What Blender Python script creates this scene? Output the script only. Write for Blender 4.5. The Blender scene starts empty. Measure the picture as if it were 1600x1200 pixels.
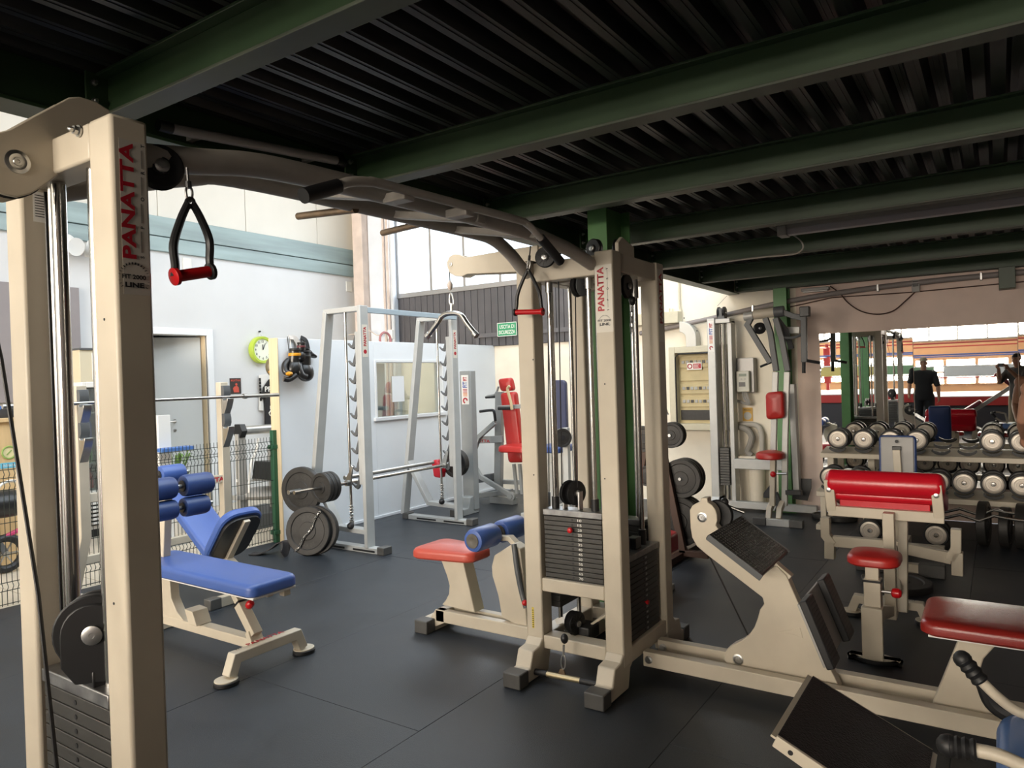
import bpy, bmesh, math, random
from math import pi, sin, cos, radians
from mathutils import Vector, Matrix
random.seed(7)
scene = bpy.context.scene
COL = scene.collection

# ---------------------------------------------------------------- camera
FPX, CXP, CYP, CAMH = 1131.0, 800.0, 600.0, 1.55
def _n(v): return Vector(v).normalized()
_Y = _n((760, 32, -FPX)); _X = _n((1680, 45, FPX))
_X = (_X - _Y*_X.dot(_Y)).normalized(); _Z = _X.cross(_Y)
RW = Matrix((_X, _Y, _Z))                       # camera -> world
CAM = Vector((0, 0, CAMH))
cd = bpy.data.cameras.new('camera'); cam = bpy.data.objects.new('camera', cd); COL.objects.link(cam)
cd.sensor_width = 36; cd.lens = FPX/1600*36; cd.clip_start = 0.02
cam.matrix_world = Matrix.Translation(CAM) @ RW.to_4x4()
scene.camera = cam
def _hit(u, v, ax, val):
    r = RW @ Vector((u-CXP, -(v-CYP), -FPX)); return CAM + r*((val-CAM[ax])/r[ax])
def PX(u, v, x): return _hit(u, v, 0, x)
def PY(u, v, y): return _hit(u, v, 1, y)
def PZ(u, v, z=0.0): return _hit(u, v, 2, z)

# ---------------------------------------------------------------- sky, exposure, daylight
w = bpy.data.worlds.new('sky'); scene.world = w; w.use_nodes = True
bg = w.node_tree.nodes['Background']; bg.inputs[0].default_value = (0.86, 0.93, 1.0, 1); bg.inputs[1].default_value = 1.9
vs = scene.view_settings; vs.view_transform = 'Standard'; vs.look = 'None'; vs.gamma = 1; vs.use_curve_mapping = False
vs.exposure = 0.28
def area(name, loc, sx, sy, energy, color, rot):
    l = bpy.data.lights.new(name, 'AREA'); l.shape = 'RECTANGLE'; l.size = sx; l.size_y = sy
    l.energy = energy; l.color = color
    o = bpy.data.objects.new(name, l); COL.objects.link(o); o.location = loc; o.rotation_euler = rot; return o
area('skylight_main_hall', (-1.0, 4.6, 6.3), 4.0, 7.0, 285, (0.76, 0.91, 1.0), (0, 0, 0))
area('skylight_left_hall', (-4.6, 3.2, 6.3), 1.6, 7.0, 95, (0.86, 0.93, 1.0), (0, 0, 0))
area('skylight_rear_hall', (-4.6, -8.0, 6.3), 3.6, 3.4, 150, (1.0, 0.93, 0.82), (0, 0, 0))
area('daylight_rear_windows', (-3.0, -14.4, 4.0), 10.8, 3.0, 3350, (1.0, 0.85, 0.67), (radians(90), 0, 0))
area('daylight_back_windows', (-5.2, 8.75, 3.75), 4.8, 1.6, 150, (0.92, 0.96, 1.0), (radians(-90), 0, 0))
area('daylight_rear_low_added', (-2.6, -14.4, 1.35), 9.8, .9, 1700, (1.0, 0.84, 0.68), (radians(90), 0, 0))  # added low strip light, reaches the far wall under the mezzanine
try:
    scene.cycles.use_denoising = True
    scene.cycles.sample_clamp_indirect = 6.0
    scene.cycles.max_bounces = 10
    scene.cycles.caustics_refractive = False
except Exception: pass

# ---------------------------------------------------------------- materials
MATS = {}
def mat(name, col, rough=0.5, metal=0.0, noise=0.0, nscale=20.0, bump=0.0, bscale=200.0, coat=0.0, spec=0.5, stretch=None):
    if name in MATS: return MATS[name]
    m = bpy.data.materials.new(name); m.use_nodes = True; nt = m.node_tree; b = nt.nodes['Principled BSDF']
    b.inputs['Base Color'].default_value = (*col, 1); b.inputs['Roughness'].default_value = rough
    b.inputs['Metallic'].default_value = metal; b.inputs['Coat Weight'].default_value = coat
    b.inputs['Specular IOR Level'].default_value = spec
    tc = nt.nodes.new('ShaderNodeTexCoord'); src = tc.outputs['Object']
    if stretch:
        mp = nt.nodes.new('ShaderNodeMapping'); mp.inputs['Scale'].default_value = stretch
        nt.links.new(src, mp.inputs[0]); src = mp.outputs[0]
    if noise > 0:
        nz = nt.nodes.new('ShaderNodeTexNoise'); nz.inputs['Scale'].default_value = nscale; nz.inputs['Detail'].default_value = 6
        nt.links.new(src, nz.inputs['Vector'])
        mr = nt.nodes.new('ShaderNodeMapRange'); mr.inputs[1].default_value = .3; mr.inputs[2].default_value = .7
        mr.inputs[3].default_value = 1-noise; mr.inputs[4].default_value = 1+noise*.5
        nt.links.new(nz.outputs['Fac'], mr.inputs[0])
        mx = nt.nodes.new('ShaderNodeVectorMath'); mx.operation = 'SCALE'; mx.inputs[0].default_value = col
        nt.links.new(mr.outputs[0], mx.inputs['Scale']); nt.links.new(mx.outputs[0], b.inputs['Base Color'])
        m2 = nt.nodes.new('ShaderNodeMapRange'); m2.inputs[3].default_value = max(0, rough-.12*noise/.3); m2.inputs[4].default_value = min(1, rough+.12*noise/.3)
        nt.links.new(nz.outputs['Fac'], m2.inputs[0]); nt.links.new(m2.outputs[0], b.inputs['Roughness'])
    if bump > 0:
        nb = nt.nodes.new('ShaderNodeTexNoise'); nb.inputs['Scale'].default_value = bscale; nb.inputs['Detail'].default_value = 4
        nt.links.new(src, nb.inputs['Vector'])
        bp = nt.nodes.new('ShaderNodeBump'); bp.inputs['Strength'].default_value = bump; bp.inputs['Distance'].default_value = .01
        nt.links.new(nb.outputs['Fac'], bp.inputs['Height']); nt.links.new(bp.outputs[0], b.inputs['Normal'])
    MATS[name] = m; return m
def glassmat(name, tint, gloss=0.08):
    m = bpy.data.materials.new(name); m.use_nodes = True; nt = m.node_tree; nt.nodes.clear()
    t = nt.nodes.new('ShaderNodeBsdfTransparent'); t.inputs[0].default_value = (*tint, 1)
    g = nt.nodes.new('ShaderNodeBsdfGlossy'); g.inputs['Roughness'].default_value = .03
    mx = nt.nodes.new('ShaderNodeMixShader'); mx.inputs[0].default_value = gloss
    o = nt.nodes.new('ShaderNodeOutputMaterial')
    nt.links.new(t.outputs[0], mx.inputs[1]); nt.links.new(g.outputs[0], mx.inputs[2]); nt.links.new(mx.outputs[0], o.inputs[0])
    return m
PAINT = mat('frame_paint', (.58, .515, .41), .42, noise=.08, nscale=6)
RACKP = mat('rack_grey_paint', (.44, .45, .445), .42, .05, noise=.08, nscale=6)
CHESTP = mat('machine_grey_paint', (.30, .31, .305), .42, .05, noise=.08, nscale=6)
SILVER = mat('silver_paint', (.50, .50, .48), .38, .15, noise=.08, nscale=8)
DARKGREY = mat('dark_grey_paint', (.09, .095, .10), .45)
RUBBER = mat('rubber_floor', (.026, .031, .038), .41, spec=.45, noise=.22, nscale=3.0, bump=.25, bscale=260)
BLACK = mat('black_rubber', (.012, .012, .013), .5)
BLACKPL = mat('black_plastic', (.015, .015, .016), .35)
CAPGREY = mat('foot_cap_grey', (.085, .082, .078), .5, noise=.15)
IRON = mat('cast_iron', (.035, .033, .031), .5, .3, noise=.2, nscale=30, bump=.1, bscale=120)
CHROME = mat('chrome', (.50, .49, .47), .2, 1.0)
STEEL = mat('brushed_steel', (.55, .55, .54), .32, 1.0, noise=.1, nscale=15)
STACK = mat('stack_plate', (.07, .068, .063), .42, .4, noise=.1, nscale=20)
STACKTOP = mat('stack_top_steel', (.34, .34, .34), .35, .9, noise=.3, nscale=25)
BLUEV = mat('blue_vinyl', (.050, .105, .34), .38, noise=.05, nscale=10, bump=.05, bscale=300)
BLUED = mat('dark_blue_vinyl', (.022, .05, .17), .42, bump=.05, bscale=300)
REDV = mat('red_vinyl', (.42, .022, .018), .36, noise=.05, nscale=8, bump=.05, bscale=300)
REDB = mat('bright_red_vinyl', (.52, .008, .02), .3, bump=.08, bscale=30)
MAROON = mat('dark_red_vinyl', (.24, .018, .014), .27, bump=.10, bscale=200)
REDPL = mat('red_plastic', (.5, .008, .012), .28)
REDINK = mat('red_lettering', (.42, .008, .022), .5)
BLACKINK = mat('black_lettering', (.012, .012, .014), .5)
BLUEINK = mat('blue_lettering', (.02, .07, .35), .5)
WHITEINK = mat('white_lettering', (.8, .79, .74), .5)
YELLOWINK = mat('yellow_lettering', (.75, .58, .08), .5)
STICKER = mat('sticker_paper', (.68, .64, .56), .4)
STICKERW = mat('white_sticker', (.78, .76, .72), .4)
GREENB = mat('green_beam_paint', (.030, .062, .026), .42, noise=.25, nscale=2.5)
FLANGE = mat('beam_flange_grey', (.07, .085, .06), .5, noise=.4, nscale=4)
DECK = mat('deck_steel', (.085, .083, .085), .38, .75, noise=.45, nscale=5, stretch=(3, .5, 3))
WHITE = mat('white_wall_paint', (.64, .65, .66), .6, noise=.04, nscale=2)
PARTW = mat('partition_paint', (.76, .79, .82), .5, noise=.06, nscale=1.5)
CREAMW = mat('cream_wall_paint', (.86, .78, .64), .6, noise=.10, nscale=3)
PINKW = mat('grey_pink_wall_paint', (.80, .63, .54), .65, noise=.15, nscale=2)
PLYEND = mat('raw_wood_edge', (.72, .58, .38), .55, noise=.12, nscale=3, stretch=(20, 20, .6))
DARKCLAD = mat('dark_cladding', (.085, .08, .085), .55, noise=.15, nscale=4)
BAND = mat('grey_blue_band_paint', (.30, .39, .40), .6, noise=.25, nscale=2.5, stretch=(1, .3, 3))
ALU = mat('window_frame_aluminium', (.33, .32, .31), .45, .5)
GLASS = glassmat('window_glass', (.96, .98, 1.0), .05)
PGLASS = glassmat('partition_glass', (.72, .76, .74), .22)
LTILE = mat('light_floor_tile', (.62, .55, .44), .35, noise=.10, nscale=3)
CONC = mat('concrete', (.45, .44, .42), .8, noise=.15, nscale=4)
PINKCOL = mat('pink_plaster', (.62, .52, .46), .7, noise=.15, nscale=5)
WOODL = mat('light_wood', (.62, .44, .23), .42, noise=.14, nscale=2, stretch=(8, 8, .8))
BROWNM = mat('brown_metal', (.085, .042, .028), .5, noise=.2, nscale=10)
FENCEG = mat('fence_green', (.012, .085, .040), .4)
FENCEW = mat('fence_wire_dark', (.025, .035, .030), .5)
MIRROR = mat('mirror_silver', (.92, .93, .92), .01, 1.0)
ORANGE = mat('orange_plaster', (.62, .34, .17), .7, noise=.1, nscale=2)
GREYPANEL = mat('grey_brown_panel', (.27, .245, .25), .7, noise=.06, nscale=4)
PANELB = mat('panel_cabinet', (.55, .50, .37), .45, noise=.06)
PANELI = mat('panel_inner', (.52, .42, .22), .5, noise=.15, nscale=6)
GREYPL = mat('grey_plastic', (.36, .35, .33), .45)
WHITEPL = mat('white_plastic', (.75, .74, .71), .4)
LIME = mat('lime_plastic', (.42, .55, .06), .4)
EXITG = mat('exit_green', (.03, .27, .12), .45)
BRASSY = mat('aged_brown_steel', (.24, .17, .11), .4, .7, noise=.3, nscale=20)
ROPE = mat('rope_fibre', (.55, .42, .25), .8, bump=.5, bscale=150)
SKIN = mat('skin', (.48, .24, .15), .5, noise=.05, nscale=10)
HAIR = mat('dark_hair', (.02, .015, .012), .6)
SHIRTB = mat('black_cloth', (.016, .016, .018), .85)
SHIRTG = mat('grey_cloth', (.10, .095, .09), .85)
TROUSER = mat('khaki_cloth', (.36, .30, .21), .85)
NAVY = mat('navy_cloth', (.03, .05, .16), .85)
DBFACE = mat('dumbbell_steel_face', (.58, .52, .45), .4, .5, noise=.08, nscale=30)

# ---------------------------------------------------------------- mesh builder
class MB:
    def __init__(s): s.v = []; s.f = []
    def add(s, vs_, fs_):
        k = len(s.v); s.v += [Vector(p) for p in vs_]; s.f += [tuple(i+k for i in f) for f in fs_]; return s
    def box(s, a, b):
        x0, x1 = sorted((a[0], b[0])); y0, y1 = sorted((a[1], b[1])); z0, z1 = sorted((a[2], b[2]))
        return s.add([(x0,y0,z0),(x1,y0,z0),(x1,y1,z0),(x0,y1,z0),(x0,y0,z1),(x1,y0,z1),(x1,y1,z1),(x0,y1,z1)],
                     [(0,3,2,1),(4,5,6,7),(0,1,5,4),(1,2,6,5),(2,3,7,6),(3,0,4,7)])
    def cbox(s, c, sz, rot=None):
        h = Vector(sz)/2; M = rot or Matrix.Identity(3); c = Vector(c)
        vs_ = [c + M @ Vector((sx*h.x, sy*h.y, sz_*h.z)) for sz_ in (-1,1) for sx,sy in ((-1,-1),(1,-1),(1,1),(-1,1))]
        return s.add(vs_, [(0,3,2,1),(4,5,6,7),(0,1,5,4),(1,2,6,5),(2,3,7,6),(3,0,4,7)])
    def bar(s, pts, wd, ht, side=(0,1,0)):
        """rectangular tube along a polyline; wd is measured along `side`, ht across it"""
        pts = [Vector(p) for p in pts]; side = Vector(side).normalized(); n = len(pts); vs_ = []
        for i, p in enumerate(pts):
            d0 = (pts[i]-pts[i-1]).normalized() if i else (pts[1]-pts[0]).normalized()
            d1 = (pts[i+1]-pts[i]).normalized() if i < n-1 else d0
            t = (d0+d1).normalized(); k = 1/max(.3, t.dot(d0))
            sd = (side - t*side.dot(t)).normalized(); up = t.cross(sd).normalized()
            for a, b in ((-1,-1),(1,-1),(1,1),(-1,1)):
                vs_.append(p + sd*(a*wd/2) + up*(b*ht/2*k))
        fs_ = [(3,2,1,0), tuple(range(4*n-4, 4*n))]
        for i in range(n-1):
            for j in range(4):
                a = 4*i+j; b = 4*i+(j+1)%4; fs_.append((a, b, b+4, a+4))
        return s.add(vs_, fs_)
    def tube(s, pts, r, seg=10, cap=True, closed=False, radii=None):
        pts = [Vector(p) for p in pts]; n = len(pts); vs_ = []; up = None
        for i, p in enumerate(pts):
            if closed: t = (pts[(i+1)%n]-pts[i-1]).normalized()
            else: t = (pts[min(i+1,n-1)]-pts[max(i-1,0)]).normalized()
            if up is None:
                up = Vector((0,0,1)) if abs(t.z) < .9 else Vector((1,0,0))
            sd = t.cross(up).normalized(); up = sd.cross(t).normalized()
            rr = radii[i] if radii else r
            for j in range(seg):
                a = 2*pi*j/seg; vs_.append(p + sd*(rr*cos(a)) + up*(rr*sin(a)))
        fs_ = []
        m = n if closed else n-1
        for i in range(m):
            for j in range(seg):
                a = i*seg+j; b = i*seg+(j+1)%seg; c = ((i+1)%n)*seg
                fs_.append((a, b, c+(j+1)%seg, c+j))
        if cap and not closed: fs_ += [tuple(range(seg))[::-1], tuple(range((n-1)*seg, n*seg))]
        return s.add(vs_, fs_)
    def cyl(s, p0, p1, r, r2=None, seg=20):
        return s.tube([p0, p1], r, seg, radii=[r, r if r2 is None else r2])
    def lathe(s, prof, o, axis, seg=28):
        """prof: list of (radius, offset along axis)"""
        a = Vector(axis).normalized(); u = a.orthogonal().normalized(); v = a.cross(u); o = Vector(o); vs_ = []; fs_ = []
        for r, h in prof:
            for j in range(seg):
                t = 2*pi*j/seg; vs_.append(o + a*h + (u*cos(t)+v*sin(t))*max(r, 1e-4))
        for i in range(len(prof)-1):
            for j in range(seg):
                p = i*seg+j; q = i*seg+(j+1)%seg; fs_.append((p, q, q+seg, p+seg))
        fs_ += [tuple(range(seg))[::-1], tuple(range((len(prof)-1)*seg, len(prof)*seg))]
        return s.add(vs_, fs_)
    def prism(s, outline, vec):
        o = [Vector(p) for p in outline]; n = len(o); vec = Vector(vec)
        nrm = Vector((0,0,0))
        for i in range(n): nrm += o[i].cross(o[(i+1)%n])
        if nrm.dot(vec) > 0: o = o[::-1]
        return s.add(o + [p+vec for p in o], [tuple(range(n)), tuple(range(2*n-1, n-1, -1))] + [(i, i+n, (i+1)%n+n, (i+1)%n) for i in range(n)])
    def sphere(s, c, r, seg=14, rings=8, sc=(1,1,1)):
        c = Vector(c); prof = []
        vs_ = []; fs_ = []
        for i in range(rings+1):
            t = pi*i/rings
            for j in range(seg):
                a = 2*pi*j/seg
                vs_.append(c + Vector((r*sin(t)*cos(a)*sc[0], r*sin(t)*sin(a)*sc[1], -r*cos(t)*sc[2])))
        for i in range(rings):
            for j in range(seg):
                p = i*seg+j; q = i*seg+(j+1)%seg; fs_.append((p, q, q+seg, p+seg))
        return s.add(vs_, fs_)
    def pad(s, c, sz, rot=None, round_=.03, puff=.15, corner=.05, seg=5, taper=None):
        """upholstered pad: rounded-corner plan, rounded top edge, softly domed top. local z is up"""
        L, W, T = sz; M = rot or Matrix.Identity(3); c = Vector(c)
        cr = min(corner, L/2-.001, W/2-.001); plan = []
        for qx, qy, a0 in ((1,1,0),(-1,1,90),(-1,-1,180),(1,-1,270)):
            for k in range(seg+1):
                a = radians(a0+90*k/seg); plan.append((qx*(L/2-cr)+cr*cos(a), qy*(W/2-cr)+cr*sin(a)))
        n = len(plan); r = min(round_, T*.48, W*.4, L*.4)
        lay = [(r*.35, -T/2)]; lay += [(0, -T/2+r*.35)]
        for k in range(5):
            a = radians(90*k/4); lay.append((r*(1-cos(a)), T/2-r+r*sin(a)))
        lay.append((r+ (min(L,W)/2-r)*.45, T/2+puff*T*.75)); lay.append((r+(min(L,W)/2-r)*.8, T/2+puff*T))
        vs_ = []
        for ins, z in lay:
            for x, y in plan:
                fx = (L/2-ins)/(L/2); fy = (W/2-ins)/(W/2); ty = 1
                if taper: ty = taper[0]+(taper[1]-taper[0])*(x/L+.5)
                vs_.append(c + M @ Vector((x*fx, y*fy*ty, z)))
        fs_ = [tuple(range(n))[::-1]]
        for i in range(len(lay)-1):
            for j in range(n):
                p = i*n+j; q = i*n+(j+1)%n; fs_.append((p, q, q+n, p+n))
        fs_.append(tuple(range((len(lay)-1)*n, len(lay)*n)))
        return s.add(vs_, fs_)
    def build(s, name, m, parent=None, bevel=0.0, angle=35, recalc=True, mesh_only=False):
        org = origin_of(parent)
        me = bpy.data.meshes.new(name)
        me.from_pydata([p-org for p in s.v], [], s.f)
        if recalc:
            bm = bmesh.new(); bm.from_mesh(me); bmesh.ops.recalc_face_normals(bm, faces=bm.faces[:]); bm.to_mesh(me); bm.free()
        me.materials.append(m); me.shade_smooth()
        me.set_sharp_from_angle(angle=radians(angle))
        o = bpy.data.objects.new(name, me); COL.objects.link(o)
        if bevel:
            b = o.modifiers.new('bevel', 'BEVEL'); b.width = bevel; b.segments = 2; b.limit_method = 'ANGLE'; b.angle_limit = radians(40)
            b.harden_normals = False
        if parent is not None: o.parent = parent
        return o
def origin_of(o):
    v = Vector((0,0,0))
    while o is not None: v += o.location; o = o.parent
    return v
def thing(name, label, cat, loc, group=None):
    o = bpy.data.objects.new(name, None); COL.objects.link(o); o.location = loc; o.empty_display_size = .05
    o['label'] = label; o['category'] = cat
    if group: o['group'] = group
    return o
def tag(o, label, cat, group=None):
    o['label'] = label; o['category'] = cat
    if group: o['group'] = group
    return o
def struct(o): o['kind'] = 'structure'; return o
def copy_tree(o, parent=None):
    c = o.copy(); COL.objects.link(c)
    if parent: c.parent = parent
    for ch in list(o.children): copy_tree(ch, c)
    return c
def move_origin(o, loc):
    """re-seat a single-mesh thing's origin (mesh was built in world coordinates)"""
    loc = Vector(loc); o.data.transform(Matrix.Translation(-loc)); o.location = loc; return o
def text(name, body, m, parent, org, xd, yd, height, width=None, bold=.0, align='LEFT', depth=.0008, shear=0.0, spacing=1.0):
    cu = bpy.data.curves.new(name, 'FONT'); cu.body = body; cu.offset = bold; cu.extrude = 0; cu.resolution_u = 3; cu.space_character = spacing; cu.shear = shear
    tmp = bpy.data.objects.new('tmp', cu); COL.objects.link(tmp)
    dg = bpy.context.evaluated_depsgraph_get(); me = bpy.data.meshes.new_from_object(tmp.evaluated_get(dg))
    bpy.data.objects.remove(tmp); bpy.data.curves.remove(cu)
    xs = [v.co.x for v in me.vertices]; ys = [v.co.y for v in me.vertices]
    if not xs: return None
    x0, x1, y0, y1 = min(xs), max(xs), min(ys), max(ys)
    sy = height/(y1-y0); sx = (width/(x1-x0)) if width else sy
    xd = Vector(xd).normalized(); yd = Vector(yd).normalized(); nd = xd.cross(yd); org = Vector(org); po = origin_of(parent)
    offx = {'LEFT': x0, 'CENTER': (x0+x1)/2}[align]
    for v in me.vertices:
        v.co = org + xd*((v.co.x-offx)*sx) + yd*((v.co.y-y0)*sy) + nd*depth - po
    me.materials.clear(); me.materials.append(m)
    o = bpy.data.objects.new(name, me); COL.objects.link(o)
    if parent is not None: o.parent = parent
    return o
def decal(name, m, parent, org, xd, yd, wd, ht, th=.0006):
    """thin printed label whose lower-left corner is org"""
    xd = Vector(xd).normalized(); yd = Vector(yd).normalized(); nd = xd.cross(yd); o = Vector(org)
    return MB().prism([o, o+xd*wd, o+xd*wd+yd*ht, o+yd*ht], nd*th).build(name, m, parent)
def rotY(a): return Matrix.Rotation(a, 3, 'Y')
def rotX(a): return Matrix.Rotation(a, 3, 'X')
def rotZ(a): return Matrix.Rotation(a, 3, 'Z')
def basis(x, y):
    x = Vector(x).normalized(); y = Vector(y); z = x.cross(y).normalized(); y = z.cross(x)
    return Matrix((x, y, z)).transposed()
def arc(c, r, a0, a1, n, ux, uy):
    c = Vector(c); ux = Vector(ux); uy = Vector(uy)
    return [c + ux*(r*cos(radians(a0+(a1-a0)*i/n))) + uy*(r*sin(radians(a0+(a1-a0)*i/n))) for i in range(n+1)]
def smooth(pts, n=6):
    """Catmull-Rom through the points"""
    p = [Vector(q) for q in pts]; p = [p[0]*2-p[1]] + p + [p[-1]*2-p[-2]]; out = []
    for i in range(1, len(p)-2):
        for k in range(n):
            t = k/n; a, b, c, d = p[i-1], p[i], p[i+1], p[i+2]
            out.append(.5*((2*b)+(c-a)*t+(2*a-5*b+4*c-d)*t*t+(3*b-a-3*c+d)*t*t*t))
    out.append(p[-2]); return out
# ================================================================ SETTING
XE = -2.5            # free edge of the mezzanine
YW = 8.4             # back / mirror wall
XL = -8.6            # white left wall
# ---- floors
def floor_thing(name, a, b, m):
    return struct(MB().box(a, b).build(name, m))
FL = floor_thing('floor', (-6.04, -14, -.06), (4.7, YW, -.018), BLACK)
xs = [-6.04, -5.74, -4.55, -3.36, -2.17, -1.18, -.19, .80, 1.79, 2.78, 3.77, 4.7]
for i in range(len(xs)-1):
    off = (4.735, 5.18, 4.735, 4.735, 3.9, 5.185, 4.2, 5.1, 4.735, 5.18, 4.2)[i]
    ys = [-8] + [off+k*2.335 for k in range(-5, 3) if -7.8 < off+k*2.335 < YW-.1] + [YW]
    for j in range(len(ys)-1):
        z = random.uniform(-.0012, 0)
        MB().box((xs[i]+.0009, ys[j]+.0009, -.018), (xs[i+1]-.0009, ys[j+1]-.0009, z)).build('rubber_tile', RUBBER, FL, bevel=.0015)
FR = floor_thing('floor', (XL-2.4, -14, -.06), (-6.04, YW, -.012), CONC)
tile = None
for i in range(5):
    for j in range(20):
        x0 = XL + i*.512; y0 = -1.5 + j*.5
        if y0+.5 > YW: continue
        if tile is None:
            tile = MB().box((x0+.003, y0+.003, -.012), (x0+.509, y0+.497, 0)).build('floor_tile', LTILE, FR, bevel=.002); t0 = (x0, y0)
        else:
            c = tile.copy(); COL.objects.link(c); c.parent = FR; c.location = (x0-t0[0], y0-t0[1], 0)
# ---- mezzanine: deck, beams, edge girder
CE = struct(MB().box((XE-.05, -1.35, 2.672), (4.7, YW, 2.76)).build('ceiling', CONC))
def deck_sheet(x0, n):
    p = .125; prof = []
    for k in range(n):
        a = x0+k*p
        prof += [(a, 2.603), (a+.046, 2.603), (a+.064, 2.655), (a+.107, 2.655)]
    prof += [(x0+n*p-.001, 2.603)]
    low = [Vector((x, -1.35, z)) for x, z in prof]
    up = [Vector((x0+n*p-.001, -1.35, 2.671)), Vector((x0, -1.35, 2.671))]
    b = MB(); o = low; n2 = len(o)
    vs_ = o + [q+Vector((0, YW+1.34, 0)) for q in o]
    b.add(vs_, [(i, i+1, i+1+n2, i+n2) for i in range(n2-1)])
    # small pressed ribs in the flats
    for k in range(n):
        a = x0+k*p
        b.box((a+.016, -1.34, 2.6005), (a+.030, YW-.02, 2.604))
        b.box((a+.072, -1.34, 2.6525), (a+.078, YW-.02, 2.656)); b.box((a+.090, -1.34, 2.6525), (a+.096, YW-.02, 2.656))
    return b.build('deck_sheet', DECK, CE, recalc=False, angle=20)
x = XE
while x < 4.6:
    deck_sheet(x, 8); x += 1.0
def ibeam(name, p0, p1, h, fw, web, fl, along):
    b = MB(); f = MB(); (x0, y0, z), (x1, y1, _) = p0, p1
    r = struct(thing_plain(name, ((x0+x1)/2, (y0+y1)/2, z)))
    if along == 'x':
        b.box((x0, y0-web/2, z+fl), (x1, y0+web/2, z+h-fl)); b.box((x0, y0-fw/2, z+h-fl), (x1, y0+fw/2, z+h))
        f.box((x0, y0-fw/2, z), (x1, y0+fw/2, z+fl))
    else:
        b.box((x0-web/2, y0, z+fl), (x0+web/2, y1, z+h-fl)); b.box((x0-fw/2, y0, z+h-fl), (x0+fw/2, y1, z+h))
        f.box((x0-fw/2, y0, z), (x0+fw/2, y1, z+fl))
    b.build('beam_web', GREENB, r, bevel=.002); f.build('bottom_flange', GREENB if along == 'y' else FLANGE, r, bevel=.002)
    return r
def thing_plain(name, loc):
    o = bpy.data.objects.new(name, None); COL.objects.link(o); o.location = loc; o.empty_display_size = .05; return o
BY = [-1.05, .11, 1.28, 2.41, 3.48, 4.645, 5.89, 7.13, 8.30]
for k, y in enumerate(BY):
    r = ibeam('ceiling_beam', (XE+.05, y, 2.45), (4.7, y, 2.45), .152, .082, .008, .010, 'x')
    # bolted end cleat
    b = MB().box((XE+.045, y-.075, 2.465), (XE+.055, y+.075, 2.60)).build('end_plate', GREENB, r, bevel=.002)
    bb = MB()
    for dy in (-.05, .05):
        for dz in (.04, .10): bb.lathe([(.011, 0), (.011, .008), (.006, .010), (.006, .02)], (XE+.055, y+dy, 2.465+dz), (1, 0, 0), 6)
    bb.build('bolt', STEEL, r)
ibeam('ceiling_beam', (XE-.02, -1.4, 2.44), (XE-.02, YW, 2.44), .24, .13, .012, .012, 'y')
# ---- green columns
def column(x, y, top, w_, d, label=None):
    b = MB(); t = .012
    b.box((x-w_/2, y-d/2, 0), (x+w_/2, y-d/2+t, top)); b.box((x-w_/2, y+d/2-t, 0), (x+w_/2, y+d/2, top)); b.box((x-.006, y-d/2+t, 0), (x+.006, y+d/2-t, top))
    b.box((x-w_/2-.05, y-d/2-.05, 0), (x+w_/2+.05, y+d/2+.05, .015))
    return struct(b.build('steel_column', mat('green_column_paint', (.11, .27, .095), .45, noise=.15, nscale=6), bevel=.003))
column(-2.015, 4.15, 2.60, .13, .34)
column(PY(1221, 460, 8.29).x, 8.29, 2.45, .14, .16)
column(XE, -1.1, 2.44, .2, .2)
b = MB().box((.02, 8.20, 2.25), (.15, 8.39, 2.45)).build('steel_column', GREENB, bevel=.003); struct(b)
# ---- left wall
y0d, y1d, zd = PX(232, 520, XL).y, PX(322, 525, XL).y, 2.24
b = MB(); b.box((XL-.2, -14, 0), (XL, y0d, zd)); b.box((XL-.2, y1d, 0), (XL, YW+.2, zd)); b.box((XL-.2, -14, zd), (XL, YW+.2, 3.3))
WL = struct(b.build('wall_left', WHITE))
yy = -14.0; k = 0
while yy < YW:
    y2 = min(YW+.2, yy+1.27)
    MB().box((XL-.16, yy+.004, 3.3), (XL-.012, y2-.004, 6.1)).build('wall_panel', mat('cream_panel_paint', (.68, .655, .59), .6, noise=.04, nscale=2), WL, bevel=.004); yy = y2
MB().box((XL-.2, -14, 3.3), (XL-.16, YW+.2, 6.1)).build('backing', WHITE, WL)
tz = [PX(240, v, XL+.03).z for v in (337, 368, 391)]
T1 = struct(MB().box((XL, -14, tz[1]+.004), (XL+.06, 8.3, tz[0])).build('trim_1', BAND, bevel=.006))
MB().box((XL, -14, tz[2]), (XL+.045, 8.3, tz[1]-.004)).build('plank', BAND, T1, bevel=.006)
# small square patches under the band
for uu, vv in ((292, 413), (545, 448)):
    p = PX(uu, vv, XL); MB().box((XL, p.y-.06, p.z-.08), (XL+.012, p.y+.06, p.z+.08)).build('cover_plate', mat('patch_white', (.74, .74, .70), .6), WL, bevel=.003)
# door frame and half-open leaf
D1 = thing_plain('door_1', (XL, (y0d+y1d)/2, 0)); D1['kind'] = 'structure'
b = MB(); fw = .085
b.box((XL-.02, y0d-fw, 0), (XL+.025, y0d, zd+fw)); b.box((XL-.02, y1d, 0), (XL+.025, y1d+fw, zd+fw)); b.box((XL-.02, y0d, zd), (XL+.025, y1d, zd+fw))
b.build('door_frame', mat('door_white', (.74, .76, .78), .45), D1, bevel=.006)
b = MB(); b.box((XL-.2, y1d-.012, 0), (XL-.02, y1d, zd)); b.box((XL-.2, y0d, 0), (XL-.02, y0d+.012, zd)); b.build('door_lining', PLYEND, D1, bevel=.002)
leaf = MB().cbox((XL-.29, y1d-.40, zd/2), (.84, .042, zd-.03), rotZ(radians(245))); leaf = leaf.build('door_leaf', mat('door_leaf_grey', (.60, .62, .62), .45), D1, bevel=.004)
nL = Vector((.906, -.423, 0)); cL = Vector((XL-.29, y1d-.40, 1))+nL*.022
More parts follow.
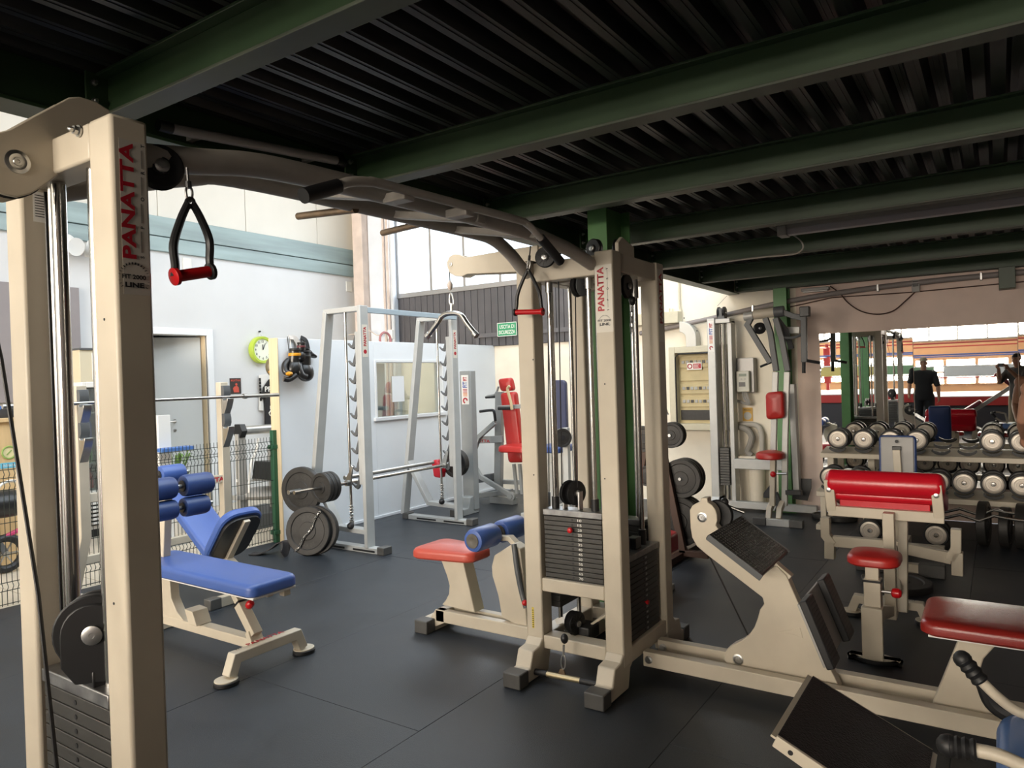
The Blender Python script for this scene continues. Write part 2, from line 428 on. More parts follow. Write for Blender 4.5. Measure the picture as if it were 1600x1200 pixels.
rL = PX(273, 658, XL)-CAM; hp = CAM + rL*(nL.dot(cL-CAM)/nL.dot(rL))
h = MB(); h.lathe([(.024, 0), (.024, .008)], hp, nL, 14); h.cyl(hp, hp+Vector((.05, -.01, 0)), .009, seg=8); h.tube([hp+Vector((.05, -.01, 0)), hp+Vector((.05, -.12, -.005))], .009, 8)
h.lathe([(.02, 0), (.02, .006)], hp+Vector((0, 0, -.12)), nL, 12); h.build('door_handle', STEEL, D1)
# room behind the door
b = MB(); b.box((XL-2.4, y0d-1.2, 0), (XL-2.3, y1d+1.0, 3)); b.box((XL-2.4, y1d+.7, 0), (XL-.2, y1d+.8, 3)); b.box((XL-2.4, y0d-1.0, 0), (XL-.2, y0d-.9, 3)); b.box((XL-2.4, y0d-1.2, 2.7), (XL-.2, y1d+1.0, 2.8))
struct(b.build('wall_store', WHITE))
# ---- back wall
XC = -4.0          # end of dark cladding and windows
XW0, ZW0, ZW1 = PY(625, 460, YW).x, PY(625, 460, YW).z, 4.7
b = MB()
b.box((XL-.2, YW, 0), (XW0, YW+.2, 6.1)); b.box((XW0, YW, 0), (XC, YW+.2, ZW0)); b.box((XW0, YW, ZW1), (XC, YW+.2, 6.1)); b.box((XC, YW, 0), (-1.84, YW+.2, 6.1))
WB = struct(b.build('wall_back', CREAMW))
WBR = struct(MB().box((-1.84, YW, 0), (4.7, YW+.2, 6.1)).build('wall_mirror_side', PINKW))
# pink pilaster and pale pier in the corner
p0, p1, p2 = PY(563, 430, 8.25).x, PY(578, 430, 8.25).x, PY(612, 430, 8.25).x
struct(MB().box((p0, 8.10, 0), (p1, YW, 6.1)).build('pilaster', PINKCOL, bevel=.008))
struct(MB().box((p1+.01, 8.22, 0), (p2, YW, 6.1)).build('pilaster', mat('pale_pier', (.66, .70, .76), .6, noise=.08, nscale=3), bevel=.008))
# dark vertical cladding boards
x = XW0-.02; sl = .118
while x < XC-.02:
    MB().box((x+.004, YW-.03-random.uniform(0, .006), 2.02), (min(x+sl, XC)-.004, YW, ZW0-.06)).build('cladding_board', DARKCLAD, WB, bevel=.006); x += sl
MB().box((XW0, YW-.02, 2.02), (XC, YW, ZW0-.05)).build('cladding_backing', BLACK, WB)
# emergency door in the cladding: frame rail
b = MB(); dz = PY(760, 524, YW-.05).z; xa = PY(747, 524, YW).x
b.box((xa, YW-.06, dz-.03), (XC-.2, YW-.03, dz+.03)); b.box((xa, YW-.06, 2.02), (xa+.05, YW-.03, dz+.03))
d2 = struct(b.build('door_2', mat('dark_door_frame', (.11, .105, .11), .5), bevel=.004))
# windows
W1 = thing_plain('window_1', ((XW0+XC)/2, YW, ZW0)); W1['kind'] = 'structure'
b = MB(); b.box((XW0-.02, YW-.05, ZW0-.07), (XC, YW+.05, ZW0)); b.box((XW0, YW-.04, ZW1-.06), (XC, YW+.04, ZW1)); b.build('window_frame', ALU, W1, bevel=.004)
mx = [XW0] + [PY(u, 430, YW).x for u in (676, 728, 784)]; stp = .62
while mx[-1]+stp < XC-.2: mx.append(mx[-1]+stp)
mx.append(XC)
for i, xx in enumerate(mx):
    MB().box((xx-.022, YW-.045, ZW0), (xx+.022, YW+.045, ZW1-.06)).build('mullion', ALU, W1, bevel=.004)
    if i: MB().box((mx[i-1]+.022, YW+.005, ZW0), (xx-.022, YW+.013, ZW1-.06)).build('pane', GLASS, W1)
# wall pipes by the pier
for k, (uu, rr) in enumerate(((606, .02), (612, .025), (618, .03))):
    p = PY(uu, 430, 8.28); MB().cyl((p.x, 8.2, 0), (p.x, 8.2, 6.0), rr, seg=10).build('wall_pipe', PINKCOL if k < 2 else mat('pipe_grey', (.52, .53, .55), .5), WB)
# junction box and cable on the pier
j = PY(606, 522, 8.1); bx = thing('junction_box', 'small white junction box on the pier left of the tall windows', 'junction box', (j.x, 8.17, j.z))
MB().box((j.x-.05, 8.14, j.z-.07), (j.x+.05, 8.22, j.z+.07)).build('box', WHITEPL, bx, bevel=.006)
MB().tube(smooth([PY(545, 523, 8.09), PY(560, 521, 8.06), PY(575, 516, 8.06), PY(590, 524, 8.15), PY(603, 520, 8.12)]), .008, 6).build('cable', mat('pipe_beige', (.6, .52, .44), .6), bx)
# ---- other walls: rear, right, roof
YB = -14.0
b = MB(); x0_, x1_ = XL-.2, 4.9; wx0, wx1 = -8.4, 2.4; lx0, lx1 = -7.5, 2.3
b.box((x0_, YB-.2, 0), (x1_, YB, .9)); b.box((x0_, YB-.2, .9), (lx0, YB, 1.8)); b.box((lx1, YB-.2, .9), (x1_, YB, 1.8)); b.box((x0_, YB-.2, 1.8), (x1_, YB, 2.5))
b.box((x0_, YB-.2, 2.5), (wx0, YB, 5.5)); b.box((wx1, YB-.2, 2.5), (x1_, YB, 5.5)); b.box((x0_, YB-.2, 5.5), (x1_, YB, 6.1))
WRR = struct(b.build('wall_rear', ORANGE))
W2 = thing_plain('window_2', (-1.6, YB, 2.5)); W2['kind'] = 'structure'
b = MB(); b.box((wx0, YB-.06, 2.5), (wx1, YB+.04, 2.56)); b.box((wx0, YB-.06, 5.44), (wx1, YB+.04, 5.5)); b.build('window_frame', ALU, W2, bevel=.004)
for k in range(13):
    xx = wx0+k*.9; MB().box((xx-.03, YB-.05, 2.56), (xx+.03, YB+.04, 5.44)).build('mullion', ALU, W2)
    if k < 12: MB().box((xx+.03, YB-.03, 2.56), (xx+.87, YB-.02, 5.44)).build('pane', GLASS, W2)
W5 = thing_plain('added_low_window', (-1.6, YB, .9)); W5['kind'] = 'structure'  # low glazed strip added as the opening for the extra rear light
MB().box((lx0, YB-.06, .9), (lx1, YB+.04, .95)).build('window_frame', ORANGE, W5, bevel=.004); MB().box((lx0, YB-.06, 1.32), (lx1, YB+.04, 1.40)).build('transom', ORANGE, W5, bevel=.004)
for k in range(11):
    xx = lx0+k*.98; MB().box((xx-.06, YB-.05, .95), (xx+.06, YB+.04, 1.8)).build('mullion', ORANGE, W5)
    if k < 10: MB().box((xx+.06, YB-.03, .95), (xx+.92, YB-.02, 1.8)).build('pane', GLASS, W5)
struct(MB().box((4.7, YB-.2, 0), (4.9, YW+.2, 6.1)).build('wall_right', mat('dark_wall', (.10, .09, .085), .8)))
b = MB(); zr = 6.1
b.box((x0_, -6.0, zr), (-5.4, YW+.2, zr+.15)); b.box((-3.8, -6.0, zr), (-3.0, YW+.2, zr+.15)); b.box((-5.4, 6.7, zr), (-3.8, YW+.2, zr+.15)); b.box((-5.4, -6.0, zr), (-3.8, -.3, zr+.15)); b.box((1.0, -6.0, zr), (4.9, YW+.2, zr+.15)); b.box((-3.0, 8.1, zr), (1.0, YW+.2, zr+.15)); b.box((-3.0, -6.0, zr), (1.0, 1.1, zr+.15))
b.box((x0_, YB-.2, zr), (-6.5, -6.0, zr+.15)); b.box((-6.5, YB-.2, zr), (4.9, -9.8, zr+.15)); b.box((-2.7, -9.8, zr), (4.9, -6.0, zr+.15)); b.box((-6.5, -6.2, zr), (-2.7, -6.0, zr+.15))
struct(b.build('ceiling', WHITE))
# ---- white partition with a window
XP0, XP1, YP0, ZP = -6.05, -5.93, 4.66, 2.03
wy0, wy1, wz0, wz1 = 6.0, 7.24, 1.135, 1.815
b = MB(); b.box((XP0, YP0+.012, 0), (XP1, wy0, ZP)); b.box((XP0, wy1, 0), (XP1, YW, ZP)); b.box((XP0, wy0, 0), (XP1, wy1, wz0)); b.box((XP0, wy0, wz1), (XP1, wy1, ZP))
WP = struct(b.build('wall_partition', PARTW, bevel=.003))
MB().box((XP0-.006, YP0, 0), (XP1+.006, YP0+.014, ZP)).build('end_board', PLYEND, WP, bevel=.003)
W3 = thing_plain('window_3', (XP1, (wy0+wy1)/2, wz0)); W3['kind'] = 'structure'
b = MB(); f = .028
b.box((XP0-.01, wy0, wz0), (XP1+.012, wy0+f, wz1)); b.box((XP0-.01, wy1-f, wz0), (XP1+.012, wy1, wz1)); b.box((XP0-.01, wy0+f, wz1-f), (XP1+.012, wy1-f, wz1)); b.box((XP0-.01, wy0-.03, wz0-.02), (XP1+.03, wy1+.03, wz0+.018))
b.build('window_frame', mat('window_white', (.72, .73, .74), .5), W3, bevel=.003)
MB().box((XP1-.05, wy0+f, wz0+.018), (XP1-.044, wy1-f, wz1-f)).build('pane', PGLASS, W3)
struct(MB().box((XP1, YP0+.05, 0), (XP1+.012, YW, .03)).build('baseboard_partition', PARTW, bevel=.002))
for (ua, va, ub, vb, off, lab, mm) in ((612, 588, 632, 627, .006, 'white paper notice taped to the partition window', mat('paper_white', (.78, .80, .82), .6)), (582, 568, 603, 650, -.06, 'tall pale sheet standing behind left side of partition window', mat('sheet_blue_white', (.52, .58, .64), .6))):
    q0, q1 = PX(ua, va, XP1-.044+off), PX(ub, vb, XP1-.044+off)
    tag(move_origin(MB().box((q0.x, q0.y, q1.z), (q0.x+.003, q1.y, q0.z)).build('paper_notice', mm), (q0.x, (q0.y+q1.y)/2, q1.z)), lab, 'notice')
# ================================================================ CABLE STATION (towers, bridge, seats)
def pulley(parent, c, axis, r, w_=.022, name='pulley', spokes=False, m=None):
    b = MB(); b.lathe([(.012, -w_/2-.006), (.02, -w_/2-.006), (.02, -w_/2), (r-.004, -w_/2), (r, -w_/2+.003), (r-.012, -.002), (r-.012, .002), (r, w_/2-.003), (r-.004, w_/2), (.02, w_/2), (.02, w_/2+.006), (.012, w_/2+.006)], c, axis, 28)
    a = Vector(axis).normalized(); u = a.orthogonal().normalized(); v = a.cross(u)
    if spokes:
        for k in range(12):
            t = 2*pi*k/12; d = u*cos(t)+v*sin(t)
            for sgn in (-1, 1): b.bar([Vector(c)+a*(sgn*(w_/2+.001))+d*.022, Vector(c)+a*(sgn*(w_/2+.001))+d*(r-.008)], .003, .006, a)
    o = b.build(name, m or BLACKPL, parent)
    for sg in (1, -1): MB().lathe([(.016, 0), (.016, .004), (.011, .006), (.007, .006), (.007, .009), (0, .009)], Vector(c)+a*(sg*(w_/2+.006)), a*sg, 14).build('axle_bolt', STEEL, o)
    return o
def spring(p, r, h, turns, m, parent):
    pts = [Vector(p)+Vector((r*cos(2*pi*t/8), r*sin(2*pi*t/8), h*t/(8*turns))) for t in range(8*turns+1)]
    return MB().tube(pts, .0045, 6).build('spring', m, parent)
def stack(parent, x0, x1, y0, y1, ztop, n, th, face, nums=True, gap=.0025, topmat=STACKTOP):
    """weight plates; face = which side carries the pin holes: '-y' or '+x'"""
    z = ztop
    top = MB().box((x0-.004, y0-.004, z-.032), (x1+.004, y1+.004, z)).build('stack_head', topmat, parent, bevel=.003)
    z -= .036
    for k in range(n):
        pl = MB().box((x0, y0, z-th), (x1, y1, z)).build('weight_plate', STACK, parent, bevel=.002)
        zc = z-th/2
        if face == '-y':
            c = ((x0+x1)/2, y0-.0004, zc); MB().lathe([(.006, 0), (.006, .001)], c, (0, -1, 0), 10).build('pin_hole', BLACKINK, pl)
            if nums: text('lettering', str(10+5*k), WHITEINK, pl, (c[0]+.032, y0, zc-.0065), (1, 0, 0), (0, 0, 1), .013, .023, bold=.01)
        else:
            c = (x1+.0004, (y0+y1)/2, zc); MB().lathe([(.006, 0), (.006, .001)], c, (1, 0, 0), 10).build('pin_hole', BLACKINK, pl)
            if nums: text('lettering', str(10+5*k), WHITEINK, pl, (x1, c[1]+.02, zc-.006), (0, 1, 0), (0, 0, 1), .011, .02, bold=.01)
        z -= th+gap
    return z
def panatta(parent, org, xd, yd, h, wd, ink=REDINK):
    return text('lettering', 'PANATTA', ink, parent, org, xd, yd, h, wd, bold=.035)
def gauge(name, parent, org, xd, yd):
    """round line badge"""
    xd = Vector(xd); yd = Vector(yd); o = Vector(org)
    b = MB(); nd = xd.cross(yd)
    for k in range(22):
        t = radians(-35+250*k/21); p = o + xd*(.030*cos(t))+yd*(.030*sin(t)); d = xd*cos(t)+yd*sin(t)
        b.prism([p-xd.lerp(yd, 0)*.001+d*0, p+d*.005, p+d*.005+yd.cross(nd)*.002, p+yd.cross(nd)*.002], nd*.0006)
    return b.build(name, BLACKINK, parent)
def foot_cap(parent, a, b_): return MB().box(a, b_).build('foot_cap', CAPGREY, parent, bevel=.006)

# ---------------- centre tower
XA0, XA1, XB0, XB1 = -2.106, -2.006, -1.644, -1.544          # left / right posts
YF0, YF1, YR0, YR1 = 3.20, 3.30, 3.75, 3.85                   # front / rear posts
ZT = 2.165
CT = thing('cable_tower', 'four-post cream cable tower with exposed weight stacks in the middle of the gym', 'gym machine', (-1.825, 3.525, 0))
posts = []
for (x0, x1) in ((XA0, XA1), (XB0, XB1)):
    for (y0, y1) in ((YF0, YF1), (YR0, YR1)):
        posts.append(MB().box((x0, y0, .12), (x1, y1, ZT)).build('post', PAINT, CT, bevel=.008))
fr = posts[2]; rr_ = posts[3]
# top frame
b = MB(); b.box((XA1, YF0+.012, ZT-.115), (XB0, YF0+.088, ZT-.015)); b.build('top_rail', PAINT, CT, bevel=.006)
MB().box((XA1, YR0+.012, ZT-.115), (XB0, YR0+.088, ZT-.015)).build('top_rail', PAINT, CT, bevel=.006)
for x0 in (XA0, XB0): MB().box((x0+.008, YF1, ZT-.10), (x0+.092, YR0, ZT-.005)).build('top_rail', PAINT, CT, bevel=.006)
MB().box((XA1, 3.45, ZT-.10), (XB0, 3.60, ZT-.03)).build('top_rail', PAINT, CT, bevel=.006)
# middle and lower rails
zm0, zm1 = PY(900, 950, YF0).z-.005, PY(900, 931, YF0).z
MB().box((XA1, YF0+.004, .435), (XB0, YF1, .505)).build('lower_rail', PAINT, CT, bevel=.006)
MB().box((XA1, YF0+.004, .135), (XB0, YF1, .205)).build('lower_rail', PAINT, CT, bevel=.006)
MB().box((XA1, YR0, .135), (XB0, YR1, .205)).build('lower_rail', PAINT, CT, bevel=.006)
for x0 in (XA0, XB0): MB().box((x0+.006, YF1-.01, .115), (x0+.094, YR0+.01, .195)).build('lower_rail', PAINT, CT, bevel=.006)
# feet: front and rear
for x0 in (XA0, XB0):
    for sg, ye in ((1, YF0), (-1, YR1)):
        prof = [(-.155, .006), (-.155, .070), (-.125, .072), (-.095, .150), (-.03, .158), (.0, .19), (.1, .19), (.1, .115), (.075, .10), (.05, .006)]
        MB().prism([(x0+.003, ye+sg*a, z) for a, z in prof], (.094, 0, 0)).build('foot', PAINT, CT, bevel=.006)
        y_a, y_b = ye-sg*.235, ye-sg*.15
        foot_cap(CT, (x0-.002, min(y_a, y_b), 0), (x0+.102, max(y_a, y_b), .076))
# stickers
def tower_sticker(par, x0, x1, yf, z0, z1):
    decal('sticker', STICKER, par, (x0+.004, yf-.0003, z0), (1, 0, 0), (0, 0, 1), x1-x0-.008, z1-z0)
    panatta(par, (x0+.052, yf-.001, z0+.105), (0, 0, 1), (-1, 0, 0), .036, z1-z0-.115)
    for ch, t in zip('SPORT', (0, .24, .49, .74, .97)): text('lettering', ch, BLACKINK, par, (x0+.077, yf-.001, z0+.105+t*(z1-z0-.125)), (0, 0, 1), (-1, 0, 0), .011, bold=.02)
    MB().box((x0+.0708, yf-.0018, z0+.12), (x0+.0716, yf-.001, z1-.02)).build('lettering', BLACKINK, par)
    g = gauge('badge_dial', par, ((x0+x1)/2, yf-.001, z0+.05), (1, 0, 0), (0, 0, 1))
    text('lettering', 'FIT 2000', BLACKINK, par, ((x0+x1)/2-.036, yf-.001, z0+.052), (1, 0, 0), (0, 0, 1), .011, .072, bold=.03)
    text('lettering', 'LINE', BLACKINK, par, ((x0+x1)/2-.026, yf-.001, z0+.033), (1, 0, 0), (0, 0, 1), .013, .052, bold=.045)
tower_sticker(fr, XB0, XB1, YF0, PY(948, 519, YF0).z, PY(955, 412, YF0).z)
# rear-right post carries red lettering on its right side
zz = PX(1028, 505, XB1).z
panatta(rr_, (XB1+.001, YR0+.065, zz), (0, 0, 1), (0, -1, 0), .04, .28)
decal('sticker', STICKER, rr_, (XB1-.0002, YR0+.012, zz-.1), (0, 1, 0), (0, 0, 1), .076, .40)
# yellow upright warning label on the front left post
pz = PY(833, 965, YF0)
decal('sticker', YELLOWINK, posts[0], (pz.x-.006, YF0-.0003, pz.z-.055), (1, 0, 0), (0, 0, 1), .012, .11)
for k in range(9): MB().box((pz.x-.004, YF0-.0014, pz.z-.05+k*.011), (pz.x+.004, YF0-.0008, pz.z-.046+k*.011)).build('lettering', BLACKINK, posts[0])
# small screw holes
for u, v in ((945, 600), (945, 748), (833, 562), (834, 742)): MB().lathe([(.004, 0), (.004, .0008)], PY(u, v, YF0-.0003), (0, -1, 0), 8).build('screw_hole', BLACKINK, CT)
# front stack, guide rods, springs
sx0, sx1 = XA1+.012, XB0-.014
zt = PY(890, 798, 3.225).z
zb = stack(CT, sx0, sx1, 3.225, 3.325, zt, 15, .0222, '-y')
MB().lathe([(.004, 0), (.004, .012), (.013, .014), (.015, .022), (.011, .030), (0, .032)], ((sx0+sx1)/2-.002, 3.224, zt-.036-2*.0247-.011), (0, -1, 0), 16).build('selector_pin', REDPL, CT)
for xr in (PY(868, 780, 3.275).x, PY(930, 790, 3.275).x):
    MB().cyl((xr, 3.275, .5), (xr, 3.275, ZT-.1), .0135, seg=14).build('guide_rod', CHROME, CT)
    MB().cyl((xr, 3.275, zt), (xr, 3.275, zt+.06), .02, seg=14).build('rod_bushing', BLACKPL, CT)
    MB().cyl((xr, 3.275, ZT-.17), (xr, 3.275, ZT-.11), .02, seg=14).build('rod_collar', STEEL, CT)
    spring((xr+(.05 if xr < -1.8 else -.03), 3.275, .505), .014, max(.03, zb-.505), 4, STEEL, CT)
# rear stack and right-hand stack (dark plates with dotted numerals)
stack(CT, sx0, sx1, 3.73, 3.83, .74, 12, .030, '-y', nums=False)
for xr in (-1.93, -1.71): MB().cyl((xr, 3.78, .2), (xr, 3.78, ZT-.1), .0125, seg=12).build('guide_rod', CHROME, CT)
RS1 = XB1-.028
zr_ = PX(1005, 858, RS1).z
stack(CT, RS1-.10, RS1, 3.335, 3.715, zr_, 17, .0262, '+x')
MB().box((RS1-.1, 3.335, .2), (RS1-.01, 3.715, zr_-.52)).build('stack_base', BLACK, CT, bevel=.003)
MB().lathe([(.004, 0), (.004, .010), (.012, .012), (.012, .022), (0, .024)], (RS1, 3.525, zr_-.036-8*.0287-.012), (1, 0, 0), 12).build('selector_pin', REDPL, CT)
for yr in (3.42, 3.63):
    MB().cyl((RS1-.05, yr, .2), (RS1-.05, yr, ZT-.1), .0135, seg=14).build('guide_rod', CHROME, CT)
    MB().cyl((RS1-.05, yr, zr_), (RS1-.05, yr, zr_+.08), .021, seg=12).build('rod_bushing', BLACKPL, CT)
    MB().cyl((RS1-.05, yr, ZT-.2), (RS1-.05, yr, ZT-.1), .019, seg=12).build('rod_collar', STEEL, CT)
MB().box((RS1-.075, 3.49, zr_), (RS1-.025, 3.56, zr_+.06)).build('cable_clevis', BLACKPL, CT, bevel=.004)
# left-hand stack (seen between the left posts only)
stack(CT, XA0+.03, XA0+.13, 3.335, 3.715, .74, 12, .030, '+x', nums=False)
for yr in (3.42, 3.63): MB().cyl((XA0+.08, yr, .2), (XA0+.08, yr, ZT-.1), .0125, seg=12).build('guide_rod', CHROME, CT)
# pulleys
p = PY(907, 446, 3.30); pc = Vector((p.x, 3.29, p.z))
pulley(CT, pc, (.94, -.35, 0), .058, .024)
pl = MB(); ax = Vector((.94, -.35, 0)).normalized(); e = Vector((0, 0, 1)).cross(ax)
for sg in (1, -1):
    c0 = pc+ax*(sg*.021)
    pl.prism([c0+e*(.045*cos(radians(t)))+Vector((0, 0, .055*sin(radians(t))-.005)) for t in range(180, 361, 20)] + [c0+e*.03+Vector((0, 0, .07)), c0-e*.03+Vector((0, 0, .07))], ax*(.004*sg))
pl.build('pulley_bracket', DARKGREY, CT, bevel=.002)
p = PY(893, 757, 3.275); pc2 = Vector((p.x+.004, 3.275, zt+.085))
for dx in (-.017, .02): pulley(CT, pc2+Vector((dx, 0, 0)), (.94, -.35, 0), .064, .018)
b = MB()
for sx in (-.045, .045): b.box((pc2.x+sx-.006, pc2.y-.02, zt), (pc2.x+sx+.006, pc2.y+.02, zt+.095))
b.build('cable_clevis', STEEL, CT, bevel=.003)
p = PY(903, 972, 3.32); pc3 = Vector((p.x, 3.30, p.z))
pulley(CT, pc3, (.98, -.2, 0), .062, .026, spokes=True); pulley(CT, pc3+Vector((-.035, .02, 0)), (.98, -.2, 0), .055, .02)
b = MB().cbox(pc3+Vector((.03, .06, -.05)), (.09, .12, .07)); b.cbox(pc3+Vector((.02, .0, -.095)), (.085, .07, .03)); b.build('pulley_bracket', BLACKPL, CT, bevel=.008)
b = MB(); b.bar([pc3+Vector((.05, .08, -.02)), pc3+Vector((.14, .12, .05)), pc3+Vector((.15, .13, -.16))], .04, .012, (0, 1, 0)); b.build('swivel_arm', PAINT, CT, bevel=.002)
decal('sticker', WHITEPL, CT, pc3+Vector((-.105, -.02, -.02)), (.9, 0, .4), (-.4, 0, .9), .055, .03)
# top pulley on the roof, cable runs
pulley(CT, (-1.72, 3.36, ZT+.045), (.3, .95, 0), .05, .03); pulley(CT, (-1.60, 3.40, ZT+.035), (1, 0, 0), .05, .03)
MB().prism([(-1.56, 3.31, ZT-.01), (-1.56, 3.31, ZT+.05), (-1.56, 3.36, ZT+.085), (-1.56, 3.42, ZT+.07), (-1.56, 3.50, ZT+.05), (-1.56, 3.50, ZT-.01)], (-.02, 0, 0)).build('pulley_bracket', PAINT, CT, bevel=.004)
cb = MB()
cb.tube([pc+Vector((-.02, -.01, -.05)), pc2+Vector((.03, 0, .03))], .003, 6)
cb.tube([PY(872, 400, 3.3), PY(878, 760, 3.275)], .003, 6); cb.tube([PY(856, 430, 3.35), PY(858, 795, 3.35)], .003, 6)
cb.tube([pc3+Vector((-.012, -.045, -.04)), PY(882, 985, 3.13)], .003, 6)
cb.build('cable', BLACKPL, CT)
# right-side working pulley and short chain with carabiner
p = PX(985, 447, -1.56); pulley(CT, (p.x-.02, p.y, p.z), (1, 0, 0), .062, .02)
p = PX(988, 470, -1.565); q = PX(986, 520, -1.565)
CH = thing('cable_end_chain', 'short chain and clip hanging on right side of the centre tower', 'chain', (p.x, p.y, p.z-.1))
MB().sphere(p, .018, sc=(1, 1, 1.4)).build('ball_stop', BLACKPL, CH); MB().cyl(p, p+Vector((-.01, .0, .11)), .004, seg=6).build('cable', BLACKPL, CH)
for k in range(5):
    cc = p.lerp(q, .25+.17*k); ang = 0 if k % 2 else pi/2
    MB().tube([cc+Vector((.007*cos(t)*cos(ang), .007*cos(t)*sin(ang), .017*sin(t))) for t in [2*pi*i/10 for i in range(10)]], .0028, 6, closed=True).build('chain_link', STEEL, CH)
# boom arm for the pulldown
yb = 3.5
ol = [PY(u, v, yb-.04) for u, v in ((716, 397), (727, 402), (809, 388), (840, 383), (840, 416), (808, 425), (730, 428), (722, 432), (711, 431.5), (703, 427), (699, 419), (698, 410), (702, 401), (709, 397))]
MB().prism(ol, (0, .012, 0)).build('boom_plate', PAINT, CT, bevel=.003)
MB().prism([p+Vector((0, .075, 0)) for p in ol], (0, .012, 0)).build('boom_plate', PAINT, CT, bevel=.003)
q = PY(711, 414, yb)
MB().lathe([(.012, 0), (.012, .006), (.006, .007), (.006, .012)], (q.x, yb-.04, q.z), (0, -1, 0), 12).build('axle_bolt', STEEL, CT)
pulley(CT, (q.x, yb, q.z), (0, 1, 0), .05, .03)
MB().bar([PY(740, 414, yb), (XA0+.05, yb, PY(800, 403, yb).z)], .06, .07, (0, 1, 0)).build('boom_beam', PAINT, CT, bevel=.004)
MB().tube([(q.x-.045, yb, q.z), PY(703, 440, yb)], .003, 6).build('cable', BLACKPL, CT)

# ---------------- left tower (near the camera)
LT = thing('cable_tower', 'tall cream cable column nearest the camera at the left edge, with red lettering', 'gym machine', (-1.80, .86, 0))
LX0, LX1 = -1.635, -1.542
ly0, ly1 = .806, .888
Lp = [MB().box((LX0, ly0, .10), (LX1, ly1, 2.14)).build('post', PAINT, LT, bevel=.008), MB().box((-2.055, ly0, .10), (-1.968, ly1+.01, 2.1)).build('post', PAINT, LT, bevel=.008)]
b = MB().box((-1.968, ly0+.002, 2.058), (LX0, ly1, 2.139)); b.build('top_rail', PAINT, LT, bevel=.006)
MB().box((-2.055, ly0, .0), (-1.968, ly1, .1)).build('foot', PAINT, LT, bevel=.006); MB().box((LX0, ly0-.3, .0), (LX1, ly1+.3, .1)).build('foot', PAINT, LT, bevel=.006); MB().box((-1.968, ly0, .02), (LX0, ly1, .1)).build('lower_rail', PAINT, LT, bevel=.006)
# side arm plate with pulley
xp = -1.80
ol = [PX(u, v, xp) for u, v in ((108, 152), (125, 151), (150, 158), (172, 172), (172, 200), (120, 248), (96, 270), (66, 292), (48, 303), (28, 308), (8, 304), (-14, 296), (-30, 275), (-34, 250), (-26, 225), (-8, 208), (15, 202), (55, 180))]
MB().prism(ol, (-.012, 0, 0)).build('arm_plate', PAINT, LT, bevel=.003)
MB().prism([p+Vector((-.07, 0, 0)) for p in ol], (-.012, 0, 0)).build('arm_plate', PAINT, LT, bevel=.003)
ac = PX(27, 253, xp)
b = MB(); b.lathe([(.026, 0), (.026, .003), (.018, .005), (.017, .0045), (.010, .0045), (.009, .006), (.004, .006), (.003, .004)], ac, (1, 0, 0), 24); b.build('axle_bolt', STEEL, LT)
pulley(LT, ac+Vector((-.045, 0, 0)), (1, 0, 0), .072, .03)
q = PY(124, 205, ly0)
b = MB(); b.lathe([(.013, 0), (.013, .004)], q, (0, -1, 0), 18); b.lathe([(.010, .004), (.010, .013)], q, (0, -1, 0), 6); b.lathe([(.0055, .013), (.0055, .022), (.003, .024)], q, (0, -1, 0), 10); b.build('hex_bolt', STEEL, LT)
# lettering on the right-hand post (faces right)
po = PX(212, 415, LX1); zt0, zt1 = PX(212, 405, LX1).z, PX(212, 226, LX1).z
yc = lambda u, v: PX(u, v, LX1).y
decal('sticker', mat('sticker_grey', (.56, .52, .46), .45), Lp[0], (LX1-.0002, yc(188, 300), PX(205, 460, LX1).z), (0, 1, 0), (0, 0, 1), .058, PX(212, 222, LX1).z-PX(205, 460, LX1).z)
panatta(Lp[0], (LX1+.001, yc(210, 320), zt0), (0, 0, 1), (0, -1, 0), yc(210, 320)-yc(188, 320), zt1-zt0)
for ch, v in zip('SPORT', (401, 355, 312, 270, 229)):
    p = PX(225, v, LX1); text('lettering', ch, BLACKINK, Lp[0], (LX1+.001, p.y, p.z-.005), (0, 0, 1), (0, -1, 0), .0085, bold=.03)
for a, c in ((395, 362), (349, 319), (306, 277), (264, 236)):
    p, q = PX(221, a, LX1), PX(221, c, LX1); MB().box((LX1+.0008, p.y-.0004, p.z), (LX1+.0014, p.y+.0004, q.z)).build('lettering', BLACKINK, Lp[0])
g = PX(209, 435, LX1)
gauge('badge_dial', Lp[0], (LX1+.001, g.y, g.z), (0, 1, 0), (0, 0, 1))
text('lettering', 'FIT 2000', BLACKINK, Lp[0], (LX1+.0015, g.y-.026, g.z-.002), (0, 1, 0), (0, 0, 1), .010, .052, bold=.035)
text('lettering', 'LINE', BLACKINK, Lp[0], (LX1+.0015, g.y-.020, g.z-.020), (0, 1, 0), (0, 0, 1), .011, .042, bold=.05)
q = PX(60, 325, -1.968); decal('sticker', STICKERW, Lp[1], (-1.9682, q.y-.012, q.z-.035), (0, 1, 0), (0, 0, 1), .034, .075)
for k in range(9): MB().box((-1.9674, q.y-.008, q.z+.030-k*.0065), (-1.9668, q.y+.016, q.z+.032-k*.0065)).build('lettering', BLACKINK, Lp[1])
for u, v in ((163, 499), (178, 943)): MB().lathe([(.003, 0), (.003, .0008)], PY(u, v, ly0-.0004), (0, -1, 0), 8).build('screw_hole', BLACKINK, LT)
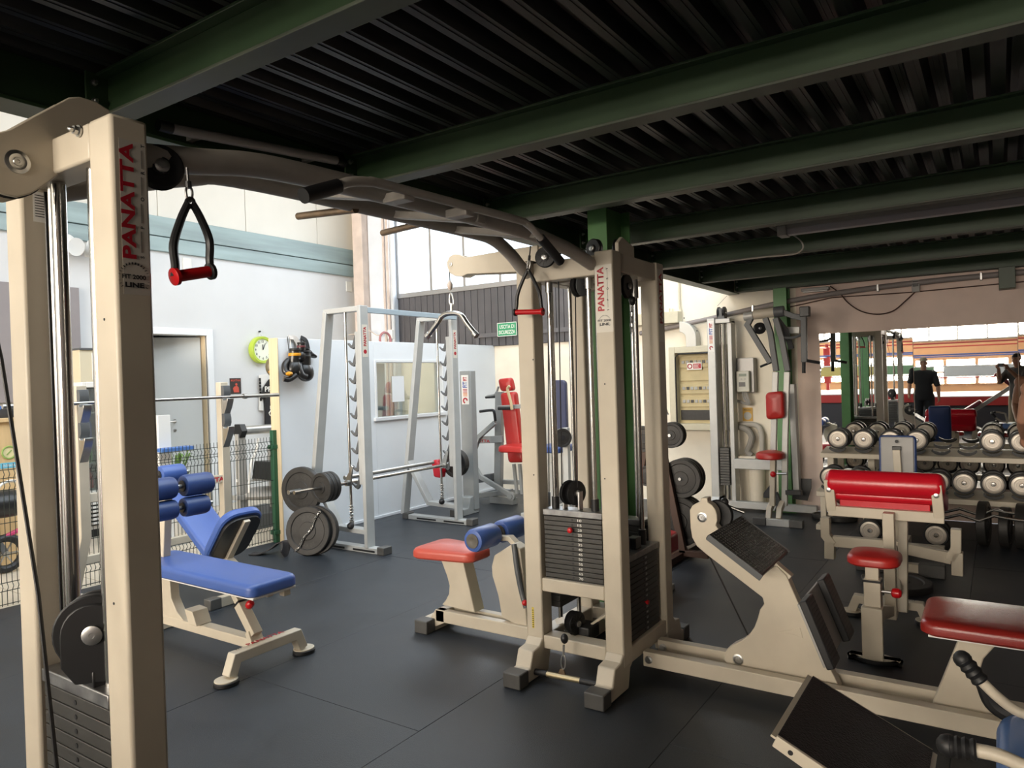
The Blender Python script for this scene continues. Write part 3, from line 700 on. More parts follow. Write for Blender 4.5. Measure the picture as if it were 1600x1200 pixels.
# stack and rods
zst = PY(80, 1048, .815).z
stack(LT, -1.955, -1.648, .815, .885, zst, 12, .031, '-y', nums=False)
for xr, yr in ((-1.872, .85), (-1.93, .862), (-1.70, .85)):
    MB().cyl((xr, yr, .1), (xr, yr, 2.06), .0165 if xr > -1.9 else .012, seg=16).build('guide_rod', CHROME, LT)
MB().cyl((-1.872, .85, zst), (-1.872, .85, zst+.05), .024, seg=14).build('rod_bushing', BLACKPL, LT)
pc = PY(152, 985, .84); pc.y = .84
ax = Vector((.72, -.69, 0))
for k in (-.020, .012): pulley(LT, pc+ax.normalized()*k, ax, .088, .022)
b = MB(); an = ax.normalized(); e = Vector((0, 0, 1)).cross(an)
for sg in (1,):
    c0 = pc+an*.026
    b.prism([c0+e*(.068*cos(radians(t)))+Vector((0, 0, .07*sin(radians(t)))) for t in range(0, 181, 15)] + [c0-e*.068-Vector((0, 0, .07)), c0-e*.04-Vector((0, 0, .11)), c0+e*.04-Vector((0, 0, .11)), c0+e*.068-Vector((0, 0, .07))], an*.006)
b.build('pulley_bracket', BLACKPL, LT, bevel=.003)
b = MB().lathe([(.022, 0), (.022, .004), (.016, .006), (.006, .006), (.004, .004)], pc+an*.033, an, 18); b.build('axle_bolt', STEEL, LT)
b = MB().cbox(pc+Vector((.0, 0, -.105)), (.05, .05, .045)); b.build('cable_clevis', BLACKPL, LT, bevel=.004)
cb = MB(); cb.tube([ac+Vector((-.045, -.10, .0)), PX(2, 560, -1.75), PX(60, 930, -1.62), PX(92, 1230, -1.55)], .0042, 8)
cb.tube([PX(71, 300, -1.86), PX(98, 1000, -1.84)], .004, 8); cb.build('cable', BLACKPL, LT)

# ---------------- overhead bridge with chin-up bars
BR = thing('crossover_bridge', 'pair of grey arched overhead tubes with chin-up grips linking the two cable towers', 'gym machine', (-1.8, 2.0, 2.1))
xn, xf = -1.592, -2.035
near = [(xn, ly1-.02, 2.07), (xn, 1.05, 2.10), (xn, 1.22, 2.128), (xn, 1.5, 2.14), (xn, 2.0, 2.15), (xn, 2.55, 2.15), (xn, 2.85, 2.13), (xn, 3.0, 2.115), (xn, YF0+.01, 2.075)]
far = [(xf, ly1, 2.07), (xf, 1.1, 2.14), (xf, 1.3, 2.20), (xf, 1.45, 2.228), (xf, 2.0, 2.24), (xf, 2.7, 2.245), (xf, 2.9, 2.235), (xf, 3.05, 2.18), (xf, 3.15, 2.12), (xf, YF0+.01, 2.10)]
BRT = mat('bridge_paint', (.40, .37, .33), .42, noise=.08)
xe_ = PY(922, 396, YF0).x
near = [(xn+(xe_-xn)*max(0, (y-1.3)/(YF0-1.3)), y, z+.03*max(0, (y-1.3)/(YF0-1.3))) for _, y, z in near]
MB().tube(smooth(near, 4), .032, 16).build('bridge_tube', BRT, BR)
MB().tube(smooth(far, 4), .032, 16).build('bridge_tube', BRT, BR)
for y in (1.75, 2.2, 2.6): MB().bar([(xf, y, 2.235), (xn, y, 2.15)], .05, .03, (0, 1, 0)).build('cross_tie', BRT, BR, bevel=.004)
xb = -1.5
bar_ = [PX(500, 300, xb), PX(530, 289, xb), PX(548, 284, xb), PX(575, 284, xb), PX(610, 291, xb), PX(800, 341, xb), PX(822, 349, xb), PX(838, 364, xb), PX(858, 388, xb)]
MB().tube(smooth(bar_, 4), .0145, 12).build('chin_bar', BRT, BR)
MB().tube([PX(474, 306, xb), PX(528, 291, xb)], .021, 14).build('hand_grip', BLACK, BR)
MB().tube([PX(845, 372, xb), PX(876, 409, xb)], .019, 14).build('hand_grip', BLACK, BR)
for u, v in ((640, 305), (735, 330)):
    p = PX(u, v, xb); MB().bar([(xn, p.y, p.z+.0), p], .05, .03, (0, 1, 0)).build('chin_bracket', BRT, BR, bevel=.004)
for (ua, va, ub, vb) in ((466, 338, 556, 327), (598, 364, 668, 347)):
    p = PX(ub, vb, xf+.02); a = PX(ua, va, xf-.36); 
    MB().tube([a, p], .015, 12).build('hand_grip', BRASSY, BR)

# ---------------- hanging attachments
def stirrup(label, top, apex, cr, cl, rot_flip, strapmat=BLACKPL):
    """top: cable end, apex: hole at the top of the bow, cl / cr: the two ends of the grip"""
    top, apex, cl, cr = map(Vector, (top, apex, cl, cr))
    t = thing('stirrup_handle', label, 'cable handle', (cl+cr)/2)
    ax = (cr-cl).normalized(); mid = (cl+cr)/2; h = (apex-mid)
    for s_, e in ((-1, cl), (1, cr)):
        pts = smooth([apex+ax*(s_*.006), apex.lerp(e, .22)+ax*(s_*.016), apex.lerp(e, .55)+ax*(s_*.022), apex.lerp(e, .85)+ax*(s_*.007), e+ax*(s_*.004)], 5)
        MB().tube(pts, .0085, 10, radii=[.010-.0025*abs(i/len(pts)-.5) for i in range(len(pts))]).build('bow', strapmat, t)
    MB().cyl(cl, cr, .0135, seg=18).build('grip', REDPL, t)
    nrm = ax.cross(h).normalized()
    for e, s_ in ((cl, -1), (cr, 1)): MB().lathe([(.014, -.004), (.020, -.002), (.020, .006), (.012, .009)], e, ax*s_, 18).build('grip_flange', REDPL if s_*rot_flip > 0 else BLACKPL, t)
    # swivel ring, carabiner
    MB().tube([apex+ax*(.010*cos(a))+h.normalized()*(.010*sin(a)+.002) for a in [2*pi*i/12 for i in range(12)]], .0045, 8, closed=True).build('eyelet', strapmat, t)
    L = (top-apex); c = apex+L*.3
    u = L.normalized(); sd = nrm
    pts = [apex+u*(.004+.42*L.length*(1-cos(a))/2*1.0) + ax*(.010*sin(a)*(.6+.4*(1-cos(a))/2)) for a in [2*pi*i/16 for i in range(16)]]
    MB().tube(pts, .003, 8, closed=True).build('carabiner', STEEL, t)
    MB().tube([apex+u*(L.length*.42), apex+u*(L.length*.62)], .007, 8).build('cable_stop', BLACKPL, t)
    MB().tube([apex+u*(L.length*.6), top], .0032, 6).build('cable', BLACKPL, t)
    return t
xs_ = -1.53
stirrup('black bow stirrup handle with red grip hanging beside the near left column', PX(292, 262, xs_), PX(297, 318, xs_), PX(328, 424, xs_), PX(275, 432, xs_), -1)
pulley(LT, PX(250, 262, xs_-.05), (.94, -.3, 0), .05, .028)
stirrup('thin bow stirrup handle with red grip hanging in front of the centre tower', PY(829, 384, 3.1), PY(825, 424, 3.1), PY(847, 487, 3.1), PY(806, 488, 3.1), 1)
p = PY(852, 402, 3.12); pulley(CT, (p.x, 3.12, p.z), (-.3, 1, 0), .052, .02, spokes=True)
MB().bar([(p.x, 3.13, p.z+.02), (p.x+.02, YF0+.03, p.z+.05)], .02, .05, (1, 0, 0)).build('pulley_bracket', BLACKPL, CT, bevel=.003)
# chrome pulldown bar under the boom
q = PY(703, 440, yb); VB = thing('pulldown_bar', 'short bent chrome pulldown bar hanging from the boom arm', 'cable handle', PY(704, 490, yb))
MB().lathe([(.004, -.03), (.013, -.022), (.017, -.005), (.017, .008), (.010, .022), (.004, .03)], PY(703, 446, yb), (0, 0, 1), 14).build('ball_stop', PINKCOL, VB)
c0, c1 = PY(704, 458, yb), PY(706, 478, yb)
MB().tube([c0.lerp(c1, (1-cos(a))/2)+Vector((.020*sin(a)*(.5+.5*(1-cos(a))/2), 0, 0)) for a in [2*pi*i/18 for i in range(18)]], .0045, 8, closed=True).build('carabiner', STEEL, VB)
MB().tube([PY(705, 474, yb), PY(705, 489, yb)], .008, 8).build('eye_bolt', STEEL, VB)
for dx in (-.0,):
    pts = [PY(u, v, yb+d) for u, v, d in ((670, 523, -.0), (685, 503, 0), (690, 495, 0), (700, 490, 0), (715, 490, 0), (722, 494, 0), (730, 506, 0), (743, 522, 0))]
    MB().tube(smooth(pts, 4), .0155, 12).build('bent_bar', CHROME, VB)
for (u, v), (u2, v2) in (((667, 526), (672, 521)), ((745, 525), (740, 519))):
    a, b_ = PY(u, v, yb), PY(u2, v2, yb); MB().cyl(a, a.lerp(b_, .8), .02, seg=14).build('end_cap', STEEL, VB)
# straight bar lying low in front of the tower
a, b_ = PY(819, 1046, 3.12), PY(950, 1072, 3.12)
SB = thing('straight_bar', 'short straight bar with black grips hanging from the low pulley', 'cable handle', a.lerp(b_, .5))
MB().cyl(a, a.lerp(b_, .29), .0165, seg=14).build('hand_grip', BLACK, SB); MB().cyl(a.lerp(b_, .69), b_, .0165, seg=14).build('hand_grip', BLACK, SB)
MB().cyl(a.lerp(b_, .28), a.lerp(b_, .70), .0145, seg=14).build('bar', mat('dull_brass_steel', (.45, .38, .24), .4, .8), SB)
m_ = a.lerp(b_, .47); e = (b_-a).normalized()
MB().prism([m_-e*.022+Vector((0, -.004, .012)), m_+e*.022+Vector((0, -.004, .012)), m_+e*.012+Vector((0, -.004, .04)), m_-e*.008+Vector((0, -.004, .04))], (0, .008, 0)).build('lug', BRASSY, SB)
MB().sphere(PY(882, 998, 3.13), .02, sc=(1, 1, 1.25)).build('ball_stop', BLACKPL, SB)
t0, t1 = PY(881, 1008, 3.125), PY(880, 1046, 3.12)
MB().tube([t0, t0.lerp(t1, .45)], .006, 8).build('swivel', STEEL, SB)
MB().tube([t0.lerp(t1, .4).lerp(t1, (1-cos(a_))/2)+Vector((.012*sin(a_), 0, 0)) for a_ in [2*pi*i/14 for i in range(14)]], .0035, 8, closed=True).build('carabiner', STEEL, SB)

# ---------------- pulldown seat (left of tower)
PS = thing('pulldown_station', 'red padded pulldown seat with blue thigh rollers left of the centre tower', 'gym seat', (-2.6, 3.5, 0))
for y0 in (3.425, 3.525):
    MB().bar([(PZ(690, 960).x*0-2.93, y0+.025, .10), (XA0, y0+.025, .10)], .05, .075, (0, 1, 0)).build('rail', PAINT, PS, bevel=.005)
MB().prism([(-2.985, 3.425, .03), (-2.985, 3.425, .06), (-2.93, 3.425, .1375), (-2.86, 3.425, .1375), (-2.86, 3.425, .0625), (-2.93, 3.425, .03)], (0, .15, 0)).build('end_leg', PAINT, PS, bevel=.005)
MB().box((-3.03, 3.39, .0), (-2.94, 3.74, .075)).build('cross_foot', PAINT, PS, bevel=.005)
foot_cap(PS, (-3.035, 3.345, 0), (-2.935, 3.43, .08)); foot_cap(PS, (-3.035, 3.72, 0), (-2.935, 3.80, .08))
ol = [PY(u, v, 3.45) for u, v in ((688, 873), (722, 873), (742, 958), (690, 945), (696, 938), (701, 928), (702, 915), (698, 900))]
MB().prism(ol, (0, .10, 0)).build('seat_post', PAINT, PS, bevel=.006)
sc = PY(708, 868, 3.5)
MB().pad((-2.85, 3.53, .487), (.44, .36, .065), None, .03, .25, .07, taper=(1.0, .62)).build('seat_pad', mat('light_red_vinyl', (.48, .07, .045), .36, bump=.05, bscale=300), PS)
ol = [PY(u, v, 3.45) for u, v in ((772, 868), (800, 850), (812, 858), (818, 905), (824, 985), (784, 965), (778, 930), (769, 900), (768, 885))]
MB().prism(ol, (0, .09, 0)).build('roller_post', PAINT, PS, bevel=.006)
rc = PY(740, 845, 3.30); rcx = Vector((rc.x, 0, rc.z))
for y0, y1 in ((3.29, 3.50), (3.56, 3.78)):
    r = MB().lathe([(.045, 0), (.062, .004), (.068, .02), (.068, y1-y0-.02), (.062, y1-y0-.004), (.045, y1-y0)], (rcx.x, y0, rcx.z), (0, 1, 0), 26).build('roller', BLUEV, PS)
    MB().lathe([(.042, 0), (.042, .004), (.018, .005), (.012, .002)], (rcx.x, y0-.001, rcx.z), (0, -1, 0), 22).build('end_disc', mat('roller_disc', (.10, .09, .075), .5), r)
MB().cyl((rcx.x, 3.29, rcx.z), (rcx.x, 3.78, rcx.z), .014, seg=10).build('roller_axle', STEEL, PS)
MB().bar([(rcx.x, 3.53, rcx.z-.03), (rcx.x+.10, 3.53, rcx.z-.02), (rcx.x+.16, 3.52, rcx.z-.06)], .05, .03, (0, 1, 0)).build('roller_bracket', PAINT, PS, bevel=.004)
MB().tube(smooth([PY(803, 850, 3.44), PY(808, 890, 3.43), PY(815, 925, 3.43), PY(822, 950, 3.42)], 5), .016, 10).build('adjust_lever', DARKGREY, PS)
MB().sphere(PY(820, 942, 3.41), .017).build('knob', REDPL, PS)

# ---------------- low row station (right of tower)
LR = thing('low_row_bench', 'long cream low-row station with black footplates and red seat right of the tower', 'gym machine', (-.7, 3.55, 0))
for y0 in (3.41, 3.60):
    MB().box((XB1+.004, y0, .062), (.62, y0+.055, .138)).build('rail', PAINT, LR, bevel=.004)
    MB().lathe([(.020, 0), (.020, .004), (.010, .006), (.010, .010), (0, .010)], (XB1+.035, y0, .10), (0, -1, 0), 14).build('bolt', STEEL, LR)
MB().box((XB1+.02, 3.465, .07), (.60, 3.60, .085)).build('rail_web', PAINT, LR)
MB().box((.50, 3.25, 0), (.60, 3.82, .062)).build('cross_foot', PAINT, LR, bevel=.004)
ys = 3.505
def cr6(pts): return [PY(1030+a*.25, 760+c*.25, ys) for a, c in pts]
ol = cr6([(190, 150), (205, 122), (230, 106), (252, 99), (262, 72), (300, 72), (302, 100), (330, 118), (350, 145), (360, 180), (362, 215), (352, 245), (420, 330), (690, 510), (735, 500), (795, 560), (830, 640), (865, 720), (900, 790), (1000, 1000), (1130, 1262), (420, 1110), (406, 1085), (408, 1050), (425, 1015), (460, 990), (515, 965), (560, 930), (595, 880), (615, 825), (630, 770), (655, 735), (645, 695), (300, 430), (235, 375), (205, 320), (195, 260)])
MB().prism(ol, (0, .06, 0)).build('side_plate', PAINT, LR, bevel=.004)
for (a, c), r in (((268, 193), .025), ((493, 1082), .026)):
    p = cr6([(a, c)])[0]; MB().lathe([(r, 0), (r, .003), (r*.72, .005), (r*.62, .002), (r*.4, .002), (r*.38, .005), (r*.15, .005), (r*.1, .002)], p, (0, -1, 0), 24).build('axle_bolt', STEEL, LR)
p = cr6([(290, 195)])[0]; pulley(LR, (p.x+.03, ys+.10, p.z+.0), (0, 1, 0), .075, .03)
p = cr6([(385, 150)])[0]; q = cr6([(450, 188)])[0]
MB().cyl((p.x, ys+.12, p.z), (q.x+.03, ys+.12, q.z), .008, seg=10).build('handle_hook', CHROME, LR); MB().sphere((p.x-.02, ys+.12, p.z+.02), .022).build('ball_stop', BLACKPL, LR)
MB().tube([cr6([(300, 440)])[0]+Vector((0, .03, 0)), cr6([(543, 940)])[0]+Vector((0, .03, 0))], .004, 6).build('cable', BLACKPL, LR)
MB().prism([p+Vector((0, -.003, 0)) for p in cr6([(745, 905), (830, 895), (880, 880), (900, 950), (840, 925)])], (0, .01, 0)).build('gusset', PAINT, LR, bevel=.002)
# large footplate with raised grid
A, Bq = Vector((-1.14, 0, .795)), Vector((-.900, 0, .632)); dirp = (Bq-A).normalized(); nrm = Vector((dirp.z*-1, 0, dirp.x)); yA, yB = 3.29, 3.79
FP = MB().prism([A+Vector((0, yA, 0)), Bq+Vector((0, yA, 0)), Bq+Vector((0, yB, 0)), A+Vector((0, yB, 0))], -nrm*.022).build('footplate', BLACKPL, LR, bevel=.003)
g = MB(); L = (Bq-A).length
for i in range(21):
    t = .010+i*(L-.02)/20; y0 = yA+.01; g.prism([A+dirp*(t-.0025)+Vector((0, y0, 0)), A+dirp*(t+.0025)+Vector((0, y0, 0)), A+dirp*(t+.0025)+Vector((0, yB-.01, 0)), A+dirp*(t-.0025)+Vector((0, yB-.01, 0))], nrm*.006)
for i in range(17):
    y0 = yA+.01+i*(yB-yA-.02)/16; g.prism([A+dirp*.008+Vector((0, y0-.003, 0)), A+dirp*(L-.008)+Vector((0, y0-.003, 0)), A+dirp*(L-.008)+Vector((0, y0+.003, 0)), A+dirp*.008+Vector((0, y0+.003, 0))], nrm*.006)
g.build('tread_grid', mat('tread_rubber', (.045, .043, .04), .38), FP)
for yy in (yA-.004, yB+.004): MB().bar([A+Vector((0, yy, -.008)), Bq+Vector((0, yy, -.008))], .01, .03, (0, 1, 0)).build('edge_trim', DARKGREY, FP, bevel=.002)
MB().bar([Bq+Vector((.0, 3.54, .0)), Bq+Vector((.07, 3.54, -.055))], .05, .02, (0, 1, 0)).build('stop_bar', PAINT, LR, bevel=.003)
# two calf pads
A, Bq = Vector((-.742, 0, .528)), Vector((-.640, 0, .270)); dirp = (Bq-A).normalized(); nrm = Vector((-dirp.z, 0, dirp.x))
MB().prism([A+Vector((0, 3.30, 0)), Bq+Vector((0, 3.30, 0)), Bq+Vector((0, 3.78, 0)), A+Vector((0, 3.78, 0))], -nrm*.014).build('foot_pad_plate', GREYPL, LR, bevel=.003)
for y0, y1 in ((3.285, 3.42), (3.665, 3.80)):
    fpd = MB().prism([A-dirp*.01+Vector((0, y0, 0)), Bq+dirp*.01+Vector((0, y0, 0)), Bq+dirp*.01+Vector((0, y1, 0)), A-dirp*.01+Vector((0, y1, 0))], nrm*.035).build('foot_pad', mat('pad_rubber', (.022, .022, .023), .5), LR, bevel=.006)
    g = MB(); L = (Bq-A).length
    for i in range(16):
        t = .008+i*(L-.016)/15; c = A+dirp*t+nrm*.035
        g.prism([c-dirp*.004+Vector((0, y0+.008, 0)), c+dirp*.004+Vector((0, y0+.008, 0)), c+dirp*.004+Vector((0, y1-.008, 0)), c-dirp*.004+Vector((0, y1-.008, 0))], nrm*.0012)
    g.build('rib', BLACK, fpd)
# long red seat on its panel
MB().pad((.15, 3.525, .495), (.88, .42, .06), None, .028, .06, .06).build('seat_pad', MAROON, LR)
MB().box((-.26, 3.34, .455), (.58, 3.71, .466)).build('seat_board', STICKERW, LR, bevel=.002)
ol = [PY(1200+a/3, 800+c/3, ys) for a, c in ((905, 572), (765, 915), (1130, 1000), (1060, 900), (1010, 820), (995, 740), (1010, 690), (1060, 635), (1125, 603))]
MB().prism(ol, (0, .06, 0)).build('seat_panel', PAINT, LR, bevel=.005)
MB().prism([(.34, ys, .135), (.44, ys, .455), (.52, ys, .455), (.52, ys, .135)], (0, .06, 0)).build('seat_panel', PAINT, LR, bevel=.005)
# ================================================================ LEFT SIDE: benches, rack, fence, reception
def plate_mesh(r, th, hub=.028, m=IRON, name='weight_disc'):
    """weight disc in local space, axis along local X"""
    b = MB(); h = th/2
    b.lathe([(hub, -h), (r*.36, -h), (r*.38, -h+.006), (r*.74, -h+.008), (r*.78, -h+.001), (r*.97, -h), (r, -h+.006), (r, h-.006), (r*.97, h), (r*.78, h-.001), (r*.74, h-.008), (r*.38, h-.006), (r*.36, h), (hub, h)], (0, 0, 0), (1, 0, 0), 36)
    # bore faces close the hole visually with a dark ring
    return b
def disc(label, cat, c, axis, r, th, group=None, m=IRON, textbody=None):
    b = plate_mesh(r, th); o = b.build('weight_disc', m)
    ax = Vector(axis).normalized()
    o.rotation_mode = 'QUATERNION'; o.rotation_quaternion = Vector((1, 0, 0)).rotation_difference(ax); o.location = c
    tag(o, label, cat, group)
    hb = MB().lathe([(.026, -th/2-.0015), (.026, th/2+.0015)], (0, 0, 0), (1, 0, 0), 18)
    me = hb.build('bore', BLACKINK); me.parent = o
    if textbody:
        for sg in (1, -1):
            for k, a0 in enumerate((90, 270)):
                t = text('lettering', textbody, mat('iron_raised', (.055, .052, .048), .5, .3), None, (sg*(th/2-.006), 0, 0), (0, sg, 0), (0, 0, 1), r*.16, r*.62, bold=.01, align='CENTER')
                for v in t.data.vertices:
                    yy = v.co.y; zz = v.co.z + r*.50
                    ang = -yy/(r*.55)*sg*sg; rad = zz
                    y_, z_ = rad*math.sin(yy/(r*.58)), rad*math.cos(yy/(r*.58))
                    if a0 == 270: y_, z_ = -y_, -z_
                    v.co.y, v.co.z = y_, z_; v.co.x = sg*(th/2-.0065)
                t.parent = o
    return o
def round_foot(parent, x, y, L=.13, W=.10):
    n = 24; out = []
    for k in range(n):
        a = 2*pi*k/n; out.append((x+W/2*cos(a), y+(L/2-W/2)*(1 if sin(a) > 0 else -1)*min(1, abs(sin(a))*3)+W/2*sin(a), 0))
    MB().prism(out, (0, 0, .022)).build('rubber_pad', BLACK, parent, bevel=.004)
    MB().prism([(p[0]*.93+x*.07, p[1]*.93+y*.07, .022) for p in out], (0, 0, .008)).build('foot_disc', PAINT, parent, bevel=.002)

# ---- adjustable abdominal bench (front left)
AB = thing('abdominal_bench', 'long blue flat abdominal bench with red pull pin and leg rollers, left foreground', 'bench', (-3.8, 2.52, 0))
xf_ = -3.385
MB().bar([(xf_, 2.29, .035), (xf_+.0, 2.325, .125), (xf_, 2.725, .125), (xf_, 2.76, .035)], .062, .055, (1, 0, 0)).build('front_foot', PAINT, AB, bevel=.005)
round_foot(AB, xf_, 2.27, .13, .12); round_foot(AB, xf_, 2.78, .13, .12)
panatta(AB, (xf_-.012, 2.42, .1535), (0, 1, 0), (-1, 0, 0), .034, .24)
text('lettering', 'FIT', BLACKINK, AB, (xf_-.010, 2.345, .1535), (0, 1, 0), (-1, 0, 0), .024, .04, bold=.02)
MB().bar([(xf_-.02, 2.52, .125), (-4.55, 2.52, .125)], .07, .055, (0, 1, 0)).build('spine', PAINT, AB, bevel=.005)
MB().bar([(-4.55, 2.27, .03), (-4.55, 2.77, .03)], .07, .06, (1, 0, 0)).build('rear_foot', PAINT, AB, bevel=.005)
MB().bar([(-4.50, 2.52, .06), (-4.55, 2.52, .15)], .07, .06, (0, 1, 0)).build('spine_riser', PAINT, AB, bevel=.005)
pa, pb = Vector((-3.28, 2.52, .468)), Vector((-4.50, 2.52, .475))
pd = (pb-pa).normalized()
MB().pad((pa+pb)/2, ((pb-pa).length, .315, .07), basis(-pd, (0, 1, 0)), .028, .05, .05).build('bench_pad', BLUEV, AB)
MB().cbox((pa+pb)/2+Vector((0, 0, -.04)), ((pb-pa).length-.02, .28, .012), basis(-pd, (0, 1, 0))).build('pad_board', STICKERW, AB, bevel=.002)
s0, s1 = Vector((-3.65, 2.51, .41)), Vector((-3.45, 2.51, .175))
MB().bar([s0, s0.lerp(s1, .5)], .045, .04, (0, 1, 0)).build('strut', PAINT, AB, bevel=.004)
MB().bar([s0.lerp(s1, .32), s1], .06, .055, (0, 1, 0)).build('strut_sleeve', PAINT, AB, bevel=.004)
MB().bar([s0.lerp(s1, .31), s0.lerp(s1, .35)], .064, .06, (0, 1, 0)).build('sleeve_collar', BLACKPL, AB, bevel=.002)
e = (s1-s0).normalized(); kn = s0.lerp(s1, .50); nn = Vector((-e.z, 0, e.x))
if nn.x < 0: nn = -nn
b = MB().cyl(kn+nn*.025, kn+nn*.05, .007, seg=10); b.build('pin_shaft', STEEL, AB)
MB().lathe([(.012, 0), (.021, .006), (.023, .02), (.021, .034), (.014, .042), (.0, .044)], kn+nn*.048, nn, 16).build('pull_pin', REDPL, AB)
MB().bar([s1+Vector((-.035, 0, .02)), s1+Vector((-.0, 0, -.045))], .08, .035, (0, 1, 0)).build('strut_lug', PAINT, AB, bevel=.003)
MB().bar([(-3.62, 2.51, .415), (-3.33, 2.52, .412)], .04, .02, (0, 1, 0)).build('pad_rail', PAINT, AB, bevel=.002)
MB().box((-3.35, 2.595, .385), (-3.31, 2.64, .43)).build('pad_rail', PAINT, AB, bevel=.003)
ol = [(-4.36, 2.49, .14), (-4.10, 2.49, .14), (-4.19, 2.49, .19), (-4.25, 2.49, .27), (-4.26, 2.49, .42), (-4.38, 2.49, .42)]
MB().prism(ol, (0, .06, 0)).build('rear_panel', PAINT, AB, bevel=.004)
MB().prism([(-4.02, 2.46, .155), (-3.94, 2.46, .155), (-3.98, 2.46, .235), (-4.06, 2.46, .24)], (0, .10, 0)).build('bracket', PAINT, AB, bevel=.003)
# roller mast
MB().bar([(-4.40, 2.52, .15), (-4.34, 2.52, .60), (-4.30, 2.52, .97)], .05, .05, (0, 1, 0)).build('roller_mast', PAINT, AB, bevel=.004)
def roll(parent, x, z, y0, y1, r=.068, m=BLUED):
    o = MB().lathe([(r*.55, 0), (r*.92, .003), (r, .02), (r, y1-y0-.02), (r*.92, y1-y0-.003), (r*.55, y1-y0)], (x, y0, z), (0, 1, 0), 26).build('leg_roller', m, parent)
    MB().lathe([(r*.52, 0), (r*.52, .004), (r*.2, .005)], (x, y0-.002, z), (0, -1, 0), 20).build('end_disc', BLACKPL, o)
roll(AB, -4.18, .955, 2.55, 2.735); roll(AB, -4.18, .955, 2.30, 2.49); roll(AB, -4.17, .825, 2.54, 2.70, .06); roll(AB, -4.17, .825, 2.30, 2.49, .06); roll(AB, -4.42, 1.01, 2.54, 2.70, .06, BLUEV)
for x, z in ((-4.18, .955), (-4.17, .825), (-4.42, 1.01)): MB().cyl((x, 2.3, z), (x, 2.74, z), .012, seg=10).build('roller_axle', STEEL, AB)

# ---- incline press bench with uprights, and its barbell
IB = thing('incline_press_bench', 'blue incline bench with tall cream bar uprights standing along the wire fence', 'bench', (-5.2, 3.21, 0))
xu = -5.55
for y in (2.62, 3.79):
    MB().bar([(xu-.02, y, 1.60), (xu-.02, y, .50), (xu-.22, y, .05)], .075, .07, (0, 1, 0)).build('upright', PAINT, IB, bevel=.005)
    MB().box((xu-.34, y-.04, 0), (xu-.1, y+.04, .05)).build('foot', PAINT, IB, bevel=.004)
    foot_cap(IB, (xu-.10, y-.045, 0), (xu-.03, y+.045, .055)); foot_cap(IB, (xu-.40, y-.045, 0), (xu-.33, y+.045, .055))
    for z in (1.44, 1.20):
        MB().prism([(xu+.015, y-.03, z-.16), (xu+.075, y-.03, z-.06), (xu+.10, y-.03, z), (xu+.10, y-.03, z+.02), (xu+.085, y-.03, z+.02), (xu+.075, y-.03, z+.005), (xu+.03, y-.03, z+.005), (xu+.03, y-.03, z+.02), (xu+.015, y-.03, z+.02)], (0, .06, 0)).build('bar_hook', STEEL, IB, bevel=.002)
        MB().prism([(xu+.014, y-.034, z+.02), (xu+.014, y-.034, z+.13), (xu+.045, y-.034, z+.13), (xu+.055, y-.034, z+.09), (xu+.055, y-.034, z+.05), (xu+.04, y-.034, z+.02)], (0, .068, 0)).build('hook_guard', DARKGREY, IB, bevel=.003)
MB().box((xu-.045, 2.62, .74), (xu+.005, 3.79, .805)).build('cross_tube', PAINT, IB, bevel=.004)
panatta(IB, (xu+.006, 3.465, .753), (0, 1, 0), (0, 0, 1), .038, .30)
MB().box((xu-.20, 2.62, .26), (xu-.15, 3.79, .32)).build('cross_tube', PAINT, IB, bevel=.004)
MB().bar([(xu-.02, 3.21, .77), (xu+.12, 3.21, .62)], .06, .05, (0, 1, 0)).build('back_brace', PAINT, IB, bevel=.004)
MB().bar([(xu-.17, 3.21, .29), (-5.0, 3.21, .16), (-4.56, 3.21, .15)], .07, .06, (0, 1, 0)).build('spine', PAINT, IB, bevel=.004)
MB().bar([(-4.62, 3.02, .035), (-4.62, 3.48, .035)], .06, .07, (1, 0, 0)).build('front_foot', PAINT, IB, bevel=.004)
foot_cap(IB, (-4.66, 2.97, 0), (-4.58, 3.06, .075)); foot_cap(IB, (-4.66, 3.44, 0), (-4.58, 3.53, .075))
MB().bar([(-4.62, 3.21, .04), (-4.62, 3.21, .15)], .06, .06, (0, 1, 0)).build('spine_leg', PAINT, IB, bevel=.004)
pa, pb = PY(354, 868, 3.21), PY(283, 772, 3.21); pd = (pb-pa).normalized(); c = (pa+pb)/2; L = (pb-pa).length
up = Vector((-pd.z, 0, pd.x));  up = up if up.z > 0 else -up
bs = Matrix((-pd, Vector((0, 1, 0)), up)).transposed() if (-pd).cross(Vector((0, 1, 0))).dot(up) > 0 else Matrix((pd, Vector((0, 1, 0)), up)).transposed()
MB().pad(c, (L, .29, .07), bs, .028, .1, .06).build('back_pad', BLUEV, IB)
# seat, tilted up and seen from behind
pa, pb = Vector((-4.80, 3.21, .30)), Vector((-4.49, 3.21, .69)); pd = (pb-pa).normalized(); up = Vector((-pd.z, 0, pd.x)); c = (pa+pb)/2
bs = Matrix((pd, Vector((0, 1, 0)), up)).transposed() if pd.cross(Vector((0, 1, 0))).dot(up) > 0 else Matrix((-pd, Vector((0, 1, 0)), up)).transposed()
MB().pad(c, (.46, .34, .07), bs, .03, .15, .11).build('seat_pad', BLUEV, IB)
MB().pad(c-up*.045, (.40, .30, .03), bs, .01, .0, .10).build('seat_board', BLACKPL, IB)
MB().bar([pa-up*.07+pd*.02, pb-up*.065-pd*.06], .05, .035, (0, 1, 0)).build('seat_rail', PAINT, IB, bevel=.004)
MB().bar([pa-up*.07+pd*.05, (-4.47, 3.21, .16)], .06, .05, (0, 1, 0)).build('seat_arm', PAINT, IB, bevel=.004)
MB().box((-4.50, 3.185, .12), (-4.44, 3.235, .19)).build('seat_arm_cap', BLACKPL, IB, bevel=.003)
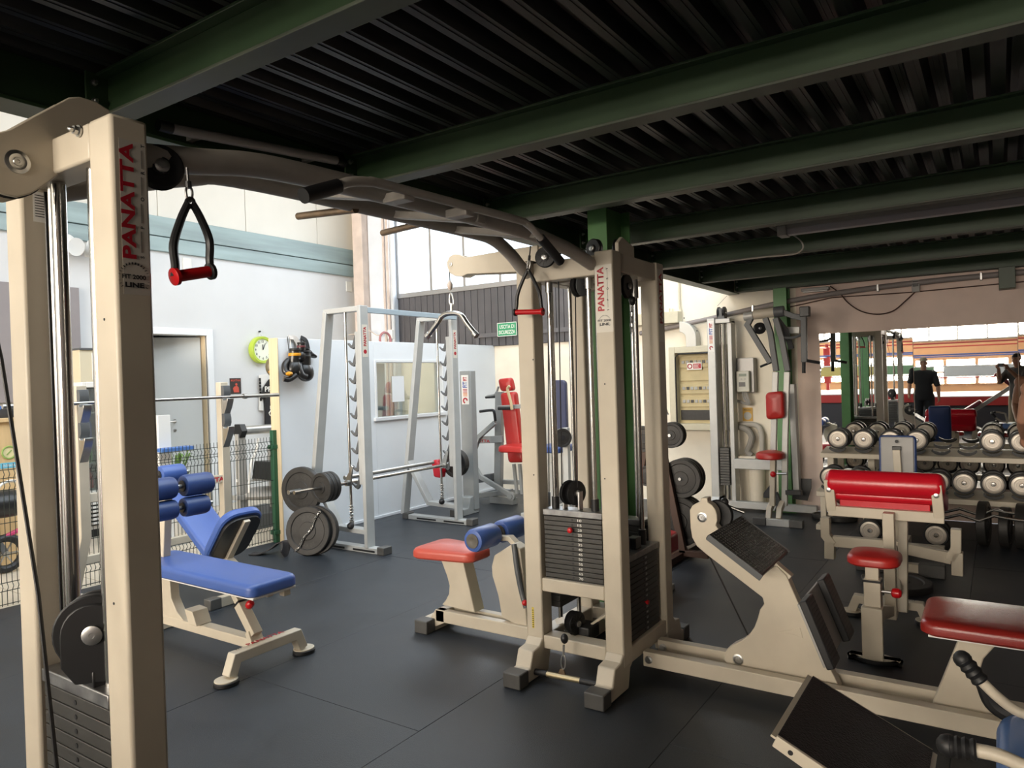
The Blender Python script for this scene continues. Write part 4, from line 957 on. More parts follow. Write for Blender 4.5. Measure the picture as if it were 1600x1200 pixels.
MB().bar([pa-up*.03, (-4.92, 3.21, .17)], .05, .05, (0, 1, 0)).build('seat_post', PAINT, IB, bevel=.004)
zb_ = 1.472; xb_ = xu+.052
BB = thing('barbell', 'bare chrome barbell resting on the tall uprights by the wire fence', 'barbell', (xb_, 3.2, zb_))
MB().cyl((xb_, 2.45, zb_), (xb_, 3.95, zb_), .014, seg=14).build('shaft', CHROME, BB)
for y0, y1 in ((2.1, 2.45), (3.95, 4.32)):
    MB().cyl((xb_, y0, zb_), (xb_, y1, zb_), .0165, seg=14).build('sleeve', STEEL, BB)
    MB().cyl((xb_, y0+.0 if y0 > 3 else y1-.03, zb_), (xb_, y0+.03 if y0 > 3 else y1, zb_), .024, seg=14).build('collar', STEEL, BB)

# ---- wire fence
FN = thing('wire_fence', 'dark green welded wire mesh fence dividing the gym floor from the reception', 'fence', (-6.0, 1.6, 0))
for y, h in ((4.64, 1.115), (2.14, 1.115), (-.36, 1.115), (-1.5, 1.115)):
    MB().box((-6.025, y-.025, 0), (-5.975, y+.025, h)).build('post', FENCEG, FN, bevel=.003)
    for z in (.10, .95): MB().box((-6.04, y-.045, z-.02), (-5.965, y+.045, z+.02)).build('clamp', FENCEG, FN, bevel=.003)
vb = MB(); zs_ = [.03, .14, .145, .19, .195, .5, .86, .91, .915, .965, .97, 1.03]
prof = [(0, .02), (0, .13), (.022, .16), (0, .19), (0, .86), (.022, .89), (0, .92), (0, .945), (.022, .975), (0, 1.005), (0, 1.05)]
y = -1.46
wires = MB()
while y < 4.60:
    for i in range(len(prof)-1):
        (a, z0), (b_, z1) = prof[i], prof[i+1]
        wires.bar([(-6.0+a, y, z0), (-6.0+b_, y, z1)], .0038, .0038, (0, 1, 0))
    y += .034
for z in (.035, .13, .19, .39, .62, .86, .92, .945, 1.005): wires.bar([(-5.996, -1.5, z), (-5.996, 4.62, z)], .005, .005, (0, 0, 1))
wm = wires.build('wire_mesh', FENCEW, FN, recalc=False); wm['kind'] = 'stuff'

# ---- half rack with smith bar
RK = thing('smith_rack', 'tall cream and steel-blue rack with rows of bar hooks before the white partition', 'gym machine', (-4.95, 5.4, 0))
yA_, yB_ = 4.70, 6.10
def rack_frame(y, xp, lab):
    px0, px1 = xp, xp+.042
    post = MB().box((px0, y, .05), (px1, y+.10, 2.265)).build('post', RACKP, RK, bevel=.005)
    MB().box((xp-.68, y+.01, 0), (xp+.16, y+.10, .052)).build('base_bar', RACKP, RK, bevel=.004)
    for xx in (-.55, -.16): MB().box((xp+xx, y+.0085, .012), (xp+xx+.28, y+.012, .03)).build('slot', BLACK, RK)
    foot_cap(RK, (xp+.155, y, 0), (xp+.24, y+.11, .07)); foot_cap(RK, (xp-.76, y, 0), (xp-.675, y+.11, .07))
    MB().bar([(xp-.43, y+.05, 2.235), (xp-.68, y+.05, .60), (xp-.76, y+.05, .05)], .10, .05, (0, 1, 0)).build('back_leg', RACKP, RK, bevel=.005)
    MB().box((xp-.46, y+.01, 2.215), (px1-.004, y+.09, 2.262)).build('top_tube', RACKP, RK, bevel=.005)
    MB().bar([(xp-.67, y+.05, .66), (xp-.38, y+.05, .20), (xp, y+.05, .19)], .09, .045, (0, 1, 0)).build('brace', RACKP, RK, bevel=.004)
    # hook ladder
    zt_, n = 2.0, 9
    lad = MB().box((px0-.075, y+.035, .62), (px0, y+.047, 2.03)).build('hook_ladder', RACKP, RK, bevel=.002)
    for k in range(n):
        z = 1.93-k*.162
        prof_ = [(px0-.07, z+.07), (px0-.07, z-.035), (px0-.095, z-.06), (px0-.13, z-.045), (px0-.165, z-.01), (px0-.158, z+.0), (px0-.125, z-.025), (px0-.105, z-.022), (px0-.085, z+.03)]
        MB().prism([(a, y+.03, c_) for a, c_ in prof_], (0, .022, 0)).build('bar_hook', DARKGREY, lad, bevel=.002)
    # guide rod with spring and stop
    xr = xp-.205
    MB().cyl((xr, y+.05, .20), (xr, y+.05, 2.22), .0125, seg=12).build('guide_rod', CHROME, RK)
    MB().cyl((xr, y+.05, 2.13), (xr, y+.05, 2.215), .018, seg=12).build('rod_collar', STEEL, RK)
    spring((xr, y+.05, .26), .02, .16, 6, STEEL, RK)
    MB().cyl((xr, y+.05, .20), (xr, y+.05, .27), .022, seg=12).build('rod_collar', STEEL, RK)
    MB().sphere((xr+.035, y-.0, .235), .033).build('rubber_stop', BLACK, RK)
    # sticker on the outer face
    zs0, zs1 = PX(570, 558, px1).z, PX(570, 507, px1).z
    decal('sticker', STICKER, post, (px1-.0001, y+.016, zs0), (0, 1, 0), (0, 0, 1), .068, zs1-zs0, .001)
    text('lettering', 'PANATTA', REDINK, post, (px1+.0012, y+.068, zs0+.10), (0, 0, 1), (0, -1, 0), .036, zs1-zs0-.12, bold=.04)
    MB().lathe([(.02, 0), (.02, .0006)], (px1+.001, y+.05, zs0+.05), (1, 0, 0), 18).build('badge_dial', REDINK, post)
rack_frame(yA_, -4.842, 'a'); rack_frame(yB_, -4.905, 'b')
MB().box((-4.83, yA_+.10, 2.20), (-4.80, yB_+.02, 2.25)).build('cross_tube', mat('rack_blue_tube', (.36, .44, .50), .45), RK, bevel=.004)
xq = -5.05
MB().cyl((xq, 4.1, .63), (xq, 6.5, .63), .016, seg=14).build('smith_bar', CHROME, RK)
MB().cyl((xq-.13, 4.8, .66), (xq-.13, 6.1, .66), .02, seg=14).build('rear_tie', STEEL, RK)
for y in (4.755, 6.15):
    MB().cyl((xq, y-.06, .63), (xq, y+.06, .63), .028, seg=14).build('bearing', STEEL, RK)
    MB().prism([(xq-.02, y-.04, .6), (xq+.035, y-.04, .6), (xq+.07, y-.04, .78), (xq+.05, y-.04, .80), (xq+.03, y-.04, .74), (xq-.02, y-.04, .68)], (0, .015, 0)).build('latch_hook', STEEL, RK, bevel=.002)
for k, y in enumerate((4.41, 4.455, 4.50)):
    disc('%s small black iron disc on near end of the low rack bar' % ('outermost', 'middle', 'innermost')[k], 'weight plate', (xq, y, .63), (0, -1, 0), .135, .040, 'discs on the rack bar near end', textbody='10 KG' if k == 0 else None)
for k, y in enumerate((6.32, 6.37)):
    disc('%s black iron disc on far end of the low rack bar' % ('nearer', 'farther')[k], 'weight plate', (xq, y, .63), (0, -1, 0), (.16, .15)[k], .045, 'discs on the rack bar far end')
MB().cyl((-5.50, 4.40, .56), (-5.50, 4.72, .56), .022, seg=12).build('storage_horn', STEEL, RK)
pB = PY(470, 786, 4.52)
disc('large black iron disc stored on the rear leg of the rack', 'weight plate', (-5.50, 4.56, .56), (.25, -1, .02), .22, .055, None, textbody='20 KG')
bg_ = MB(); bg_.prism([(-5.30, 6.2, .66), (-5.27, 6.2, .48), (-5.17, 6.2, .47), (-5.15, 6.2, .56), (-5.22, 6.2, .68)], (0, .10, 0))
tag(move_origin(bg_.build('cloth_pouch', REDB, bevel=.02), (-5.22, 6.25, .47)), 'small red pouch hanging on the brace of the far rack frame', 'pouch')
# leaning discs with chain
for k, (dx, dy) in enumerate(((0, 0), (.035, .055))):
    c = Vector((-5.26+dx, 4.42+dy, .222)); disc('%s of two large iron discs leaning at the rack foot' % ('front chained one', 'rear one')[k], 'weight plate', c, (.34, -.94, .10), .222, .052, 'discs leaning at the rack foot', textbody='20 KG' if k == 0 else None)
CHN = thing('steel_chain', 'bright steel chain draped over the front leaning iron disc', 'chain', (-5.2, 4.38, .3))
fn = Vector((.34, -.94, .10)).normalized(); c0 = Vector((-5.26, 4.42, .222)); uu_ = Vector((0, 0, 1)).cross(fn).normalized(); vv_ = fn.cross(uu_)
path = [c0+fn*.04+uu_*a+vv_*b_ for a, b_ in ((.13, .175), (.09, .13), (.065, .08), (.05, .03), (.02, -.01), (-.02, -.05), (-.05, -.10), (-.075, -.15), (-.12, -.185))]
path = smooth(path, 3)
for i in range(0, len(path)-1):
    p, q = path[i], path[i+1]; t = (q-p).normalized(); sd = fn if i % 2 else t.cross(fn).normalized(); cc = (p+q)/2
    MB().tube([cc+t*(.017*cos(a))+sd*(.008*sin(a)) for a in [2*pi*j/10 for j in range(10)]], .0035, 6, closed=True).build('chain_link', CHROME, CHN)
bl = MB()
pts = [(-5.78, 4.18, .008), (-5.70, 4.22, .010), (-5.62, 4.28, .05), (-5.57, 4.33, .10), (-5.52, 4.35, .11), (-5.47, 4.33, .10), (-5.43, 4.29, .06), (-5.40, 4.24, .02)]
bl.bar(smooth(pts, 4), .10, .008, (.4, -1, 0))
tag(move_origin(bl.build('lifting_belt', mat('belt_leather', (.03, .026, .026), .6), angle=60), (-5.55, 4.28, .0)), 'dark leather lifting belt lying on the floor by the fence post', 'belt')
# ---- weight-stack post and red chest press by the back wall
def fit_sticker(parent, o, xd, zd_, wd, ht):
    o = Vector(o); xd = Vector(xd).normalized(); zd_ = Vector(zd_); nd = xd.cross(zd_).normalized()*.001
    decal('sticker', STICKERW, parent, o, xd, zd_, wd, ht, .0008)
    text('lettering', 'FIT', REDINK, parent, o+nd+xd*(wd*.80)+zd_*(ht*.80), zd_, -xd, wd*.55, ht*.14, bold=.04)
    text('lettering', 'FIT', BLUEINK, parent, o+nd+xd*(wd*.80)+zd_*(ht*.57), zd_, -xd, wd*.62, ht*.21, bold=.03)
    for k in range(6):
        MB().prism([o+nd+xd*(wd*.2)+zd_*(ht*(.28+.045*k)), o+nd+xd*(wd*.8)+zd_*(ht*(.28+.045*k)), o+nd+xd*(wd*.8)+zd_*(ht*(.305+.045*k)), o+nd+xd*(wd*.2)+zd_*(ht*(.305+.045*k))], nd*.5).build('lettering', REDINK if k > 2 else mat('orange_ink', (.65, .22, .06), .5), parent)
    c = o+nd+xd*(wd*.5)+zd_*(ht*.13)
    MB().tube([c+xd*(wd*.26*cos(a))+zd_*(wd*.26*sin(a)) for a in [2*pi*k/14 for k in range(11)]], wd*.09, 6).build('lettering', REDINK, parent)
ym = 6.70
CP = thing('chest_press_machine', 'red padded chest press with grey frame in the corner beside the partition', 'gym machine', (-5.1, 7.3, 0))
x0, x1 = PY(718, 590, ym).x, PY(734, 590, ym).x
pst = MB().box((x0, ym, .04), (x1+.01, ym+.10, 1.66)).build('stack_post', CHESTP, CP, bevel=.006)
MB().prism([(x0+.02, ym-.22, 0), (x0+.02, ym-.22, .07), (x0+.02, ym-.10, .075), (x0+.02, ym-.06, .19), (x0+.02, ym+.02, .21), (x0+.02, ym+.1, .1), (x0+.02, ym+.1, 0)], (.13, 0, 0)).build('foot', CHESTP, CP, bevel=.006)
foot_cap(CP, (x0+.015, ym-.28, 0), (x0+.155, ym-.2, .08))
q = PY(722, 632, ym); fit_sticker(pst, (q.x, ym-.0004, q.z), (1, 0, 0), (0, 0, 1), PY(733, 632, ym).x-q.x, PY(727, 586, ym).z-q.z)
yc_ = 7.4
def C(u, v, y=yc_): return PY(u, v, y)
MB().bar([C(781, 612), C(779, 762)], .07, .10, (0, 1, 0)).build('mast', CHESTP, CP, bevel=.006)
MB().bar([C(733, 688, 7.3), C(786, 686, 7.3)], .05, .085, (0, 1, 0)).build('cross_tube', CHESTP, CP, bevel=.006)
q = C(733, 690, 7.27); text('lettering', 'PANATTA', REDINK, CP, (q.x+.0, 7.2745, q.z), (1, 0, -.02), (0, 0, 1), .035, .32, bold=.03)
MB().bar([C(734, 776), C(800, 768)], .07, .06, (0, 1, 0)).build('base_bar', CHESTP, CP, bevel=.005)
MB().box((C(778, 770).x-.1, 7.35, 0), (C(805, 770).x, 7.45, .08)).build('base_bar', CHESTP, CP, bevel=.005)
MB().bar([C(752, 748), C(772, 745)], .16, .09, (0, 1, 0)).build('counterweight', DARKGREY, CP, bevel=.006)
MB().bar([C(774, 660, 7.25), C(748, 683, 7.25), C(736, 720, 7.25), C(751, 745, 7.25), C(800, 775, 7.25)], .05, .055, (0, 1, 0)).build('press_arm', CHESTP, CP, bevel=.005)
MB().lathe([(.055, 0), (.055, .03), (.03, .035), (.03, .045)], C(800, 775, 7.22), (0, -1, 0), 18).build('pivot', CHESTP, CP)
MB().tube(smooth([C(774, 658, 7.25), C(772, 644, 7.25), C(768, 641, 7.25), C(750, 643, 7.25)], 4), .018, 10).build('hand_grip', BLACKPL, CP)
MB().tube(smooth([C(779, 604), C(774, 616), C(762, 619), C(759, 621)], 4), .014, 10).build('upper_handle', CHESTP, CP); MB().tube([C(759, 621), C(776, 620)], .016, 10).build('hand_grip', BLACKPL, CP)
MB().bar([C(778, 637, 7.2), C(830, 634, 7.2)], .05, .05, (0, 1, 0)).build('handle_bar', CHESTP, CP, bevel=.004); MB().tube([C(779, 638, 7.15), C(800, 638, 7.15)], .022, 10).build('hand_grip', BLACKPL, CP)
def slab(parent, tl, tr, br, bl_, y, th, m, name, rnd=.03):
    P4 = [PY(*q_, y) for q_ in (tl, tr, br, bl_)]
    c = (P4[0]+P4[1]+P4[2]+P4[3])/4; ex = ((P4[1]+P4[2])-(P4[0]+P4[3])); ez = ((P4[0]+P4[1])-(P4[3]+P4[2]))
    wd, ht = ex.length/2, ez.length/2; exn = ex.normalized(); yv = Vector((0, -1, 0)); ez2 = yv.cross(exn)
    if ez2.dot(ez) < 0: ez2 = -ez2
    M = Matrix((exn, exn.cross(yv)*-1 if False else ez2, yv)).transposed()
    if M.determinant() < 0: M = Matrix((-exn, ez2, yv)).transposed()
    ez_n = ez.normalized()
    sh = ez_n.dot(exn)
    b = MB().pad((0, 0, 0), (wd, ht, th), None, rnd, .12, .04)
    b.v = [c + exn*p.x + (ez_n)*p.y + yv*p.z for p in b.v]
    return b.build(name, m, parent)
slab(CP, (779, 592), (800, 590), (803, 610), (785, 612), yc_-.06, .09, REDV, 'head_pad')
slab(CP, (782, 614), (808, 612), (818, 722), (798, 723), yc_-.06, .09, REDV, 'back_pad')
MB().pad(C(812, 700, 7.1), (.42, .38, .08), None, .035, .15, .08).build('seat_pad', REDV, CP)
for a, b_ in (((803, 725), (808, 772)), ((812, 725), (816, 772))): MB().bar([C(*a, 7.2), C(*b_, 7.2)], .035, .035, (0, 1, 0)).build('seat_leg', CHESTP, CP, bevel=.003)
MB().bar([C(770, 752, 7.45), C(820, 754, 7.45)], .06, .05, (0, 1, 0)).build('cross_tube', CHESTP, CP, bevel=.004)
rp = [C(u, v, 7.12) for u, v in ((796, 603), (793, 608), (796, 620), (799, 632), (800, 640))]
RP = tag(move_origin(MB().tube(smooth(rp+[], 4), .018, 8, radii=None).build('rope_attachment', ROPE), rp[2]), 'frayed beige rope hanging over the red back pad', 'rope')

# ---- boxing gloves and headgear on the partition end
def glove(label, c, face, sc, m, accent, tilt=0.0):
    """boxing glove hanging cuff up; c = centre of fist"""
    c = Vector(c); t = thing('boxing_glove', label, 'boxing glove', c, 'boxing gear on the partition end')
    f = Vector(face).normalized(); sd = Vector((0, 0, 1)).cross(f).normalized(); up = (Vector((0, 0, 1))+sd*tilt).normalized()
    M = Matrix((sd, f, up)).transposed()
    b = MB().sphere((0, 0, 0), 1, 20, 12); 
    for p in b.v:
        z = p.z; k = 1+.18*(-z)
        p.x *= .072*k; p.y *= .062*(1-.15*z); p.z = z*.085
    b.v = [c+M@(p*sc) for p in b.v]; b.build('fist', m, t)
    b = MB().lathe([(.048, .05), (.052, .09), (.050, .15), (.056, .155), (.054, .17), (.035, .172)], (0, 0, 0), (0, 0, 1), 18)
    b.v = [c+M@(p*sc) for p in b.v]; b.build('cuff', m, t)
    b = MB().lathe([(.0535, .105), (.0545, .107), (.0545, .128), (.0535, .13)], (0, 0, 0), (0, 0, 1), 18)
    b.v = [c+M@(p*sc) for p in b.v]; b.build('strap', accent, t)
    b = MB().tube(smooth([(-.050, .0, .07), (-.085, .03, .03), (-.080, .05, -.03), (-.045, .065, -.05)], 4), .026, 12); b.v = [c+M@(p*sc) for p in b.v]; b.build('thumb', m, t)
    return t
GBLK = mat('glove_black', (.014, .013, .013), .28); GYEL = mat('glove_yellow', (.62, .27, .01), .4); GRED = mat('glove_dark_red', (.10, .015, .02), .5)
xg = XP1+.085
g1 = glove('black boxing glove with yellow palm, lowest at left on the partition corner', PX(459, 575, xg), (1, -.5, 0), 1.15, GBLK, GYEL, .1)
o = MB().sphere((0, 0, 0), 1, 14, 8)
for p in o.v: p.x *= .05; p.y *= .035; p.z *= .022
cc = PX(452, 584, xg+.07); o.v = [cc+rotZ(-.5)@p for p in o.v]; o.build('palm_patch', GYEL, g1)
fb = MB().tube(smooth([PX(443, 592, xg+.05), PX(452, 593, xg+.07), PX(463, 586, xg+.08)], 4), .026, 12, radii=None); fb.build('finger_roll', GBLK, g1)
glove('plain black boxing glove hanging right of the yellow-palmed one', PX(477, 580, xg), (1, 0, 0), 1.25, GBLK, GBLK, -.05)
glove('black boxing glove with dark red cuff above the lower pair', PX(470, 556, xg+.01), (1, -.2, 0), .8, GBLK, GRED, .1)
glove('small black glove sticking out at right of the hanging gear', PX(488, 555, xg-.03), (1, 0, .2), .55, GBLK, GBLK, -1.2)
ls = thing('hanging_straps', 'pale straps and laces tied over the partition corner above the boxing gloves', 'straps', PX(465, 540, XP1+.03))
for i, u in enumerate((449, 453, 459, 464, 470)):
    MB().tube(smooth([PX(u, 526, XP1+.01), PX(u+1.5, 540, XP1+.025), PX(u+3, 556, XP1+.04)], 4), .004, 6).build('lace', WHITEPL if i % 2 else BLACK, ls)
MB().bar(smooth([PX(470, 527, XP1+.012), PX(478, 533, XP1+.03), PX(482, 552, XP1+.05)], 4), .05, .012, (0, 1, 0)).build('strap', SHIRTB, ls)
MB().bar(smooth([PX(452, 527, XP1+.012), PX(462, 530, XP1+.02), PX(470, 546, XP1+.03)], 4), .06, .006, (0, 1, 0)).build('wrap', mat('wrap_grey', (.5, .46, .42), .8), ls)
hx = -6.22
HG = thing('head_guard', 'olive head guard with orange band hanging behind the partition end', 'head guard', PY(428, 570, YP0-.05))
for (u, v, r, sz, m, nm) in ((429, 556, .05, .8, mat('olive_vinyl', (.13, .11, .06), .4), 'crown'), (427, 573, .085, 1.25, mat('olive_vinyl', (.13, .11, .06), .4), 'shell'), (429, 581, .066, .4, GYEL, 'cheek_band')):
    MB().sphere(PX(u, v, XP0-.12 if nm != 'cheek_band' else XP0-.075), r, 16, 10, (.8, 1, sz)).build(nm, m, HG)
# ---- reception side
xw = XL+.02
q0, q1 = PX(407, 547, xw), PX(407, 531, xw); rC = .19
CK = thing('wall_clock', 'round lime green wall clock on the white wall', 'clock', (xw, q0.y, q0.z))
MB().lathe([(rC-.01, 0), (rC, .01), (rC, .085), (rC-.006, .095), (rC-.035, .092), (rC-.042, .07)], (XL, q0.y, q0.z), (1, 0, 0), 36).build('rim', LIME, CK)
MB().lathe([(rC-.035, .06), (rC-.035, .072)], (XL, q0.y, q0.z), (1, 0, 0), 36).build('dial', mat('dial_cream', (.78, .80, .68), .5), CK)
for h in range(1, 13):
    a = radians(90-30*h); t = text('lettering', str(h), BLACKINK, CK, (XL+.073, q0.y+.118*cos(a), q0.z+.118*sin(a)-.016), (0, 1, 0), (0, 0, 1), .032, align='CENTER', bold=.02)
for ln, ang, wd in ((.075, 92, .012), (.10, 66, .008)):
    a = radians(ang); MB().bar([(XL+.078, q0.y, q0.z), (XL+.078, q0.y+ln*cos(a), q0.z+ln*sin(a))], .003, wd, (1, 0, 0)).build('hand', BLACKINK, CK)
MB().tube([(XL+.03, q0.y-.03, q0.z+rC-.01), (XL+.02, q0.y, q0.z+rC+.06), (XL+.03, q0.y+.03, q0.z+rC-.01)], .004, 6).build('hanger', STEEL, CK)
MB().cyl((XL, q0.y, q0.z+rC+.07), (XL+.03, q0.y, q0.z+rC+.07), .012, seg=8).build('nail', BLACK, CK)
# poster
a, b_ = PX(360, 591, xw), PX(378, 615, xw)
PO = tag(move_origin(MB().box((XL, a.y, b_.z), (XL+.008, b_.y, a.z)).build('poster', mat('poster_black', (.03, .022, .02), .5)), (XL, (a.y+b_.y)/2, b_.z)), 'small dark poster with red figure on the white wall beside the door', 'poster')
m_ = (a.y+b_.y)/2
text('lettering', 'MUAYTHAI', mat('poster_red', (.55, .08, .05), .5), PO, (XL+.009, a.y+.015, a.z-.045), (0, 1, 0), (0, 0, 1), .028, b_.y-a.y-.03, bold=.02)
b = MB(); b.lathe([(.018, 0), (.018, .001)], (XL+.009, m_+.01, a.z-.085), (1, 0, 0), 12)
b.prism([(XL+.009, m_-.03, b_.z+.02), (XL+.009, m_+.05, b_.z+.02), (XL+.009, m_+.045, b_.z+.085), (XL+.009, m_+.02, b_.z+.11), (XL+.009, m_-.02, b_.z+.10), (XL+.009, m_-.045, b_.z+.075)], (.001, 0, 0)); b.build('printed_figure', mat('poster_red', (.55, .08, .05), .5), PO)
# T-shirt on the wall
tx = XL+.05
def T(u, v, d=0): return PX(u, v, tx+d)
TS = thing('hanging_tshirt', 'black t-shirt with white print hanging on the white wall below the clock', 't-shirt', T(425, 625))
MB().prism([T(u, v) for u, v in ((419, 593), (431, 588), (450, 590), (460, 600), (456, 612), (450, 610), (448, 670), (413, 672), (413, 622), (407, 624), (410, 606))], (.03, 0, 0)).build('shirt_body', SHIRTB, TS, bevel=.006)
p = T(414, 612, .031); text('lettering', 'PROE', WHITEINK, TS, p, (0, 1, -.04), (0, 0, 1), .075, T(436, 612).y-p.y, bold=.02)
p = T(430, 666, .031); text('lettering', 'GYM', WHITEINK, TS, p, (0, 1, 0), (0, 0, 1), .07, .26, bold=.02)
b = MB()
for (u, v, r) in ((432, 622, .045), (430, 630, .05), (427, 638, .055), (432, 640, .06), (425, 645, .05), (434, 650, .05), (430, 655, .045)):
    c = T(u, v, .031); b.tube([c+Vector((0, r*cos(t_)*(.8+.3*sin(3*t_+u)), r*sin(t_))) for t_ in [2*pi*k/10 for k in range(9)]], .008, 5)
b.build('printed_figure', WHITEINK, TS)
MB().prism([T(u, v, -.03) for u, v in ((404, 586), (420, 584), (432, 590), (415, 600), (409, 606), (411, 642), (404, 641), (405, 610))], (.02, 0, 0)).build('white_scarf', WHITEPL, TS, bevel=.004)
for k in range(7): p = T(404.3+.25*k, 592+5.2*k, -.009); MB().box((p.x, p.y, p.z-.03), (p.x+.002, p.y+.035, p.z+.012)).build('lettering', BLACKINK, TS)
# flood light
p = PX(112, 385, XL)
SLT = thing('flood_light', 'white twin floodlight on the wall under the blue-grey band', 'lamp', (XL+.001, p.y, p.z))
MB().lathe([(.12, 0), (.12, .03), (.09, .06), (.07, .12), (.10, .18), (.10, .19), (.06, .185)], (XL+.06, p.y-.1, p.z), (1, .2, -.25), 20).build('lamp_head', WHITEPL, SLT)
MB().lathe([(.10, 0), (.10, .03), (.08, .06), (.06, .12), (.09, .17), (.05, .165)], (XL+.10, p.y+.12, p.z-.02), (.7, .9, -.3), 20).build('lamp_head', WHITEPL, SLT)
MB().box((XL+.001, p.y-.1, p.z-.05), (XL+.07, p.y+.15, p.z+.05)).build('base_plate', WHITEPL, SLT, bevel=.004)
# grey panel on the wall
a, b_ = PX(122, 450, XL+.02), PX(122, 625, XL+.02)
tag(move_origin(MB().box((XL, 2.55, b_.z), (XL+.04, a.y, a.z)).build('wall_board', GREYPANEL, bevel=.003), (XL, 3.3, b_.z)), 'large grey-brown board on the wall behind the near left column', 'board')
tag(move_origin(MB().box((XL+.0, 2.55, b_.z-.32), (XL+.05, a.y+.06, b_.z-.02)).build('wall_shelf', WOODL, bevel=.004), (XL, 3.3, b_.z-.3)), 'pale wooden strip below the grey-brown board', 'shelf')
# drinks fridge
fx0, fx1 = -8.5, -8.02
fy0, fy1 = 3.80, 4.45
DF = thing('drinks_fridge', 'white glass-door drinks fridge seen between the posts of the near left column', 'fridge', (-8.26, 4.1, 0))
b = MB(); b.box((fx0, fy0, .08), (fx1, fy0+.04, 1.66)); b.box((fx0, fy1-.04, .08), (fx1, fy1, 1.66)); b.box((fx0, fy0+.04, .08), (fx1-.05, fy1-.04, .12)); b.box((fx0, fy0+.04, 1.60), (fx1, fy1-.04, 1.66)); b.box((fx0, fy0+.04, .12), (fx0+.03, fy1-.04, 1.6)); b.box((fx0, fy0+.04, .45), (fx1-.02, fy1-.04, .50))
b.build('cabinet', WHITEPL, DF, bevel=.006)
MB().box((fx0+.03, fy0+.02, .0), (fx1-.05, fy1-.02, .08)).build('plinth', BLACK, DF)
for k in range(7): MB().box((fx1-.02, fy0+.06, .14+k*.042), (fx1, fy1-.06, .163+k*.042)).build('vent_slat', WHITEPL, DF, bevel=.003)
MB().box((fx1-.03, fy0+.05, .13), (fx1-.022, fy1-.05, .44)).build('vent_back', BLACK, DF)
MB().box((fx1-.012, fy0+.045, .51), (fx1-.006, fy1-.045, 1.59)).build('door_glass', PGLASS, DF)
for z in (.78, 1.05, 1.32): MB().box((fx0+.03, fy0+.045, z), (fx1-.04, fy1-.045, z+.015)).build('shelf', WHITEPL, DF)
cols = [(.5, .05, .05), (.05, .1, .4), (.7, .35, .05), (.1, .3, .1), (.6, .6, .6)]
n = 0
for z in (.52, .795, 1.065, 1.335):
    for k in range(5):
        cl = cols[(n*3+k) % 5]; y = fy0+.11+k*.105
        o = MB().lathe([(.03, 0), (.033, .01), (.033, .14), (.014, .19), (.014, .215), (.0, .217)], (fx1-.12, y, z), (0, 0, 1), 12).build('drink_bottle', mat('bottle_%d' % ((n*3+k) % 5), cl, .25))
        tag(move_origin(o, (fx1-.12, y, z)), '%s drink bottle, %s from the left on the %s shelf of the white fridge' % (('red', 'blue', 'orange', 'green', 'pale grey')[(n*3+k) % 5], ('first', 'second', 'third', 'fourth', 'fifth')[k], ('bottom', 'second', 'third', 'top')[n]), 'bottle', 'bottles inside the drinks fridge')
    n += 1
MB().box((fx0, fy0, 1.66), (fx1-.02, fy1, 2.0)).build('sign_box', mat('tan_box', (.62, .55, .40), .5), DF, bevel=.004)
MB().box((fx0, fy0-.01, 2.0), (fx1, fy1+.01, 2.02)).build('box_lid', DARKGREY, DF)
a = PX(143, 552, fx1-.018)
MB().box((fx1-.02, a.y, 1.68), (fx1-.012, a.y+.17, 1.97)).build('paper_notice', WHITEPL, DF)
for k in range(6): MB().box((fx1-.012, a.y+.02, 1.93-k*.04), (fx1-.011, a.y+.05+.1*random.random(), 1.936-k*.04)).build('lettering', BLACKINK, DF)
o = MB().lathe([(.14, .012), (.15, .0), (.15, .03), (.1, .10), (.04, .14), (0, .145)], (fx1-.2, fy0+.36, 1.34), (0, 0, 1), 20)
# white cabinet beside the fridge
tag(move_origin(MB().box((-8.5, 3.38, .06), (-8.05, 3.77, 1.25)).build('white_cabinet', WHITEPL, bevel=.05), (-8.27, 3.57, .06)), 'rounded white cabinet between counter and drinks fridge', 'cabinet')
MB_ = MB().box((-8.45, 3.42, 0), (-8.1, 3.73, .062)).build('cabinet_plinth', BLACK); tag(move_origin(MB_, (-8.27, 3.57, 0)), 'black plinth under the rounded white cabinet', 'plinth')
tag(move_origin(MB().box((-8.05, 3.50, 0), (-7.90, 3.78, .07)).build('red_tray', REDPL, bevel=.01), (-7.97, 3.64, 0)), 'low red tray on the floor by the fridge', 'tray')
# counter
CN = thing('reception_counter', 'light wooden reception counter at far left behind the fence', 'counter', (-7.75, 1.9, 0))
zc_ = PX(10, 653, -7.5).z
MB().box((-7.95, .3, 0), (-7.52, 3.02, zc_-.04)).build('counter_body', WOODL, CN, bevel=.004)
MB().box((-8.0, .25, zc_-.04), (-7.48, 3.06, zc_)).build('counter_top', WOODL, CN, bevel=.006)
q = PX(14, 707, -7.52)
MB().tube([q+Vector((.004, .055*cos(t_), .055*sin(t_))) for t_ in [2*pi*k/24 for k in range(24)]], .008, 6, closed=True).build('round_badge', mat('badge_green', (.25, .36, .10), .5), CN)
MB().lathe([(.047, 0), (.047, .003)], q, (1, 0, 0), 24).build('badge_face', mat('badge_cream', (.7, .62, .35), .5), CN)
MB().bar([q+Vector((.005, -.02, -.02)), q+Vector((.005, .02, .02))], .002, .01, (1, 0, 0)).build('lettering', mat('badge_green', (.25, .36, .10), .5), CN)
q = PX(14, 727, -7.52); MB().box((-7.522, q.y-.07, q.z-.025), (-7.517, q.y+.07, q.z+.025)).build('blue_label', mat('label_cyan', (.12, .45, .62), .5), CN)
text('lettering', 'ENTRATA', WHITEINK, CN, (-7.5165, q.y-.05, q.z-.012), (0, 1, 0), (0, 0, 1), .022, .10)
a = PX(0, 650, -7.6)
